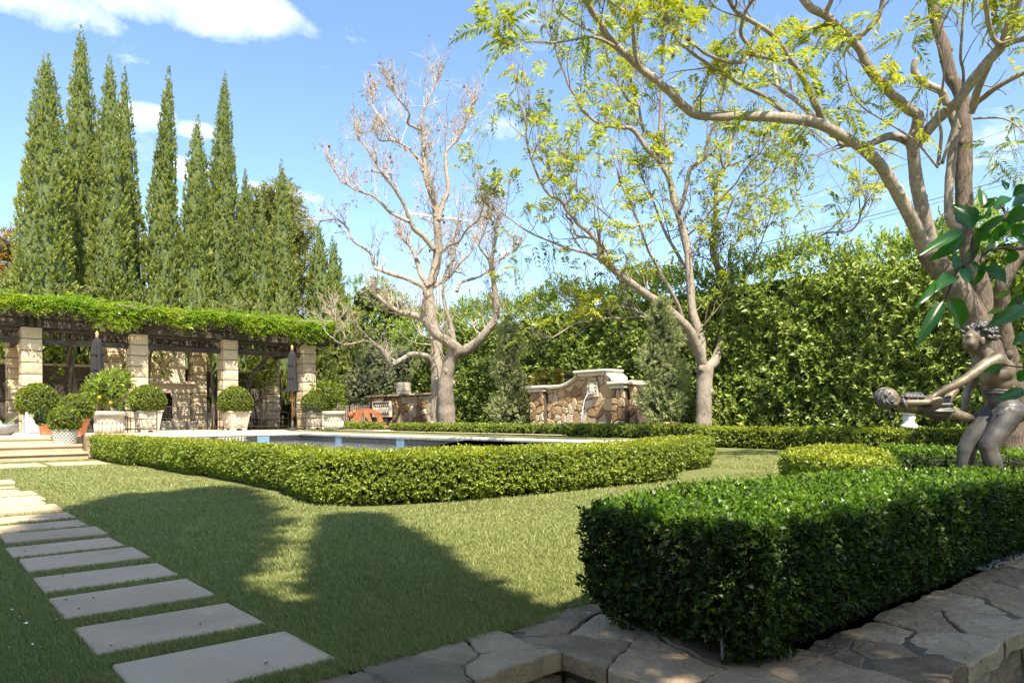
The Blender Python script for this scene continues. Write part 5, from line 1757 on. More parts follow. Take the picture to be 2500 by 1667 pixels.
# ================================================================== THE OPEN TREES
def smooth(pts, per=5):
    P = [Vector(p) for p in pts]
    if len(P) < 3:
        return [P[0].lerp(P[1], i / per) for i in range(per + 1)]
    out = []
    for i in range(len(P) - 1):
        p0, p1, p2, p3 = P[max(i - 1, 0)], P[i], P[i + 1], P[min(i + 2, len(P) - 1)]
        for k in range(per):
            t = k / per
            out.append(.5 * ((2 * p1) + (p2 - p0) * t + (2 * p0 - 5 * p1 + 4 * p2 - p3) * t * t + (3 * p1 - p0 - 3 * p2 + p3) * t ** 3))
    out.append(P[-1])
    return out

class Tree:
    def __init__(self, seed, tipr=.0012, thin=1.0):
        self.tipr, self.thin = tipr, thin
        self.r = random.Random(seed)
        self.limbs = []      # (points, radii)
        self.twigs = []
        self.tips = []       # (point, direction, vigour)
    def limb(self, px, Y0, Y1, w0, w1, wob=.0):
        """traced limb: picture points, depth from Y0 to Y1, widths in picture pixels"""
        n = len(px)
        pts = []
        for i, (u, v) in enumerate(px):
            f = i / (n - 1)
            pts.append(D(u, v, Y0 + (Y1 - Y0) * f))
        S = smooth(pts, 6)
        m = len(S)
        rad = []
        for i, p in enumerate(S):
            f = i / (m - 1)
            w = (w0 + (w1 - w0) * f ** .8) * self.thin
            rad.append(w / 2 * (Y0 + (Y1 - Y0) * f) / FPX * (1 + self.r.uniform(-.03, .03)))
        if wob:
            S = [p + Vector((self.r.uniform(-wob, wob), self.r.uniform(-wob, wob), self.r.uniform(-wob, wob) * .5)) if 0 < i < m - 1 else p for i, p in enumerate(S)]
        self.limbs.append((S, rad))
    def branch(self, p, d, L, r0, lev, curl=.35, up=.25):
        """grow one side shoot and its children"""
        R = self.r
        n = 5 if lev else 4
        pts, rad = [p.copy()], [r0]
        dd = d.normalized()
        bend = Vector((R.uniform(-1, 1), R.uniform(-1, 1), R.uniform(-.6, 1))) * curl
        for i in range(n):
            dd = (dd + bend * (.35 if i % 2 else -.12) + Vector((0, 0, up * .35)) + Vector((R.gauss(0, .16), R.gauss(0, .16), R.gauss(0, .13)))).normalized()
            p = p + dd * (L / n)
            pts.append(p.copy()); rad.append(r0 * (1 - .75 * (i + 1) / n) + self.tipr)
        self.twigs.append((pts, rad, lev))
        if lev <= 0:
            self.tips.append((pts[-1], dd, L))
            return
        k = R.choice((2, 3, 3, 4)) if lev > 1 else R.choice((2, 3, 3))
        for j in range(k):
            f = R.uniform(.35, 1.0) if j else 1.0
            i = min(n, max(1, int(round(f * n))))
            side = Vector((R.uniform(-1, 1), R.uniform(-1, 1), R.uniform(-.4, 1))).normalized()
            t = (pts[i] - pts[i - 1]).normalized()
            nd = (t * .75 + side * .75).normalized()
            self.branch(pts[i], nd, L * R.uniform(.5, .8), rad[i] * .75, lev - 1, curl, up)
    def sprout(self, density, L, lev, start=.35, up=.3, out=.8, curl=.35, only=None, rmax=.028, endl=.6):
        for li, (S, rad) in enumerate(self.limbs):
            if only is not None and li not in only: continue
            tot = sum((S[i + 1] - S[i]).length for i in range(len(S) - 1))
            k = max(1, int(tot * density))
            for j in range(k):
                f = start + (1 - start) * self.r.random() ** .75
                i = min(len(S) - 2, int(f * (len(S) - 1)))
                t = (S[i + 1] - S[i]).normalized()
                side = Vector((self.r.uniform(-1, 1), self.r.uniform(-1, 1), self.r.uniform(-.5, 1))).normalized()
                d = (t * .55 + side * out).normalized()
                self.branch(S[i], d, L * self.r.uniform(.55, 1.25) * (1.15 - .6 * f), min(rmax, rad[i] * .45), lev, curl, up)
            t = (S[-1] - S[-2]).normalized()
            for _ in range(2):
                self.branch(S[-1], (t + Vector((self.r.uniform(-.5, .5), self.r.uniform(-.5, .5), self.r.uniform(-.2, .5)))).normalized(), L * endl * self.r.uniform(.7, 1.1), min(rmax, rad[-1] * .9), lev, curl, up)
    def build(self, name, label, cat, base, bark, twig, n_trunk=1, group=None):
        t_ = thing(name, label, cat, base, 0, group)
        B_ = Vector(base)
        for i, (S, rad) in enumerate(self.limbs):
            mb = MB()
            sides = 14 if max(rad) > .1 else 9
            mb.tube([p - B_ for p in S], rad, sides)
            # knuckles and scars
            if max(rad) > .05:
                for _ in range(int(len(S) / 6)):
                    j = self.r.randrange(1, len(S) - 1)
                    q = S[j] - B_ + Vector((self.r.uniform(-1, 1), self.r.uniform(-1, 1), self.r.uniform(-.5, .5))).normalized() * rad[j] * .75
                    mb.ball(q, (rad[j] * .5, rad[j] * .5, rad[j] * .6), 8, 6)
            if max(rad) > .02:
                A = np.array([tuple(q) for q in mb.v]); C_ = np.repeat(np.array([tuple(p - B_) for p in S]), sides, 0)
                nz_ = (Waves(5, seed=i, n=9)(A) * .06 + Waves(13, seed=i + 40, n=9)(A) * .05)[:len(C_), None]
                A[:len(C_)] = C_ + (A[:len(C_)] - C_) * (1 + nz_)
                mb.v = [Vector(q) for q in A]
            mb.build('trunk' if i < n_trunk else 'limb', bark if not isinstance(bark, (list, tuple)) else bark[0 if i < n_trunk else 1], t_, True)
        V, F = [], []
        for pts, rad, lev in self.twigs:
            n = 5 if lev >= 2 else (4 if lev == 1 else 3)
            o = len(V)
            up = None
            for i, p in enumerate(pts):
                tt = (pts[min(i + 1, len(pts) - 1)] - pts[max(i - 1, 0)]).normalized()
                up = tt.orthogonal().normalized() if up is None else (up - tt * up.dot(tt)).normalized()
                w = tt.cross(up)
                for k in range(n):
                    a = 6.2832 * k / n
                    q = p - B_ + (up * math.cos(a) + w * math.sin(a)) * rad[i]
                    V.append((q.x, q.y, q.z))
            for i in range(len(pts) - 1):
                for k in range(n):
                    k2 = (k + 1) % n
                    F.append((o + i * n + k, o + i * n + k2, o + (i + 1) * n + k2, o + (i + 1) * n + k))
        me = np_mesh('twigs', np.array(V), np.array(F))
        me.polygons.foreach_set('use_smooth', [True] * len(me.polygons))
        stuff(link('twigs', me, t_, twig))
        return t_
    def fronds(self, t_, per_tip, L, mat, nleaf=9, prob=1.0, yellow=0, lw=.30, droop=.5, ll=.30):
        B_ = npv(t_.location)
        P, Dn = [], []
        for p, d, _ in self.tips:
            if self.r.random() > prob: continue
            for _ in range(self.r.randint(*per_tip)):
                P.append(npv(p)); Dn.append(npv(d))
        P = np.array(P); Dn = np.array(Dn)
        n = len(P)
        Dr = unit(Dn * .5 + rng.normal(size=(n, 3)) * .65 + np.array((0, 0, .1)))
        Ls = L * rng.uniform(.55, 1.25, n)
        t = np.tile((np.arange(nleaf * 2) // 2 + .7) / nleaf, n)
        side = np.tile(np.where(np.arange(nleaf * 2) % 2, 1, -1), n)
        k = nleaf * 2
        P2 = np.repeat(P, k, 0); D2 = np.repeat(Dr, k, 0); L2 = np.repeat(Ls, k)
        sd = unit(np.cross(D2, np.repeat(unit(np.array((0, 0, 1.)) + rng.normal(size=(n, 3)) * .5), k, 0)))
        z = np.array((0, 0, 1.0))
        base = P2 + D2 * (L2 * t)[:, None] - z * (L2 * t * t * droop)[:, None] - B_
        taper = np.sin(np.pi * np.clip(t * .8 + .15, 0, 1))
        ld = unit(D2 * .75 + sd * side[:, None] - z * .25 + rng.normal(size=D2.shape) * .12)
        V = leaves_vf(base, ld, unit(z + rng.normal(size=D2.shape) * .4), L2 * ll * (.4 + taper), L2 * ll * lw * (.5 + taper), .15, .2)
        stuff(link('leaves', kites('leaves', [V]), t_, mat))
    def pods(self, t_, prob, r, mat, maxn=280):
        B_ = Vector(t_.location)
        base = MB(); base.ball((0, 0, -r * 1.2), (r, r * .35, r * 1.15), 8, 6)
        me = base.mesh('seed_pod', True); me.materials.append(mat)
        k = 0
        tips = self.tips[:]; self.r.shuffle(tips)
        for p, d, _ in tips:
            if self.r.random() < prob and k < maxn:
                o = link('seed_pod', me, t_)
                o.location = p - B_ + Vector((0, 0, -.02)); o.rotation_euler = (self.r.uniform(-.4, .4), self.r.uniform(-.4, .4), self.r.uniform(0, 6))
                k += 1

# ---------------------------------------------------------------- bare tree left of centre
t1 = Tree(5, .0032)
Y1 = 26.0
L = t1.limb
L([(1068, 1048), (1069, 1000), (1070, 921), (1066, 870), (1064, 832), (1052, 773), (1046, 713), (1052, 690), (1064, 650), (1070, 595), (1066, 540), (1064, 506), (1052, 470), (1040, 434), (1037, 395), (1034, 357)], Y1, Y1 + .4, 40, 11)
L([(1092, 1048), (1090, 1000), (1088, 950), (1094, 905), (1104, 868), (1117, 855), (1100, 838), (1070, 820), (1050, 800), (1034, 778), (1003, 768), (975, 761), (945, 743), (920, 720)], Y1 - .3, Y1 - 2.2, 46, 8)
L([(1110, 862), (1135, 855), (1153, 844), (1175, 825), (1189, 808), (1204, 787), (1212, 767), (1210, 730), (1206, 695), (1200, 648), (1206, 600), (1212, 565)], Y1 - .3, Y1 - 1.2, 30, 8)
L([(1068, 900), (1050, 873), (1034, 867), (1005, 864), (980, 878), (957, 888), (942, 868), (928, 849), (910, 838), (892, 832), (865, 838), (839, 841), (825, 835), (815, 826), (822, 800), (818, 785)], Y1, Y1 - 1.5, 15, 3)
L([(1046, 725), (1034, 701), (1010, 688), (987, 678), (965, 672), (946, 666), (930, 660), (916, 654), (910, 636), (904, 618), (885, 603), (863, 589), (855, 570), (845, 553), (830, 540), (815, 535), (785, 540)], Y1, Y1 + 1.5, 14, 3)
L([(1048, 700), (1028, 672), (1018, 640), (1011, 618), (1000, 600), (987, 588)], Y1, Y1 + 1, 14, 7)
L([(1060, 610), (1035, 578), (1011, 559), (998, 530), (987, 500), (972, 475), (957, 452), (940, 430), (928, 417), (904, 375), (880, 345)], Y1, Y1 - 1.5, 15, 3)
L([(999, 541), (975, 530), (952, 518), (935, 500), (916, 482), (892, 472), (868, 464), (850, 452), (833, 440), (815, 415)], Y1 - .6, Y1 + .6, 10, 3)
L([(1034, 420), (1028, 399), (1005, 370), (981, 352), (955, 343), (928, 343), (915, 325), (911, 322)], Y1 + .3, Y1 + 1.6, 9, 3)
L([(958, 345), (945, 316), (930, 290), (916, 268), (910, 250), (907, 239)], Y1 + .9, Y1 + 1.4, 6, 3)
L([(1034, 357), (1034, 316), (1028, 300), (1034, 270), (1046, 245), (1056, 220), (1064, 200)], Y1 + .4, Y1 + .6, 10, 3)
L([(1034, 320), (1010, 310), (995, 300), (1000, 280), (990, 262), (975, 245), (960, 225)], Y1 + .4, Y1 - .6, 8, 3)
L([(1070, 540), (1080, 500), (1094, 464), (1090, 420), (1088, 375), (1102, 355), (1117, 340), (1130, 318), (1141, 298), (1150, 265)], Y1 + .2, Y1 + 1.4, 14, 3)
L([(1075, 620), (1095, 600), (1120, 590), (1140, 560), (1165, 540), (1180, 505)], Y1 + .2, Y1 - 1.2, 9, 3)
L([(1056, 700), (1075, 690), (1100, 672), (1125, 640), (1150, 615), (1160, 580), (1175, 560)], Y1 + .2, Y1 + 1.2, 12, 3)
L([(1115, 712), (1125, 690), (1150, 682), (1180, 670), (1212, 640), (1250, 615)], Y1, Y1 + 1.0, 9, 3)
L([(1110, 840), (1100, 790), (1085, 740), (1082, 700), (1090, 660), (1110, 620), (1112, 585)], Y1 - .2, Y1 + .6, 13, 4)
L([(1206, 660), (1190, 630), (1170, 600), (1180, 570), (1195, 535)], Y1 - 1, Y1 - 1.6, 8, 3)
t1.sprout(.9, 1.35, 2, start=.15, up=.3, curl=.45, rmax=.032, only=[i for i in range(99) if i not in (3, 4)])
t1.sprout(2.2, 1.0, 2, start=.25, up=.2, curl=.4, rmax=.022)
t1.sprout(1.1, 1.0, 2, start=.6, up=.25, curl=.3, rmax=.02)
t1.sprout(2.4, .7, 2, only=[i for i in range(99) if i not in (3, 4)], start=.5, up=.45, curl=.35, rmax=.012)
T1 = t1.build('bare_tree', 'leafless twin trunked tree with dense pale twigs behind the pool', 'tree', AB(*toab(D(1078, 1045, Y1)), T), (M['bark'], M['bark']), M['twig_dry'], n_trunk=2)
# a few dry leaves left on
t1.r.seed(3)
P = np.array([npv(p) for p, d, _ in t1.tips if t1.r.random() < .16]) - npv(T1.location)
stuff(link('dry_leaves', kites('dry_leaves', [sprigs(P, rdir(len(P)), 3, .10, .4, spread=1.2)]), T1, M['autumn']))
t1.pods(T1, .035, .05, M['pod'], 90)

# ---------------------------------------------------------------- spreading tree in the middle
t2 = Tree(9, .0026, .9)
Y2 = 22.0
L = t2.limb
L([(1718, 1090), (1718, 1050), (1719, 1000), (1720, 950), (1721, 915), (1719, 892)], Y2, Y2, 42, 44)
L([(1719, 900), (1708, 865), (1695, 833), (1680, 803), (1646, 769), (1615, 742), (1583, 722), (1540, 690), (1498, 658), (1478, 640), (1470, 620)], Y2, Y2 - 2.0, 32, 16)
L([(1712, 880), (1712, 840), (1706, 811), (1695, 775), (1689, 748), (1685, 688), (1682, 650), (1680, 620), (1672, 580), (1663, 548), (1655, 520), (1646, 492), (1640, 459), (1630, 428), (1616, 402)], Y2, Y2 + .6, 27, 16)
L([(1720, 898), (1738, 890), (1748, 875), (1760, 845), (1765, 811), (1769, 775), (1770, 748), (1771, 714), (1763, 680), (1753, 654), (1744, 630), (1740, 612), (1742, 580), (1744, 556), (1747, 520), (1748, 492), (1750, 459), (1760, 425), (1773, 402), (1780, 375), (1785, 352)], Y2, Y2 + 1.6, 30, 9)
L([(1470, 640), (1463, 628), (1462, 600), (1440, 570), (1412, 548), (1398, 530), (1383, 514), (1372, 492), (1340, 475), (1318, 440), (1300, 395), (1287, 352), (1285, 310)], Y2 - 1.9, Y2 - 3.5, 15, 5)
L([(1498, 658), (1490, 630), (1470, 595), (1440, 580), (1408, 575), (1395, 540), (1383, 528), (1385, 490), (1360, 440), (1345, 420)], Y2 - 2.0, Y2 - 1.2, 11, 4)
L([(1616, 402), (1597, 380), (1578, 363), (1560, 335), (1540, 314), (1515, 312), (1490, 308), (1456, 298), (1435, 282), (1417, 264), (1405, 235), (1391, 214), (1380, 185), (1368, 157), (1360, 135), (1356, 115)], Y2 + .6, Y2 - 1.2, 15, 4)
L([(1636, 400), (1634, 380), (1625, 355), (1613, 337), (1595, 335), (1582, 330), (1570, 310), (1559, 295), (1545, 270), (1532, 245), (1518, 220), (1505, 195), (1490, 165), (1482, 140)], Y2 + .7, Y2 + 2.0, 16, 4)
L([(1606, 378), (1610, 330), (1613, 275), (1614, 220), (1616, 172), (1618, 130)], Y2 + .7, Y2 + .2, 14, 4)
L([(1574, 333), (1566, 300), (1560, 265), (1551, 230), (1542, 205)], Y2 + 1.2, Y2 + 2.6, 9, 6)
L([(1655, 515), (1666, 497), (1676, 455), (1685, 413), (1702, 398), (1720, 383), (1728, 350), (1735, 325), (1742, 305), (1750, 280), (1765, 230), (1770, 190)], Y2 + .3, Y2 - 1.0, 14, 5)
L([(1768, 760), (1780, 752), (1795, 743), (1818, 732), (1838, 722), (1860, 702), (1880, 684), (1906, 646), (1925, 628), (1944, 612), (1965, 595), (1987, 582), (2010, 572), (2029, 567), (2072, 565), (2095, 545), (2100, 520)], Y2 + .2, Y2 - 2.0, 17, 4)
L([(1771, 714), (1776, 690), (1780, 650), (1782, 612), (1798, 592), (1816, 578), (1838, 558), (1855, 539), (1878, 525), (1902, 518), (1930, 500), (1945, 470)], Y2 + .6, Y2 + 2.0, 11, 3)
L([(1787, 748), (1796, 722), (1808, 697), (1825, 665), (1838, 633), (1848, 610), (1859, 590), (1870, 560)], Y2 + .2, Y2 - 1.2, 8, 3)
L([(1697, 870), (1689, 850), (1668, 824), (1640, 808), (1617, 794), (1590, 780), (1561, 773), (1530, 776), (1498, 777), (1455, 777), (1430, 783), (1404, 790), (1375, 808), (1349, 824)], Y2, Y2 - 1.5, 11, 3)
L([(1682, 803), (1668, 782), (1658, 752), (1646, 726), (1632, 700), (1617, 675), (1600, 642), (1583, 612), (1572, 580), (1561, 548), (1548, 515), (1536, 488), (1520, 460)], Y2 - .2, Y2 - 1.8, 13, 4)
L([(1670, 655), (1663, 637), (1645, 605), (1629, 578), (1612, 540), (1600, 505), (1588, 478), (1575, 450)], Y2 + .4, Y2 + 1.6, 12, 4)
L([(1561, 548), (1540, 555), (1500, 540), (1470, 515), (1450, 500), (1430, 492), (1410, 470)], Y2 - 1.5, Y2 - 2.5, 6, 3)
L([(1673, 580), (1690, 565), (1712, 545), (1740, 510), (1770, 475), (1795, 450), (1810, 425), (1830, 400), (1850, 380)], Y2 + .4, Y2 - 1.5, 7, 3)
L([(1744, 556), (1765, 545), (1800, 470), (1830, 466), (1858, 450), (1880, 430)], Y2 + 1.0, Y2 + 1.5, 8, 3)
L([(1600, 790), (1560, 760), (1520, 750), (1470, 745), (1440, 752)], Y2 - .3, Y2 - .8, 7, 3)
L([(1470, 625), (1420, 615), (1370, 600), (1320, 580), (1280, 560), (1240, 530), (1210, 515)], Y2 - 2.0, Y2 - 2.5, 9, 3)
t2.sprout(.42, 2.5, 2, start=.25, up=.75, curl=.22, rmax=.032, only=range(1, 99))
t2.sprout(1.7, 1.05, 2, start=.25, up=.3, curl=.4, rmax=.02, only=range(1, 99))
T2 = t2.build('spreading_tree', 'open spreading tree with pale forked trunk and fresh yellow green leaves in the lawn centre', 'tree', (D(1718, 1090, Y2).x, Y2, 0.0), (M['bark'], M['bark']), M['twig'], n_trunk=1)
t2.fronds(T2, (2, 3), .38, M['jaca'], nleaf=5, prob=.55, droop=.4, lw=.36)
t2.pods(T2, .05, .045, M['pod'], 140)

# ---------------------------------------------------------------- big tree at the right, reaching over the lawn
t3 = Tree(21, .0015)
Y3 = 14.2
L = t3.limb
L([(2462, 1108), (2455, 1050), (2446, 1000), (2434, 940), (2420, 885), (2405, 840), (2385, 790), (2371, 761), (2348, 725), (2325, 690), (2290, 650), (2262, 615)], Y3, Y3 - .3, 78, 50)
L([(2480, 1108), (2482, 1030), (2478, 960), (2470, 900), (2458, 850), (2450, 797), (2448, 750), (2446, 708), (2456, 680), (2471, 654), (2500, 600), (2530, 560)], Y3 + .1, Y3 - .6, 54, 24)
L([(2445, 1040), (2430, 930), (2420, 850), (2407, 770), (2393, 700), (2372, 630), (2361, 590), (2355, 540), (2354, 482), (2354, 402), (2354, 350), (2354, 313), (2350, 250), (2338, 215), (2322, 188), (2312, 150), (2304, 112), (2290, 70), (2280, 20), (2275, -30)], Y3 + .5, Y3 + 1.2, 50, 24)
L([(2262, 620), (2250, 590), (2238, 560), (2220, 525), (2202, 491), (2185, 460), (2166, 429), (2150, 405), (2130, 384), (2105, 362), (2077, 344), (2045, 326), (2014, 308), (1970, 295), (1930, 290), (1889, 286), (1845, 284), (1800, 283), (1758, 285), (1712, 283), (1692, 276), (1674, 264), (1655, 245), (1636, 226), (1600, 195), (1559, 164), (1530, 135), (1502, 111), (1480, 85), (1463, 54), (1445, 28), (1433, 8), (1420, -30)], Y3 - .3, Y3 - 3.4, 34, 15)
L([(2280, 640), (2270, 590), (2258, 535), (2248, 491), (2238, 445), (2233, 402), (2230, 370), (2229, 339), (2238, 312), (2242, 286), (2234, 275), (2220, 268), (2192, 244), (2166, 219), (2148, 200), (2130, 179), (2112, 150), (2099, 121), (2075, 95), (2050, 71), (2030, 52), (2014, 36), (1978, 18), (1950, -20)], Y3 - .1, Y3 - 1.6, 34, 18)
L([(2236, 355), (2262, 322), (2291, 290), (2315, 268), (2336, 250), (2360, 218), (2380, 188), (2412, 150), (2447, 112), (2460, 80), (2470, 45), (2483, 0), (2492, -40)], Y3 - .4, Y3 - 2.2, 26, 24)
L([(2226, 352), (2200, 338), (2171, 333), (2140, 345), (2112, 356), (2085, 354), (2050, 352)], Y3 - .2, Y3 - .9, 22, 12)
L([(2340, 560), (2320, 540), (2316, 480), (2322, 402), (2328, 350), (2334, 313), (2310, 250), (2300, 225), (2270, 210), (2245, 195), (2232, 170), (2236, 145)], Y3 + .6, Y3 + .2, 24, 16)
L([(2372, 275), (2385, 250), (2405, 235), (2425, 219), (2460, 198), (2500, 178), (2530, 160)], Y3 + .2, Y3 - 1.0, 16, 10)
L([(2376, 262), (2385, 225), (2400, 190), (2415, 160), (2425, 130)], Y3, Y3 - 1.0, 20, 12)
L([(2447, 112), (2425, 95), (2415, 60), (2408, 20), (2405, -20)], Y3 - 1.8, Y3 - 2.4, 14, 10)
L([(2447, 112), (2480, 100), (2520, 90)], Y3 - 1.8, Y3 - 2.6, 18, 14)
L([(2010, 300), (2005, 290), (1998, 268), (1987, 250), (1978, 225), (1965, 201), (1948, 172), (1929, 147), (1912, 118), (1889, 89), (1868, 72), (1845, 58), (1815, 40), (1790, 20), (1770, -20)], Y3 - 1.2, Y3 - 3.2, 20, 9)
L([(1990, 290), (1962, 262), (1938, 241), (1918, 228), (1898, 210), (1892, 180), (1890, 155)], Y3 - 1.2, Y3 - .4, 12, 9)
L([(1945, 290), (1934, 284), (1905, 265), (1867, 237), (1845, 225), (1827, 216), (1800, 201), (1775, 185), (1750, 172), (1730, 158), (1712, 145), (1690, 128), (1666, 111), (1650, 95)], Y3 - 1.4, Y3 - 3.8, 15, 6)
L([(1925, 142), (1912, 146), (1900, 146), (1870, 140), (1838, 134), (1820, 145), (1808, 153), (1780, 152), (1765, 148), (1727, 134), (1710, 122), (1697, 111), (1680, 100), (1666, 90), (1640, 70)], Y3 - 2.2, Y3 - 4.0, 13, 6)
L([(1843, 135), (1830, 115), (1812, 90), (1808, 77), (1812, 55), (1819, 31), (1830, 12), (1845, -10)], Y3 - 2.8, Y3 - 3.4, 11, 8)
L([(1559, 164), (1552, 140), (1548, 105), (1544, 65), (1535, 40), (1521, 27), (1500, 12), (1480, -5)], Y3 - 3.0, Y3 - 3.8, 13, 7)
L([(1502, 115), (1475, 100), (1452, 92), (1430, 92), (1406, 96), (1375, 102), (1345, 105)], Y3 - 3.2, Y3 - 3.9, 9, 4)
L([(1465, 95), (1456, 84), (1430, 70), (1406, 57), (1385, 45), (1364, 27), (1350, 5)], Y3 - 3.2, Y3 - 2.6, 8, 4)
L([(2014, 36), (2030, 0), (2035, -30)], Y3 - 1.5, Y3 - 1.8, 12, 10)
L([(2085, 105), (2100, 90), (2125, 65), (2145, 40), (2155, 0), (2160, -30)], Y3 - 1.1, Y3 - 1.6, 15, 10)
L([(2290, 410), (2240, 350), (2200, 320), (2150, 290), (2110, 265), (2080, 230), (2070, 200)], Y3 - .9, Y3 - 1.8, 6, 3)
L([(1850, 63), (1862, 100), (1905, 150), (1930, 190), (1935, 215)], Y3 - 2.6, Y3 - 3.2, 5, 3)
L([(2300, 400), (2345, 250), (2352, 180), (2345, 140), (2350, 60), (2355, -10)], Y3 - .8, Y3 - 1.5, 9, 5)
L([(2290, 405), (2298, 330), (2290, 280), (2300, 220), (2305, 165), (2290, 110)], Y3 - .8, Y3 - 1.6, 9, 5)
L([(2376, 290), (2415, 288), (2450, 290), (2480, 305), (2500, 325)], Y3 - .8, Y3 - 1.4, 6, 3)
t3.sprout(.95, 1.0, 2, start=.30, up=.05, curl=.45, rmax=.016, only=[3, 4, 5, 6, 8, 9, 10, 11] + list(range(12, 28)))
T3 = t3.build('big_spreading_tree', 'largest leaning tree at the right with dark ridged trunk and limbs reaching over the lawn', 'tree', (D(2465, 1100, Y3).x, Y3, 0.0), (M['bark_dark'], M['bark']), M['twig'], n_trunk=3)
for o in T3.children:
    if o.name.startswith('limb') and len(o.data.polygons) > 0: pass
t3.fronds(T3, (2, 3), .42, M['jaca'], nleaf=12, prob=.55, droop=.45, lw=.24, ll=.22)
t3.pods(T3, .05, .03, M['pod'], 60)
# ================================================================== BRONZE STATUE
YS = 6.1
def Q(x, y, d=0.0):
    """statue measurements: millimetre-sized steps read off the photograph, d = depth away from the viewer"""
    p = D(2050 + x / 3.564, 760 + y / 3.564, YS)
    return Vector((p.x, p.y + d * .00097, p.z))
KS = YS / FPX / 3.564
base_s = Q(1280, 1800, 0); base_s.z = 0
statue = thing('bronze_statue', 'bronze statue of a curly haired youth in trousers swinging a girl in a dress', 'statue', base_s)
def E(mb, x, y, d, rx, rd, rz, tilt=0.0):
    c = Q(x, y, d) - base_s
    R = Matrix.Translation(c) @ Matrix.Rotation(tilt, 4, 'Y')
    mb.ball((0, 0, 0), (rx * KS, rd * KS, rz * KS), 16, 10, R)
def C(mb, *pts):
    """limb through (x, y, d, r) joints"""
    P = [Q(x, y, d) - base_s for x, y, d, r in pts]
    S = smooth(P, 4 if max(r for *_, r in pts) > 30 else 2)
    rs = [r for *_, r in pts]
    m = len(S); rad = []
    for i in range(m):
        f = i / (m - 1) * (len(rs) - 1); j = min(int(f), len(rs) - 2)
        t = f - j; t = t * t * (3 - 2 * t)
        rad.append((rs[j] + (rs[j + 1] - rs[j]) * t) * KS)
    k = 14 if max(rad) > .03 else 8
    mb.tube(S, rad, k)
    mb.ball(S[0], rad[0], k, 6); mb.ball(S[-1], rad[-1], k, 6)
def fuse(mb, name, mat, parent, vox=.008, it=4, fac=.5):
    o = mb.build(name, mat, parent, True)
    r = o.modifiers.new('fuse', 'REMESH'); r.mode = 'VOXEL'; r.voxel_size = vox; r.use_smooth_shade = True
    s = o.modifiers.new('soften', 'SMOOTH'); s.factor = fac; s.iterations = it
    return o
def hand(mb, w, k, dirn, palm, spread, curl, thumb_side, L=95):
    """w wrist (x,y,d); dirn: unit 2D+depth of the palm; spread: direction across the knuckles; curl: where the fingers bend to"""
    w = Vector(w); a = Vector(dirn).normalized(); s = Vector(spread).normalized(); c = Vector(curl).normalized()
    kn = w + a * L
    for i in range(5):
        f = i / 4 - .5
        p0 = w + s * f * 34; p1 = kn + s * f * 62
        C(mb, (*p0, 17), (*p0.lerp(p1, .5), 18), (*p1, 16))
    for i, ln in enumerate((78, 90, 84, 66)):
        f = i / 3 - .5
        p1 = kn + s * f * 66
        p2 = p1 + (a * .75 + c * .65).normalized() * ln * .45
        p3 = p2 + (a * .15 + c * 1.0).normalized() * ln * .35
        p4 = p3 + (a * -.4 + c * .9).normalized() * ln * .28
        C(mb, (*p1, 14), (*p2, 12.5), (*p3, 11), (*p4, 9))
    t0 = w + a * L * .3 + s * thumb_side * 30
    t1 = t0 + (a * .6 + s * thumb_side * .8).normalized() * 45
    t2 = t1 + (a * .8 + c * .7).normalized() * 40
    C(mb, (*t0, 17), (*t1, 14), (*t2, 10))

# ---- youth: one continuous body
mb = MB()
E(mb, 1212, 222, 0, 112, 84, 100)            # skull
E(mb, 1150, 270, 0, 72, 66, 92)              # face
E(mb, 1150, 320, 0, 52, 52, 44)              # jaw
E(mb, 1118, 343, 0, 26, 30, 22)              # chin
C(mb, (1092, 222, 0, 13), (1078, 262, 0, 16), (1082, 276, 0, 15))           # nose
E(mb, 1090, 312, 0, 15, 26, 9); E(mb, 1092, 325, 0, 14, 22, 8)               # lips
for d in (-34, 34):
    E(mb, 1098, 215, d, 20, 26, 13); E(mb, 1106, 243, d, 13, 16, 11)         # brow, eye
    E(mb, 1122, 285, d * 1.25, 28, 22, 30)                                   # cheek
for d in (-82, 82):
    E(mb, 1196, 268, d, 22, 11, 38); E(mb, 1188, 290, d, 14, 12, 16)         # ear
C(mb, (1222, 310, 0, 66), (1262, 370, 0, 68), (1310, 430, 0, 84))            # neck
E(mb, 1325, 455, 0, 108, 160, 82, .35)       # shoulders
E(mb, 1350, 545, 0, 110, 146, 120, .15)      # ribs
E(mb, 1308, 520, -52, 62, 70, 66, .4); E(mb, 1308, 520, 52, 62, 70, 66, .4)  # chest
E(mb, 1390, 520, -78, 76, 72, 100); E(mb, 1390, 520, 78, 76, 72, 100)        # shoulder blades
E(mb, 1388, 640, 0, 98, 120, 92); E(mb, 1404, 720, 0, 92, 116, 70)          # waist
C(mb, (1262, 436, -158, 72), (1195, 466, -172, 62), (1110, 510, -184, 53), (1030, 560, -192, 43), (985, 592, -192, 39), (930, 628, -186, 42), (850, 672, -172, 35), (770, 718, -150, 26), (735, 738, -140, 24))
E(mb, 1262, 430, -150, 72, 60, 66)
C(mb, (1330, 432, 158, 72), (1310, 520, 195, 56), (1285, 620, 225, 44), (1265, 670, 228, 38), (1235, 750, 210, 38), (1200, 825, 185, 26), (1194, 845, 178, 24))
hand(mb, (735, 738, -142), None, (-1, .38, .05), None, (.1, -.3, 1), (-.15, 1, .1), -1)
hand(mb, (1194, 845, 178), None, (-.12, 1, -.1), None, (1, .05, .1), (.1, .3, -1), -1, L=70)
fuse(mb, 'youth_body', M['bronze'], statue, .0085, 9)
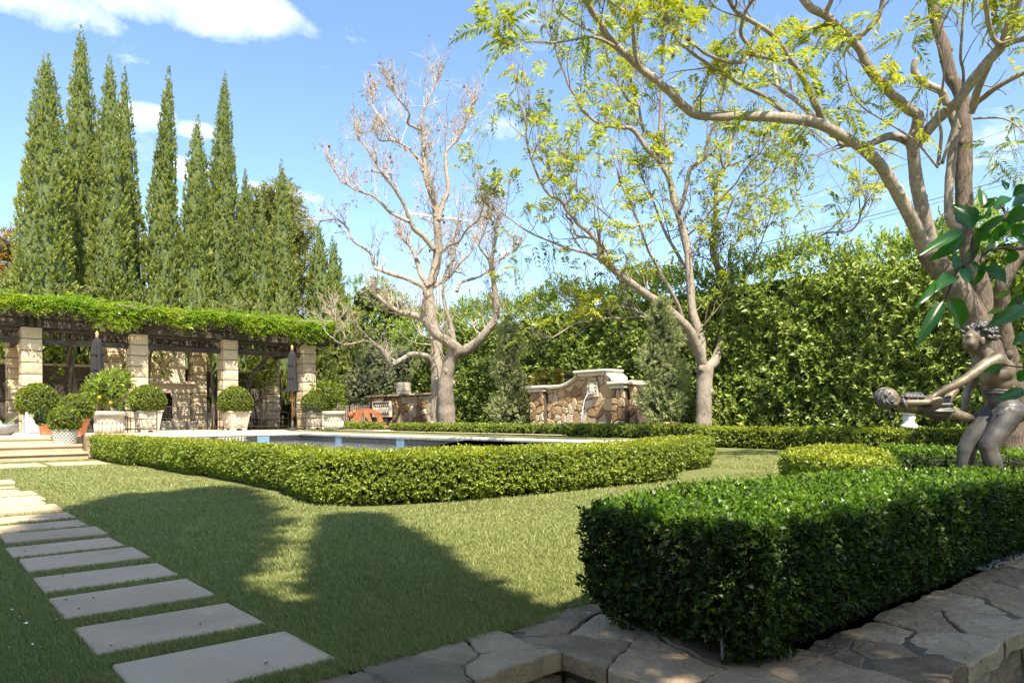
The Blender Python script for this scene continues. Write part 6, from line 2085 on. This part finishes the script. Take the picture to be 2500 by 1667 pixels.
# ---- tousled hair in locks
mb = MB()
rr = random.Random(4)
for k in range(120):
    th = rr.uniform(0, 6.28); ph = math.acos(rr.uniform(-.35, 1))
    nx, nd, nz = math.sin(ph) * math.cos(th), math.sin(ph) * math.sin(th), math.cos(ph)
    if nx < -.55 and nz < .35: continue
    if nz < -.1 and nx < .1: continue
    cx, cy, cd = 1215 + nx * 112, 212 - nz * 102, nd * 92
    tx = rr.uniform(.2, 1.0); tz = rr.uniform(-.8, .5); td = rr.uniform(-.6, .6)
    pts = []
    for j in range(4):
        f = j / 3
        pts.append((cx + nx * 14 * math.sin(f * 3) + tx * 46 * f, cy - nz * 12 * math.sin(f * 3) - tz * 40 * f, cd + nd * 14 * math.sin(f * 3) + td * 40 * f, (15, 19, 16, 6)[j]))
    C(mb, *pts)
E(mb, 1228, 205, 0, 112, 90, 96)
E(mb, 1045, 172, -20, 16, 14, 14); C(mb, (1075, 190, -20, 14), (1052, 180, -20, 17))
mb.build('hair', M['bronze_dark'], statue, True)
# ---- trousers and shoes
mb = MB()
C(mb, (1402, 722, 0, 108), (1412, 770, 0, 118))
E(mb, 1405, 720, 0, 106, 132, 36)
E(mb, 1422, 810, 0, 116, 136, 100)
for d in (-68, 68): E(mb, 1478, 880, d, 100, 84, 100)
C(mb, (1425, 870, -74, 112), (1378, 960, -78, 106), (1312, 1060, -80, 90), (1240, 1160, -82, 76), (1250, 1215, -80, 70), (1275, 1290, -76, 74), (1310, 1400, -72, 68), (1345, 1560, -70, 64), (1362, 1690, -70, 68))
C(mb, (1425, 870, 74, 116), (1330, 980, 82, 106), (1235, 1090, 90, 92), (1172, 1190, 95, 78), (1160, 1260, 95, 74), (1148, 1360, 95, 72), (1132, 1560, 95, 62), (1118, 1690, 95, 66))
fz = random.Random(8)
for x, y, d in ((1255, 1190, -80), (1255, 1165, -80), (1335, 860, -80), (1360, 890, -80), (1210, 1170, 95), (1345, 840, 0)):
    for k in range(3):
        yy = y + k * 16 - 10
        C(mb, (x - 46 + fz.uniform(-12, 12), yy + 30, d - 44, 6), (x + 6, yy, d - 70, 9), (x + 50, yy - 34, d - 44, 5))
fuse(mb, 'trousers', M['bronze_dark'], statue, .0085, 2)
mb = MB()
P = [Q(1404 + 110 * math.cos(a), 722 + 14 * math.cos(a), 136 * math.sin(a)) - base_s for a in [k * math.pi / 16 for k in range(33)]]
mb.tube(P, 17 * KS, 8); mb.tube([p + Vector((.002, 0, .022)) for p in P], 13 * KS, 8); mb.build('waistband', M['bronze_dark'], statue, True)
for x, d in ((1345, -70), (1100, 95)):
    mb = MB(); E(mb, x - 50, 1765, d, 130, 52, 40); E(mb, x + 20, 1735, d, 66, 52, 66); fuse(mb, 'shoe', M['bronze_dark'], statue, .01, 3)
mb = MB(); q = Q(1260, 1806, 0) - base_s; mb.cbox(q.x - .42, q.x + .42, -.32, .32, -.05, .02, .015); mb.build('statue_base', M['bronze_dark'], statue)

# ---- girl: one continuous body
mb = MB()
E(mb, 372, 752, -90, 84, 74, 82)
E(mb, 392, 716, -90, 60, 56, 42, .3)         # upturned face
C(mb, (392, 690, -90, 11), (402, 676, -90, 10)); E(mb, 428, 712, -90, 16, 22, 10); E(mb, 444, 728, -90, 20, 26, 18)
for d in (-24, 24): E(mb, 372, 688, -90 + d, 14, 12, 9)
C(mb, (405, 780, -90, 50), (450, 805, -85, 44), (505, 828, -80, 54))
E(mb, 560, 832, -70, 100, 98, 54, .06); E(mb, 690, 836, -60, 110, 78, 46); E(mb, 820, 846, -30, 105, 88, 54)
C(mb, (880, 866, -60, 54), (970, 892, -55, 48), (1060, 916, -40, 41), (1140, 922, 40, 38), (1210, 926, 110, 29), (1262, 930, 150, 22))
E(mb, 1290, 920, 165, 30, 26, 52)
C(mb, (880, 850, 40, 54), (930, 838, 70, 48), (958, 822, 80, 43), (985, 772, 82, 43), (1040, 700, 84, 36), (1092, 628, 84, 25))
C(mb, (512, 800, -150, 34), (570, 798, -170, 31), (640, 795, -186, 26), (690, 786, -186, 20))
hand(mb, (690, 786, -190), None, (1, -.1, .1), None, (0, .7, .7), (.1, .6, .5), 1, L=60)
C(mb, (520, 800, 40, 42), (590, 770, 70, 36), (660, 760, 80, 30), (700, 770, 60, 22))
fuse(mb, 'girl_body', M['bronze'], statue, .0085, 4)
mb = MB()
C(mb, (1072, 660, 84, 34), (1090, 628, 84, 36), (1105, 612, 84, 34), (1145, 616, 84, 28), (1180, 612, 84, 15))
E(mb, 1092, 592, 84, 22, 27, 24)
fuse(mb, 'girl_shoe', M['bronze_dark'], statue, .009, 3)
# dress with gathered folds
def dress(x0, y0, r0, x1, y1, r1, d0, d1, n=44, m=12, amp=.10, flat=.8):
    vs, fs = [], []
    a0, a1 = Q(x0, y0, d0) - base_s, Q(x1, y1, d1) - base_s
    for j in range(m + 1):
        f = j / m
        c = a0.lerp(a1, f); r = (r0 + (r1 - r0) * f) * KS
        for i in range(n):
            a = 2 * math.pi * i / n
            g = 1 + amp * f * math.sin(a * 9 + 2.5 * f) + amp * .6 * f * math.sin(a * 5 + 4 * f) + .025 * math.sin(a * 13 + f * 9)
            vs.append((c.x + .010 * math.sin(a * 7) * f, c.y + math.cos(a) * r * 1.12 * g, c.z + math.sin(a) * r * flat * g))
    for j in range(m):
        for i in range(n):
            fs.append((j * n + i, j * n + (i + 1) % n, (j + 1) * n + (i + 1) % n, (j + 1) * n + i))
    fs.append(tuple(range(n - 1, -1, -1))); fs.append(tuple(m * n + i for i in range(n)))
    mb_ = MB(); mb_.add(vs, fs); return mb_
dress(505, 830, 62, 690, 838, 70, -75, -60, amp=.05).build('dress_bodice', M['bronze_dark'], statue, True)
dress(640, 836, 68, 898, 846, 112, -62, -35, amp=.22, flat=.84).build('dress_skirt', M['bronze_dark'], statue, True)
mb = MB()
for k in range(16):
    x = 470 + k * 10; C(mb, (x, 745 + 22 * math.sin(k), -130 + 8 * k % 60, 12), (x + 22, 728 + 10 * math.cos(k * 2), -110, 16), (x + 40, 750, -150, 9))
C(mb, (470, 770, -150, 16), (480, 820, -170, 18), (500, 858, -150, 14))
mb.build('dress_collar', M['bronze_dark'], statue, True)
mb = MB()
for k in range(80):
    th = rr.uniform(1.2, 4.8); nd = rr.uniform(-.95, .95); q_ = math.sqrt(1 - nd * nd)
    C(mb, *[(362 + math.cos(th + j * .33) * (90 + 4 * j) * q_ + rr.uniform(-4, 4), 758 - math.sin(th + j * .33) * (86 + 3 * j) * q_, -90 + nd * 80 + rr.uniform(-5, 5), (8, 12, 11, 5)[j]) for j in range(4)])
for k in range(10): C(mb, (360 + k * 6, 830, -120 + k * 8, 15), (366 + k * 5, 865, -120 + k * 8, 14), (372 + k * 7, 905 + rr.uniform(-10, 16), -115 + k * 6, 6))
E(mb, 352, 764, -90, 86, 80, 84)
mb.build('girl_hair', M['bronze_dark'], statue, True)
# ================================================================== CITRUS BRANCH NEAR THE CAMERA
def Zc(x, y, Y):
    return D(2200 + x / 2.8, 440 + y / 2.8, Y)
cit_base = Vector((1.95, 1.75, LOW))
cit = thing('citrus_tree', 'glossy dark leaved citrus branch hanging into view in front of the statue', 'tree', cit_base)
def leaf_blade(b, tip, w, curl, side_hint, seg=9):
    """blade with a channelled midrib and a pointed end"""
    ax = tip - b; L = ax.length; ax.normalize()
    view = side_hint
    s = ax.cross(view).normalized(); n = s.cross(ax).normalized()
    vs, fs = [], []
    for i in range(seg + 1):
        t = i / seg
        prof = (math.sin(math.pi * t ** .85)) ** .75 * (1 - .25 * t)
        hw = w / 2 * prof + .0008
        c = b + ax * L * t + n * (math.sin(math.pi * t) * curl * L - .12 * L * t * t * curl * 4)
        wv = .05 * w * math.sin(t * 11)
        vs += [c - s * hw + n * (hw * .38 + wv), c - s * hw * .5 + n * (hw * .12), c, c + s * hw * .5 + n * (hw * .12), c + s * hw + n * (hw * .38 - wv)]
    for i in range(seg):
        for k in range(4):
            a = i * 5 + k
            fs.append((a, a + 1, a + 6, a + 5))
    return vs, fs
def citrus_leaf(x0, y0, x1, y1, w, Y, dY=.03, curl=.05, mat='citrus_near', tw=0.0):
    b, t_ = Zc(x0, y0, Y), Zc(x1, y1, Y + dY)
    hint = Vector((tw, -1, .25 + abs(tw) * .3)).normalized()
    vs, fs = leaf_blade(b - cit_base, t_ - cit_base, w / 2.8 * Y / FPX, curl, hint)
    m = MB(); m.add(vs, fs)
    me = m.mesh('leaf', True)
    link('leaf', me, cit, M[mat])
LV = [(485, 335, 355, 165, 175, 1.90, .02), (432, 335, 128, 508, 82, 1.86, -.03), (436, 392, 188, 552, 92, 1.88, .02), (548, 188, 535, 36, 72, 1.98, .03), (366, 640, 352, 468, 92, 1.92, .02), (366, 648, 236, 752, 112, 1.90, -.05),
      (252, 680, 90, 868, 62, 1.88, -.04), (292, 826, 112, 1128, 96, 1.86, -.02), (335, 808, 412, 1024, 168, 1.90, .03), (582, 590, 714, 700, 110, 1.95, -.06), (412, 605, 458, 708, 92, 1.90, -.05),
      (850, 868, 584, 1002, 108, 1.80, -.02), (860, 190, 716, 285, 120, 1.90, .02), (775, 476, 728, 572, 88, 2.0, .02), (520, 320, 490, 560, 62, 1.93, .05), (705, 240, 476, 404, 66, 1.92, .04), (850, 30, 768, 112, 74, 2.0, .02),
      (742, 118, 628, 192, 74, 1.96, -.03), (562, 556, 498, 726, 72, 1.95, .02), (850, 1052, 762, 1124, 92, 1.82, -.01), (702, 1262, 558, 1312, 52, 1.84, .02), (852, 1434, 642, 1504, 84, 1.80, -.02), (870, 1296, 798, 1372, 84, 1.85, .03),
      (862, 790, 718, 872, 62, 1.9, .02), (612, 176, 542, 268, 74, 1.95, .05), (640, 130, 560, 190, 66, 1.98, .02), (690, 300, 600, 440, 78, 1.97, .05), (700, 320, 640, 400, 70, 1.95, .02), (650, 395, 560, 530, 66, 1.98, -.02),
      (840, 300, 760, 390, 90, 1.95, .03), (790, 240, 690, 350, 86, 1.98, .05), (480, 300, 520, 220, 58, 1.96, .04), (430, 610, 372, 560, 60, 1.93, .03), (470, 560, 545, 660, 66, 1.95, .03), (640, 200, 700, 140, 62, 2.0, .03),
      (820, 90, 880, 150, 80, 1.95, .02), (760, 180, 840, 100, 80, 2.0, .03), (560, 250, 460, 290, 52, 1.94, .02), (720, 70, 690, 0, 50, 2.02, .02), (800, 380, 870, 470, 80, 1.98, .02), (600, 330, 540, 420, 72, 1.99, .04), (520, 470, 440, 520, 58, 1.96, .03)]
for i, (x0, y0, x1, y1, w, Y, dY) in enumerate(LV):
    citrus_leaf(x0, y0, x1, y1, w, Y, dY, curl=random.Random(i).uniform(.02, .09), tw=random.Random(i + 50).uniform(-.5, .5))
for x0, y0, x1, y1, w in ((752, 768, 634, 802, 50), (835, 705, 760, 765, 44), (692, 878, 588, 912, 40), (830, 760, 770, 800, 50), (840, 1225, 800, 1245, 40)):
    citrus_leaf(x0, y0, x1, y1, w, 1.95, .03, mat='citrus')
def twig(pts, r0, r1, nm='twig'):
    S = smooth([Zc(x, y, Y) - cit_base for x, y, Y in pts], 5)
    m = MB(); m.tube(S, [r0 + (r1 - r0) * i / (len(S) - 1) for i in range(len(S))], 7); m.build(nm, M['bark_dark'], cit, True)
twig([(1150, 300, 1.85), (860, 250, 1.92), (700, 265, 1.95), (560, 320, 1.95), (490, 420, 1.95), (482, 540, 1.94), (410, 600, 1.92), (365, 650, 1.91), (335, 730, 1.9), (300, 815, 1.89)], .008, .002)
twig([(1150, 420, 1.9), (860, 465, 1.98), (740, 470, 1.98), (640, 468, 1.97), (560, 510, 1.96), (540, 560, 1.96)], .005, .0018)
twig([(740, 290, 1.95), (690, 180, 1.98), (640, 120, 1.99), (545, 190, 1.98)], .004, .0016)
twig([(1150, 900, 1.8), (850, 868, 1.82), (790, 790, 1.9), (750, 765, 1.94)], .004, .0016)
twig([(1150, 1440, 1.78), (850, 1434, 1.80)], .003, .002)
twig([(1150, 1040, 1.8), (850, 1052, 1.82)], .003, .002)
twig([(1150, 1270, 1.8), (870, 1280, 1.85), (702, 1262, 1.85)], .003, .0016)
m = MB(); S = smooth([Vector((0, 0, 0)), Vector((.02, .02, .8)), Vector((.06, .0, 1.6)), Zc(1150, 900, 1.82) - cit_base + Vector((.25, -.05, -.1)), Zc(1150, 300, 1.85) - cit_base + Vector((.1, 0, 0)), Zc(1150, 300, 1.85) - cit_base], 6)
m.tube(S, [.05 - .042 * i / (len(S) - 1) for i in range(len(S))], 10); m.build('trunk', M['bark_dark'], cit, True)
for x, y, Y in ((1150, 420, 1.9), (1150, 900, 1.8), (1150, 1040, 1.8), (1150, 1270, 1.8), (1150, 1440, 1.78)):
    e = Zc(x, y, Y) - cit_base
    m = MB(); m.tube([Vector((.09, 0, max(1.2, e.z - .25))), e], [.012, .006], 7); m.build('branch', M['bark_dark'], cit, True)

# ================================================================== WIRES, POLE, FLOODLIGHTS
YW = 46.0
def cable(label, u0, v0, u1, v1, r, sag=.25, group='overhead cables behind the trees'):
    p0, p1 = D(u0, v0, YW), D(u1, v1, YW - 6)
    pts = [p0.lerp(p1, i / 16) + Vector((0, 0, -sag * 4 * (i / 16) * (1 - i / 16))) for i in range(17)]
    m = MB(); m.tube([p - p0 for p in pts], r, 5)
    o = m.build('overhead_cable', M['wire'], None); o.location = p0
    tag(o, label, 'cable', group)
cable('thick overhead cable passing low behind the spreading tree, upper of a close pair', 1590, 655, 2640, 385, .022)
cable('overhead cable running just beneath the thick one', 1590, 661, 2640, 398, .016)
cable('thin single overhead cable crossing behind the big tree limbs at mid height', 1590, 590, 2640, 255, .014)
cable('thin steep overhead cable high behind the big tree', 1840, 200, 2240, -40, .012)
pp_ = D(1068, 560, 50)
up = thing('utility_pole', 'pale utility pole with a crossarm half hidden behind the bare tree', 'utility pole', (pp_.x, 50, 0))
m = MB(); m.tube([(0, 0, 0), (0, 0, 15.6)], [.16, .12], 10); m.build('pole', M['steel_grey'], up, True)
zc = D(1068, 528, 50).z
m = MB(); m.tube([(-2.3, 0, zc + .25), (2.1, 0, zc - .35)], .09, 6); m.build('crossarm', M['white_paint'], up)
for x in (-2.0, -1.1, .9, 1.8):
    m = MB(); m.lathe([(.05, 0), (.07, .05), (.04, .10), (.06, .15), (.02, .2)], 8, Matrix.Translation((x, 0, zc - .06 - x * .136 + .08))); m.build('insulator', M['white_paint'], up)
fl_ = D(757, 694, 40)
fl = thing('floodlight_pole', 'floodlight pole with two grey lamp heads beside the far slim cypress', 'lamp', (fl_.x, 40, 0))
m = MB(); m.tube([(.1, 0, 0), (.1, 0, fl_.z + .1)], .06, 8); m.build('pole', M['steel_grey'], fl)
for dz in (.16, -.12):
    m = MB(); m.cbox(-.42, .06, -.15, .15, fl_.z + dz - .06, fl_.z + dz + .06, .02); m.build('lamp_head', M['steel_grey'], fl)

# ================================================================== SMALL THINGS ON THE GRASS
for i, (x, y, s) in enumerate(((75, 883, 20), (125, 928, 18), (162, 970, 24), (80, 1032, 13), (205, 1105, 24), (55, 1125, 11), (262, 1120, 9), (35, 975, 12), (360, 943, 12), (458, 1210, 9))):
    p = G(x / 2.613, 1150 + y / 2.613, .03)
    w = s / 2.613 * p.y / FPX
    m = MB(); r_ = random.Random(i)
    n = 7
    ring = [(w * .6 * math.cos(2 * math.pi * k / n) * r_.uniform(.7, 1.2), w * .45 * math.sin(2 * math.pi * k / n) * r_.uniform(.7, 1.3), w * r_.uniform(.0, .5)) for k in range(n)]
    m.add(ring + [(0, 0, 0)], [(k, (k + 1) % n, n) for k in range(n)])
    o = m.build('fallen_petal', M['petal']); o.location = p
    tag(o, 'white fallen petal on shaded grass left of the path, ' + ['second from the top', 'third from the top, slender', 'largest of all', 'small one below the largest', 'long one near the bottom', 'small one furthest left', 'tiny, right of the long one', 'level with the largest', 'single one close to the slabs', 'lowest, near the closest slabs'][i], 'petal', 'white petals on the grass')
# specks of leaf litter on the slabs
for i, (x, y) in enumerate(((398, 668), (160, 512), (595, 808), (420, 820), (505, 876), (820, 945), (1275, 976), (708, 1112), (353, 272), (1700, 1225))):
    p = G(x / 2.613, 1150 + y / 2.613, .019); r_ = random.Random(i + 9); w = .012
    m = MB(); m.add([(-w, 0, 0), (0, -w * .5, .004), (w, 0, .001), (0, w * .5, .005)], [(0, 1, 2, 3)])
    o = m.build('dry_leaf', M['pod']); o.location = p; o.rotation_euler = (0, 0, r_.uniform(0, 6))
    tag(o, 'tiny brown dry leaf on a path slab, ' + ['dark one on the fourth slab', 'on the sixth slab', 'upper one on the third slab', 'left one on the third slab', 'lower one on the third slab', 'at the back edge of the second slab', 'mid right on the second slab', 'front left on the second slab', 'on a far sunlit slab', 'on the nearest slab'][i], 'leaf', 'dry leaf bits on the path')
# agave in a grey bowl at the left edge of the steps
pa = spot(4, 17.3)
ag = thing('agave_pot', 'grey bowl with grey spiky agave leaves at the left edge of the top step', 'potted plant', pa)
m = MB(); m.lathe([(.14, 0), (.24, .06), (.33, .18), (.35, .28), (.31, .29), (.28, .24)], 24); m.build('bowl', M['steel_grey'], ag, True)
for k in range(11):
    a = k * .62; m = MB(); e = .30 + .12 * ((k * 7) % 3) / 2
    vs, fs = leaf_blade(Vector((0, 0, .26)), Vector((math.cos(a) * e * 1.2, math.sin(a) * e, .26 + (.05 if k % 2 else .22))), .085, .06, Vector((0, 0, -1)) if k % 2 else Vector((math.sin(a), -math.cos(a), -.6)).normalized())
    m.add(vs, fs); m.build('leaf', M['olive'], ag, True)

# ================================================================== TREES BEHIND THE VIEWER (their shade falls on the lawn)
TE = math.tan(SUN_EL)
def shade_conifer(label, tipg, H, prof, n, zmin, leaf=.26, seed=0):
    L_ = H / TE
    foot = Vector((tipg[0] + SUN_H.x * L_, tipg[1] + SUN_H.y * L_, LOW))
    t_ = thing('conifer_tree', label, 'tree', foot)
    r = np.random.default_rng(seed)
    zz = np.array([p[0] for p in prof]); rr_ = np.array([p[1] for p in prof])
    depth = r.uniform(0, 1, n) ** .8 * (H - zmin)
    th = r.uniform(0, 2 * np.pi, n)
    w1_ = Waves(2.2, seed=seed + 1, n=9)
    R = np.interp(depth, zz, rr_)
    q = np.column_stack([np.cos(th), np.sin(th), depth * .9])
    tier = .80 + .22 * np.abs(np.sin(depth * 2.3 + 1.3 * np.sin(th + seed))) + .16 * w1_(q)
    rad = R * tier * np.sqrt(r.uniform(.05, 1, n))
    P = np.column_stack([np.cos(th) * rad, np.sin(th) * rad, H - LOW - depth])
    Dr = unit(np.column_stack([np.cos(th), np.sin(th), np.full(n, .1)]) + r.normal(size=(n, 3)) * .35)
    link('crown', kites('crown', [sprigs(P, Dr, 5, leaf * 1.1 * r.uniform(.6, 1.2, n), .46, spread=.8, stem=1.4)]), t_, M['shade_tree'])
    m = MB(); m.tube([(0, 0, 0), (0, 0, H * .6), (0, 0, H - LOW - .3)], [.22, .14, .03], 8); m.build('trunk', M['bark_dark'], t_)
    return t_
shade_conifer('tall conifer standing behind the viewer on the left, shading the path side of the lawn', (-3.72, 9.05), 16, [(0, .05), (.4, .30), (1.5, .45), (3, .58), (4.5, .74), (6.2, .74), (7.4, .58), (8.4, .52), (9.6, .8), (12, 1.4)], 5200, 4.5, seed=3, leaf=.14)
shade_conifer('second conifer standing behind the viewer on the left', (-4.15, 8.35), 15, [(0, .2), (.6, .34), (3, .45), (5.4, .55), (9, .8), (12, 1.4)], 4200, 4.5, seed=5, leaf=.14)
shade_conifer('pointed conifer standing behind the viewer, shading the middle of the lawn', (-1.45, 6.5), 11, [(0, .06), (1, .10), (2.4, .20), (3.9, .30), (4.7, .34), (5.6, .48), (7.2, 1.0)], 4600, 4.3, seed=8, leaf=.13)
# unseen shrubs added further back to block sky light from the near shade
for i_, (x_, y_, h_) in enumerate(((-9, -7.5, 5), (-4.6, -8.6, 5.5), (-.2, -9.2, 5.2), (4.4, -9.4, 5.6), (9, -8.2, 5), (13, -5.5, 4.6))):
    shrub('sky_blocker_shrub', 'unseen dense shrub added behind the viewer to block sky light, ' + ('far left', 'left', 'left of middle', 'right of middle', 'right', 'far right')[i_], (x_, y_, LOW), [(0, 0, h_ * .30, 2.4, 1.5, h_ * .30), (.3, 0, h_ * .68, 2.2, 1.4, h_ * .32)], 700, .34, M['shade_tree'], k=7, width=.5, core=.86, trunk=([(0, 0, 0), (0, 0, h_ * .6)], [.2, .08]), group='added sky blocking shrubs behind the viewer')
bl = []
for gx, gy, r_, z_ in ((1.85, 2.45, .60, 7.2), (2.55, 2.85, .70, 7.5), (3.2, 3.45, .75, 7.8), (4.0, 4.2, .65, 8.2), (2.6, 2.2, .9, 7.2), (1.5, 1.8, .75, 7.0), (3.6, 2.8, 1.0, 7.8), (4.7, 5.2, .5, 8.6), (5.6, 5.6, .6, 9.0)):
    off = z_ / TE
    bl.append((gx + SUN_H.x * off, gy + SUN_H.y * off, z_, r_, r_, .75))
c0 = (4.4, -2.9)
st3 = shrub('shade_tree', 'broad leaved tree standing behind the viewer, shading the dark hedge', (c0[0], c0[1], LOW), [(x - c0[0], y - c0[1], z - LOW, rx, ry, rz) for x, y, z, rx, ry, rz in bl], 4200, .15, M['shade_tree'], k=7, width=.45,
            trunk=([(0, 0, 0), (.1, .1, 4), (.2, .2, 8.6)], [.25, .2, .08]), core=.45, cat='tree')

# ================================================================== BLADES OF TURF
def blades(n, y0, y1, seed, nm='grass'):
    r = np.random.default_rng(seed)
    u = r.uniform(0, 1, n)
    Y = 1 / (1 / y0 + u * (1 / y1 - 1 / y0))
    X = r.uniform(-.78, .80, n) * (Y + .5)
    a = AX.x * X + AX.y * Y; b = BX.x * X + BX.y * Y
    ok = ((a > 2.24) | ((a > 2.1) & (b < .3))) & (a < 18.1) & (b < 16.5)
    ok &= ~((b > .565) & (b < 1.205) & (((a - 2.385) % .622) < .452) & (a > 2.38) & (a < 15.3))
    ok &= ~((b > .2) & (b < 3.24) & (a > 15.83) & (a < 17.07))
    ok &= ~((b > 3.4) & (a > 6.1) & (b < 10.6)) | (a < 6.0)
    ok &= ~((b > 2.2) & (b < 5.4) & (a < 2.3))
    X, Y = X[ok], Y[ok]
    m = len(X)
    P = np.column_stack([X, Y, np.zeros(m)])
    h = r.uniform(.015, .031, m) * (1 + .25 * Waves(2, seed=4)(P))
    ang = r.uniform(0, 6.28, m)
    s = np.column_stack([np.cos(ang), np.sin(ang), np.zeros(m)])
    w = .0022 * np.maximum(1, Y / 3.2)
    lean = np.column_stack([r.normal(size=m), r.normal(size=m), np.zeros(m)]) * .55 + np.array((.35, .1, 0)) * Waves(1.1, seed=6)(P)[:, None]
    V = np.empty((m, 3, 3))
    V[:, 0] = P - s * w[:, None]; V[:, 1] = P + s * w[:, None]
    V[:, 2] = P + lean * h[:, None] + np.array((0, 0, 1.)) * h[:, None]
    F = np.arange(m * 3, dtype=np.int32).reshape(-1, 3)
    stuff(link(nm, np_mesh(nm, V, F), None, M['grass']))
blades(470000, 2.35, 17.5, 1)
for o in list(bpy.data.objects):
    if o.type == 'MESH' and o.parent is None and 'kind' not in o and 'category' not in o:
        print('UNTAGGED', o.name)
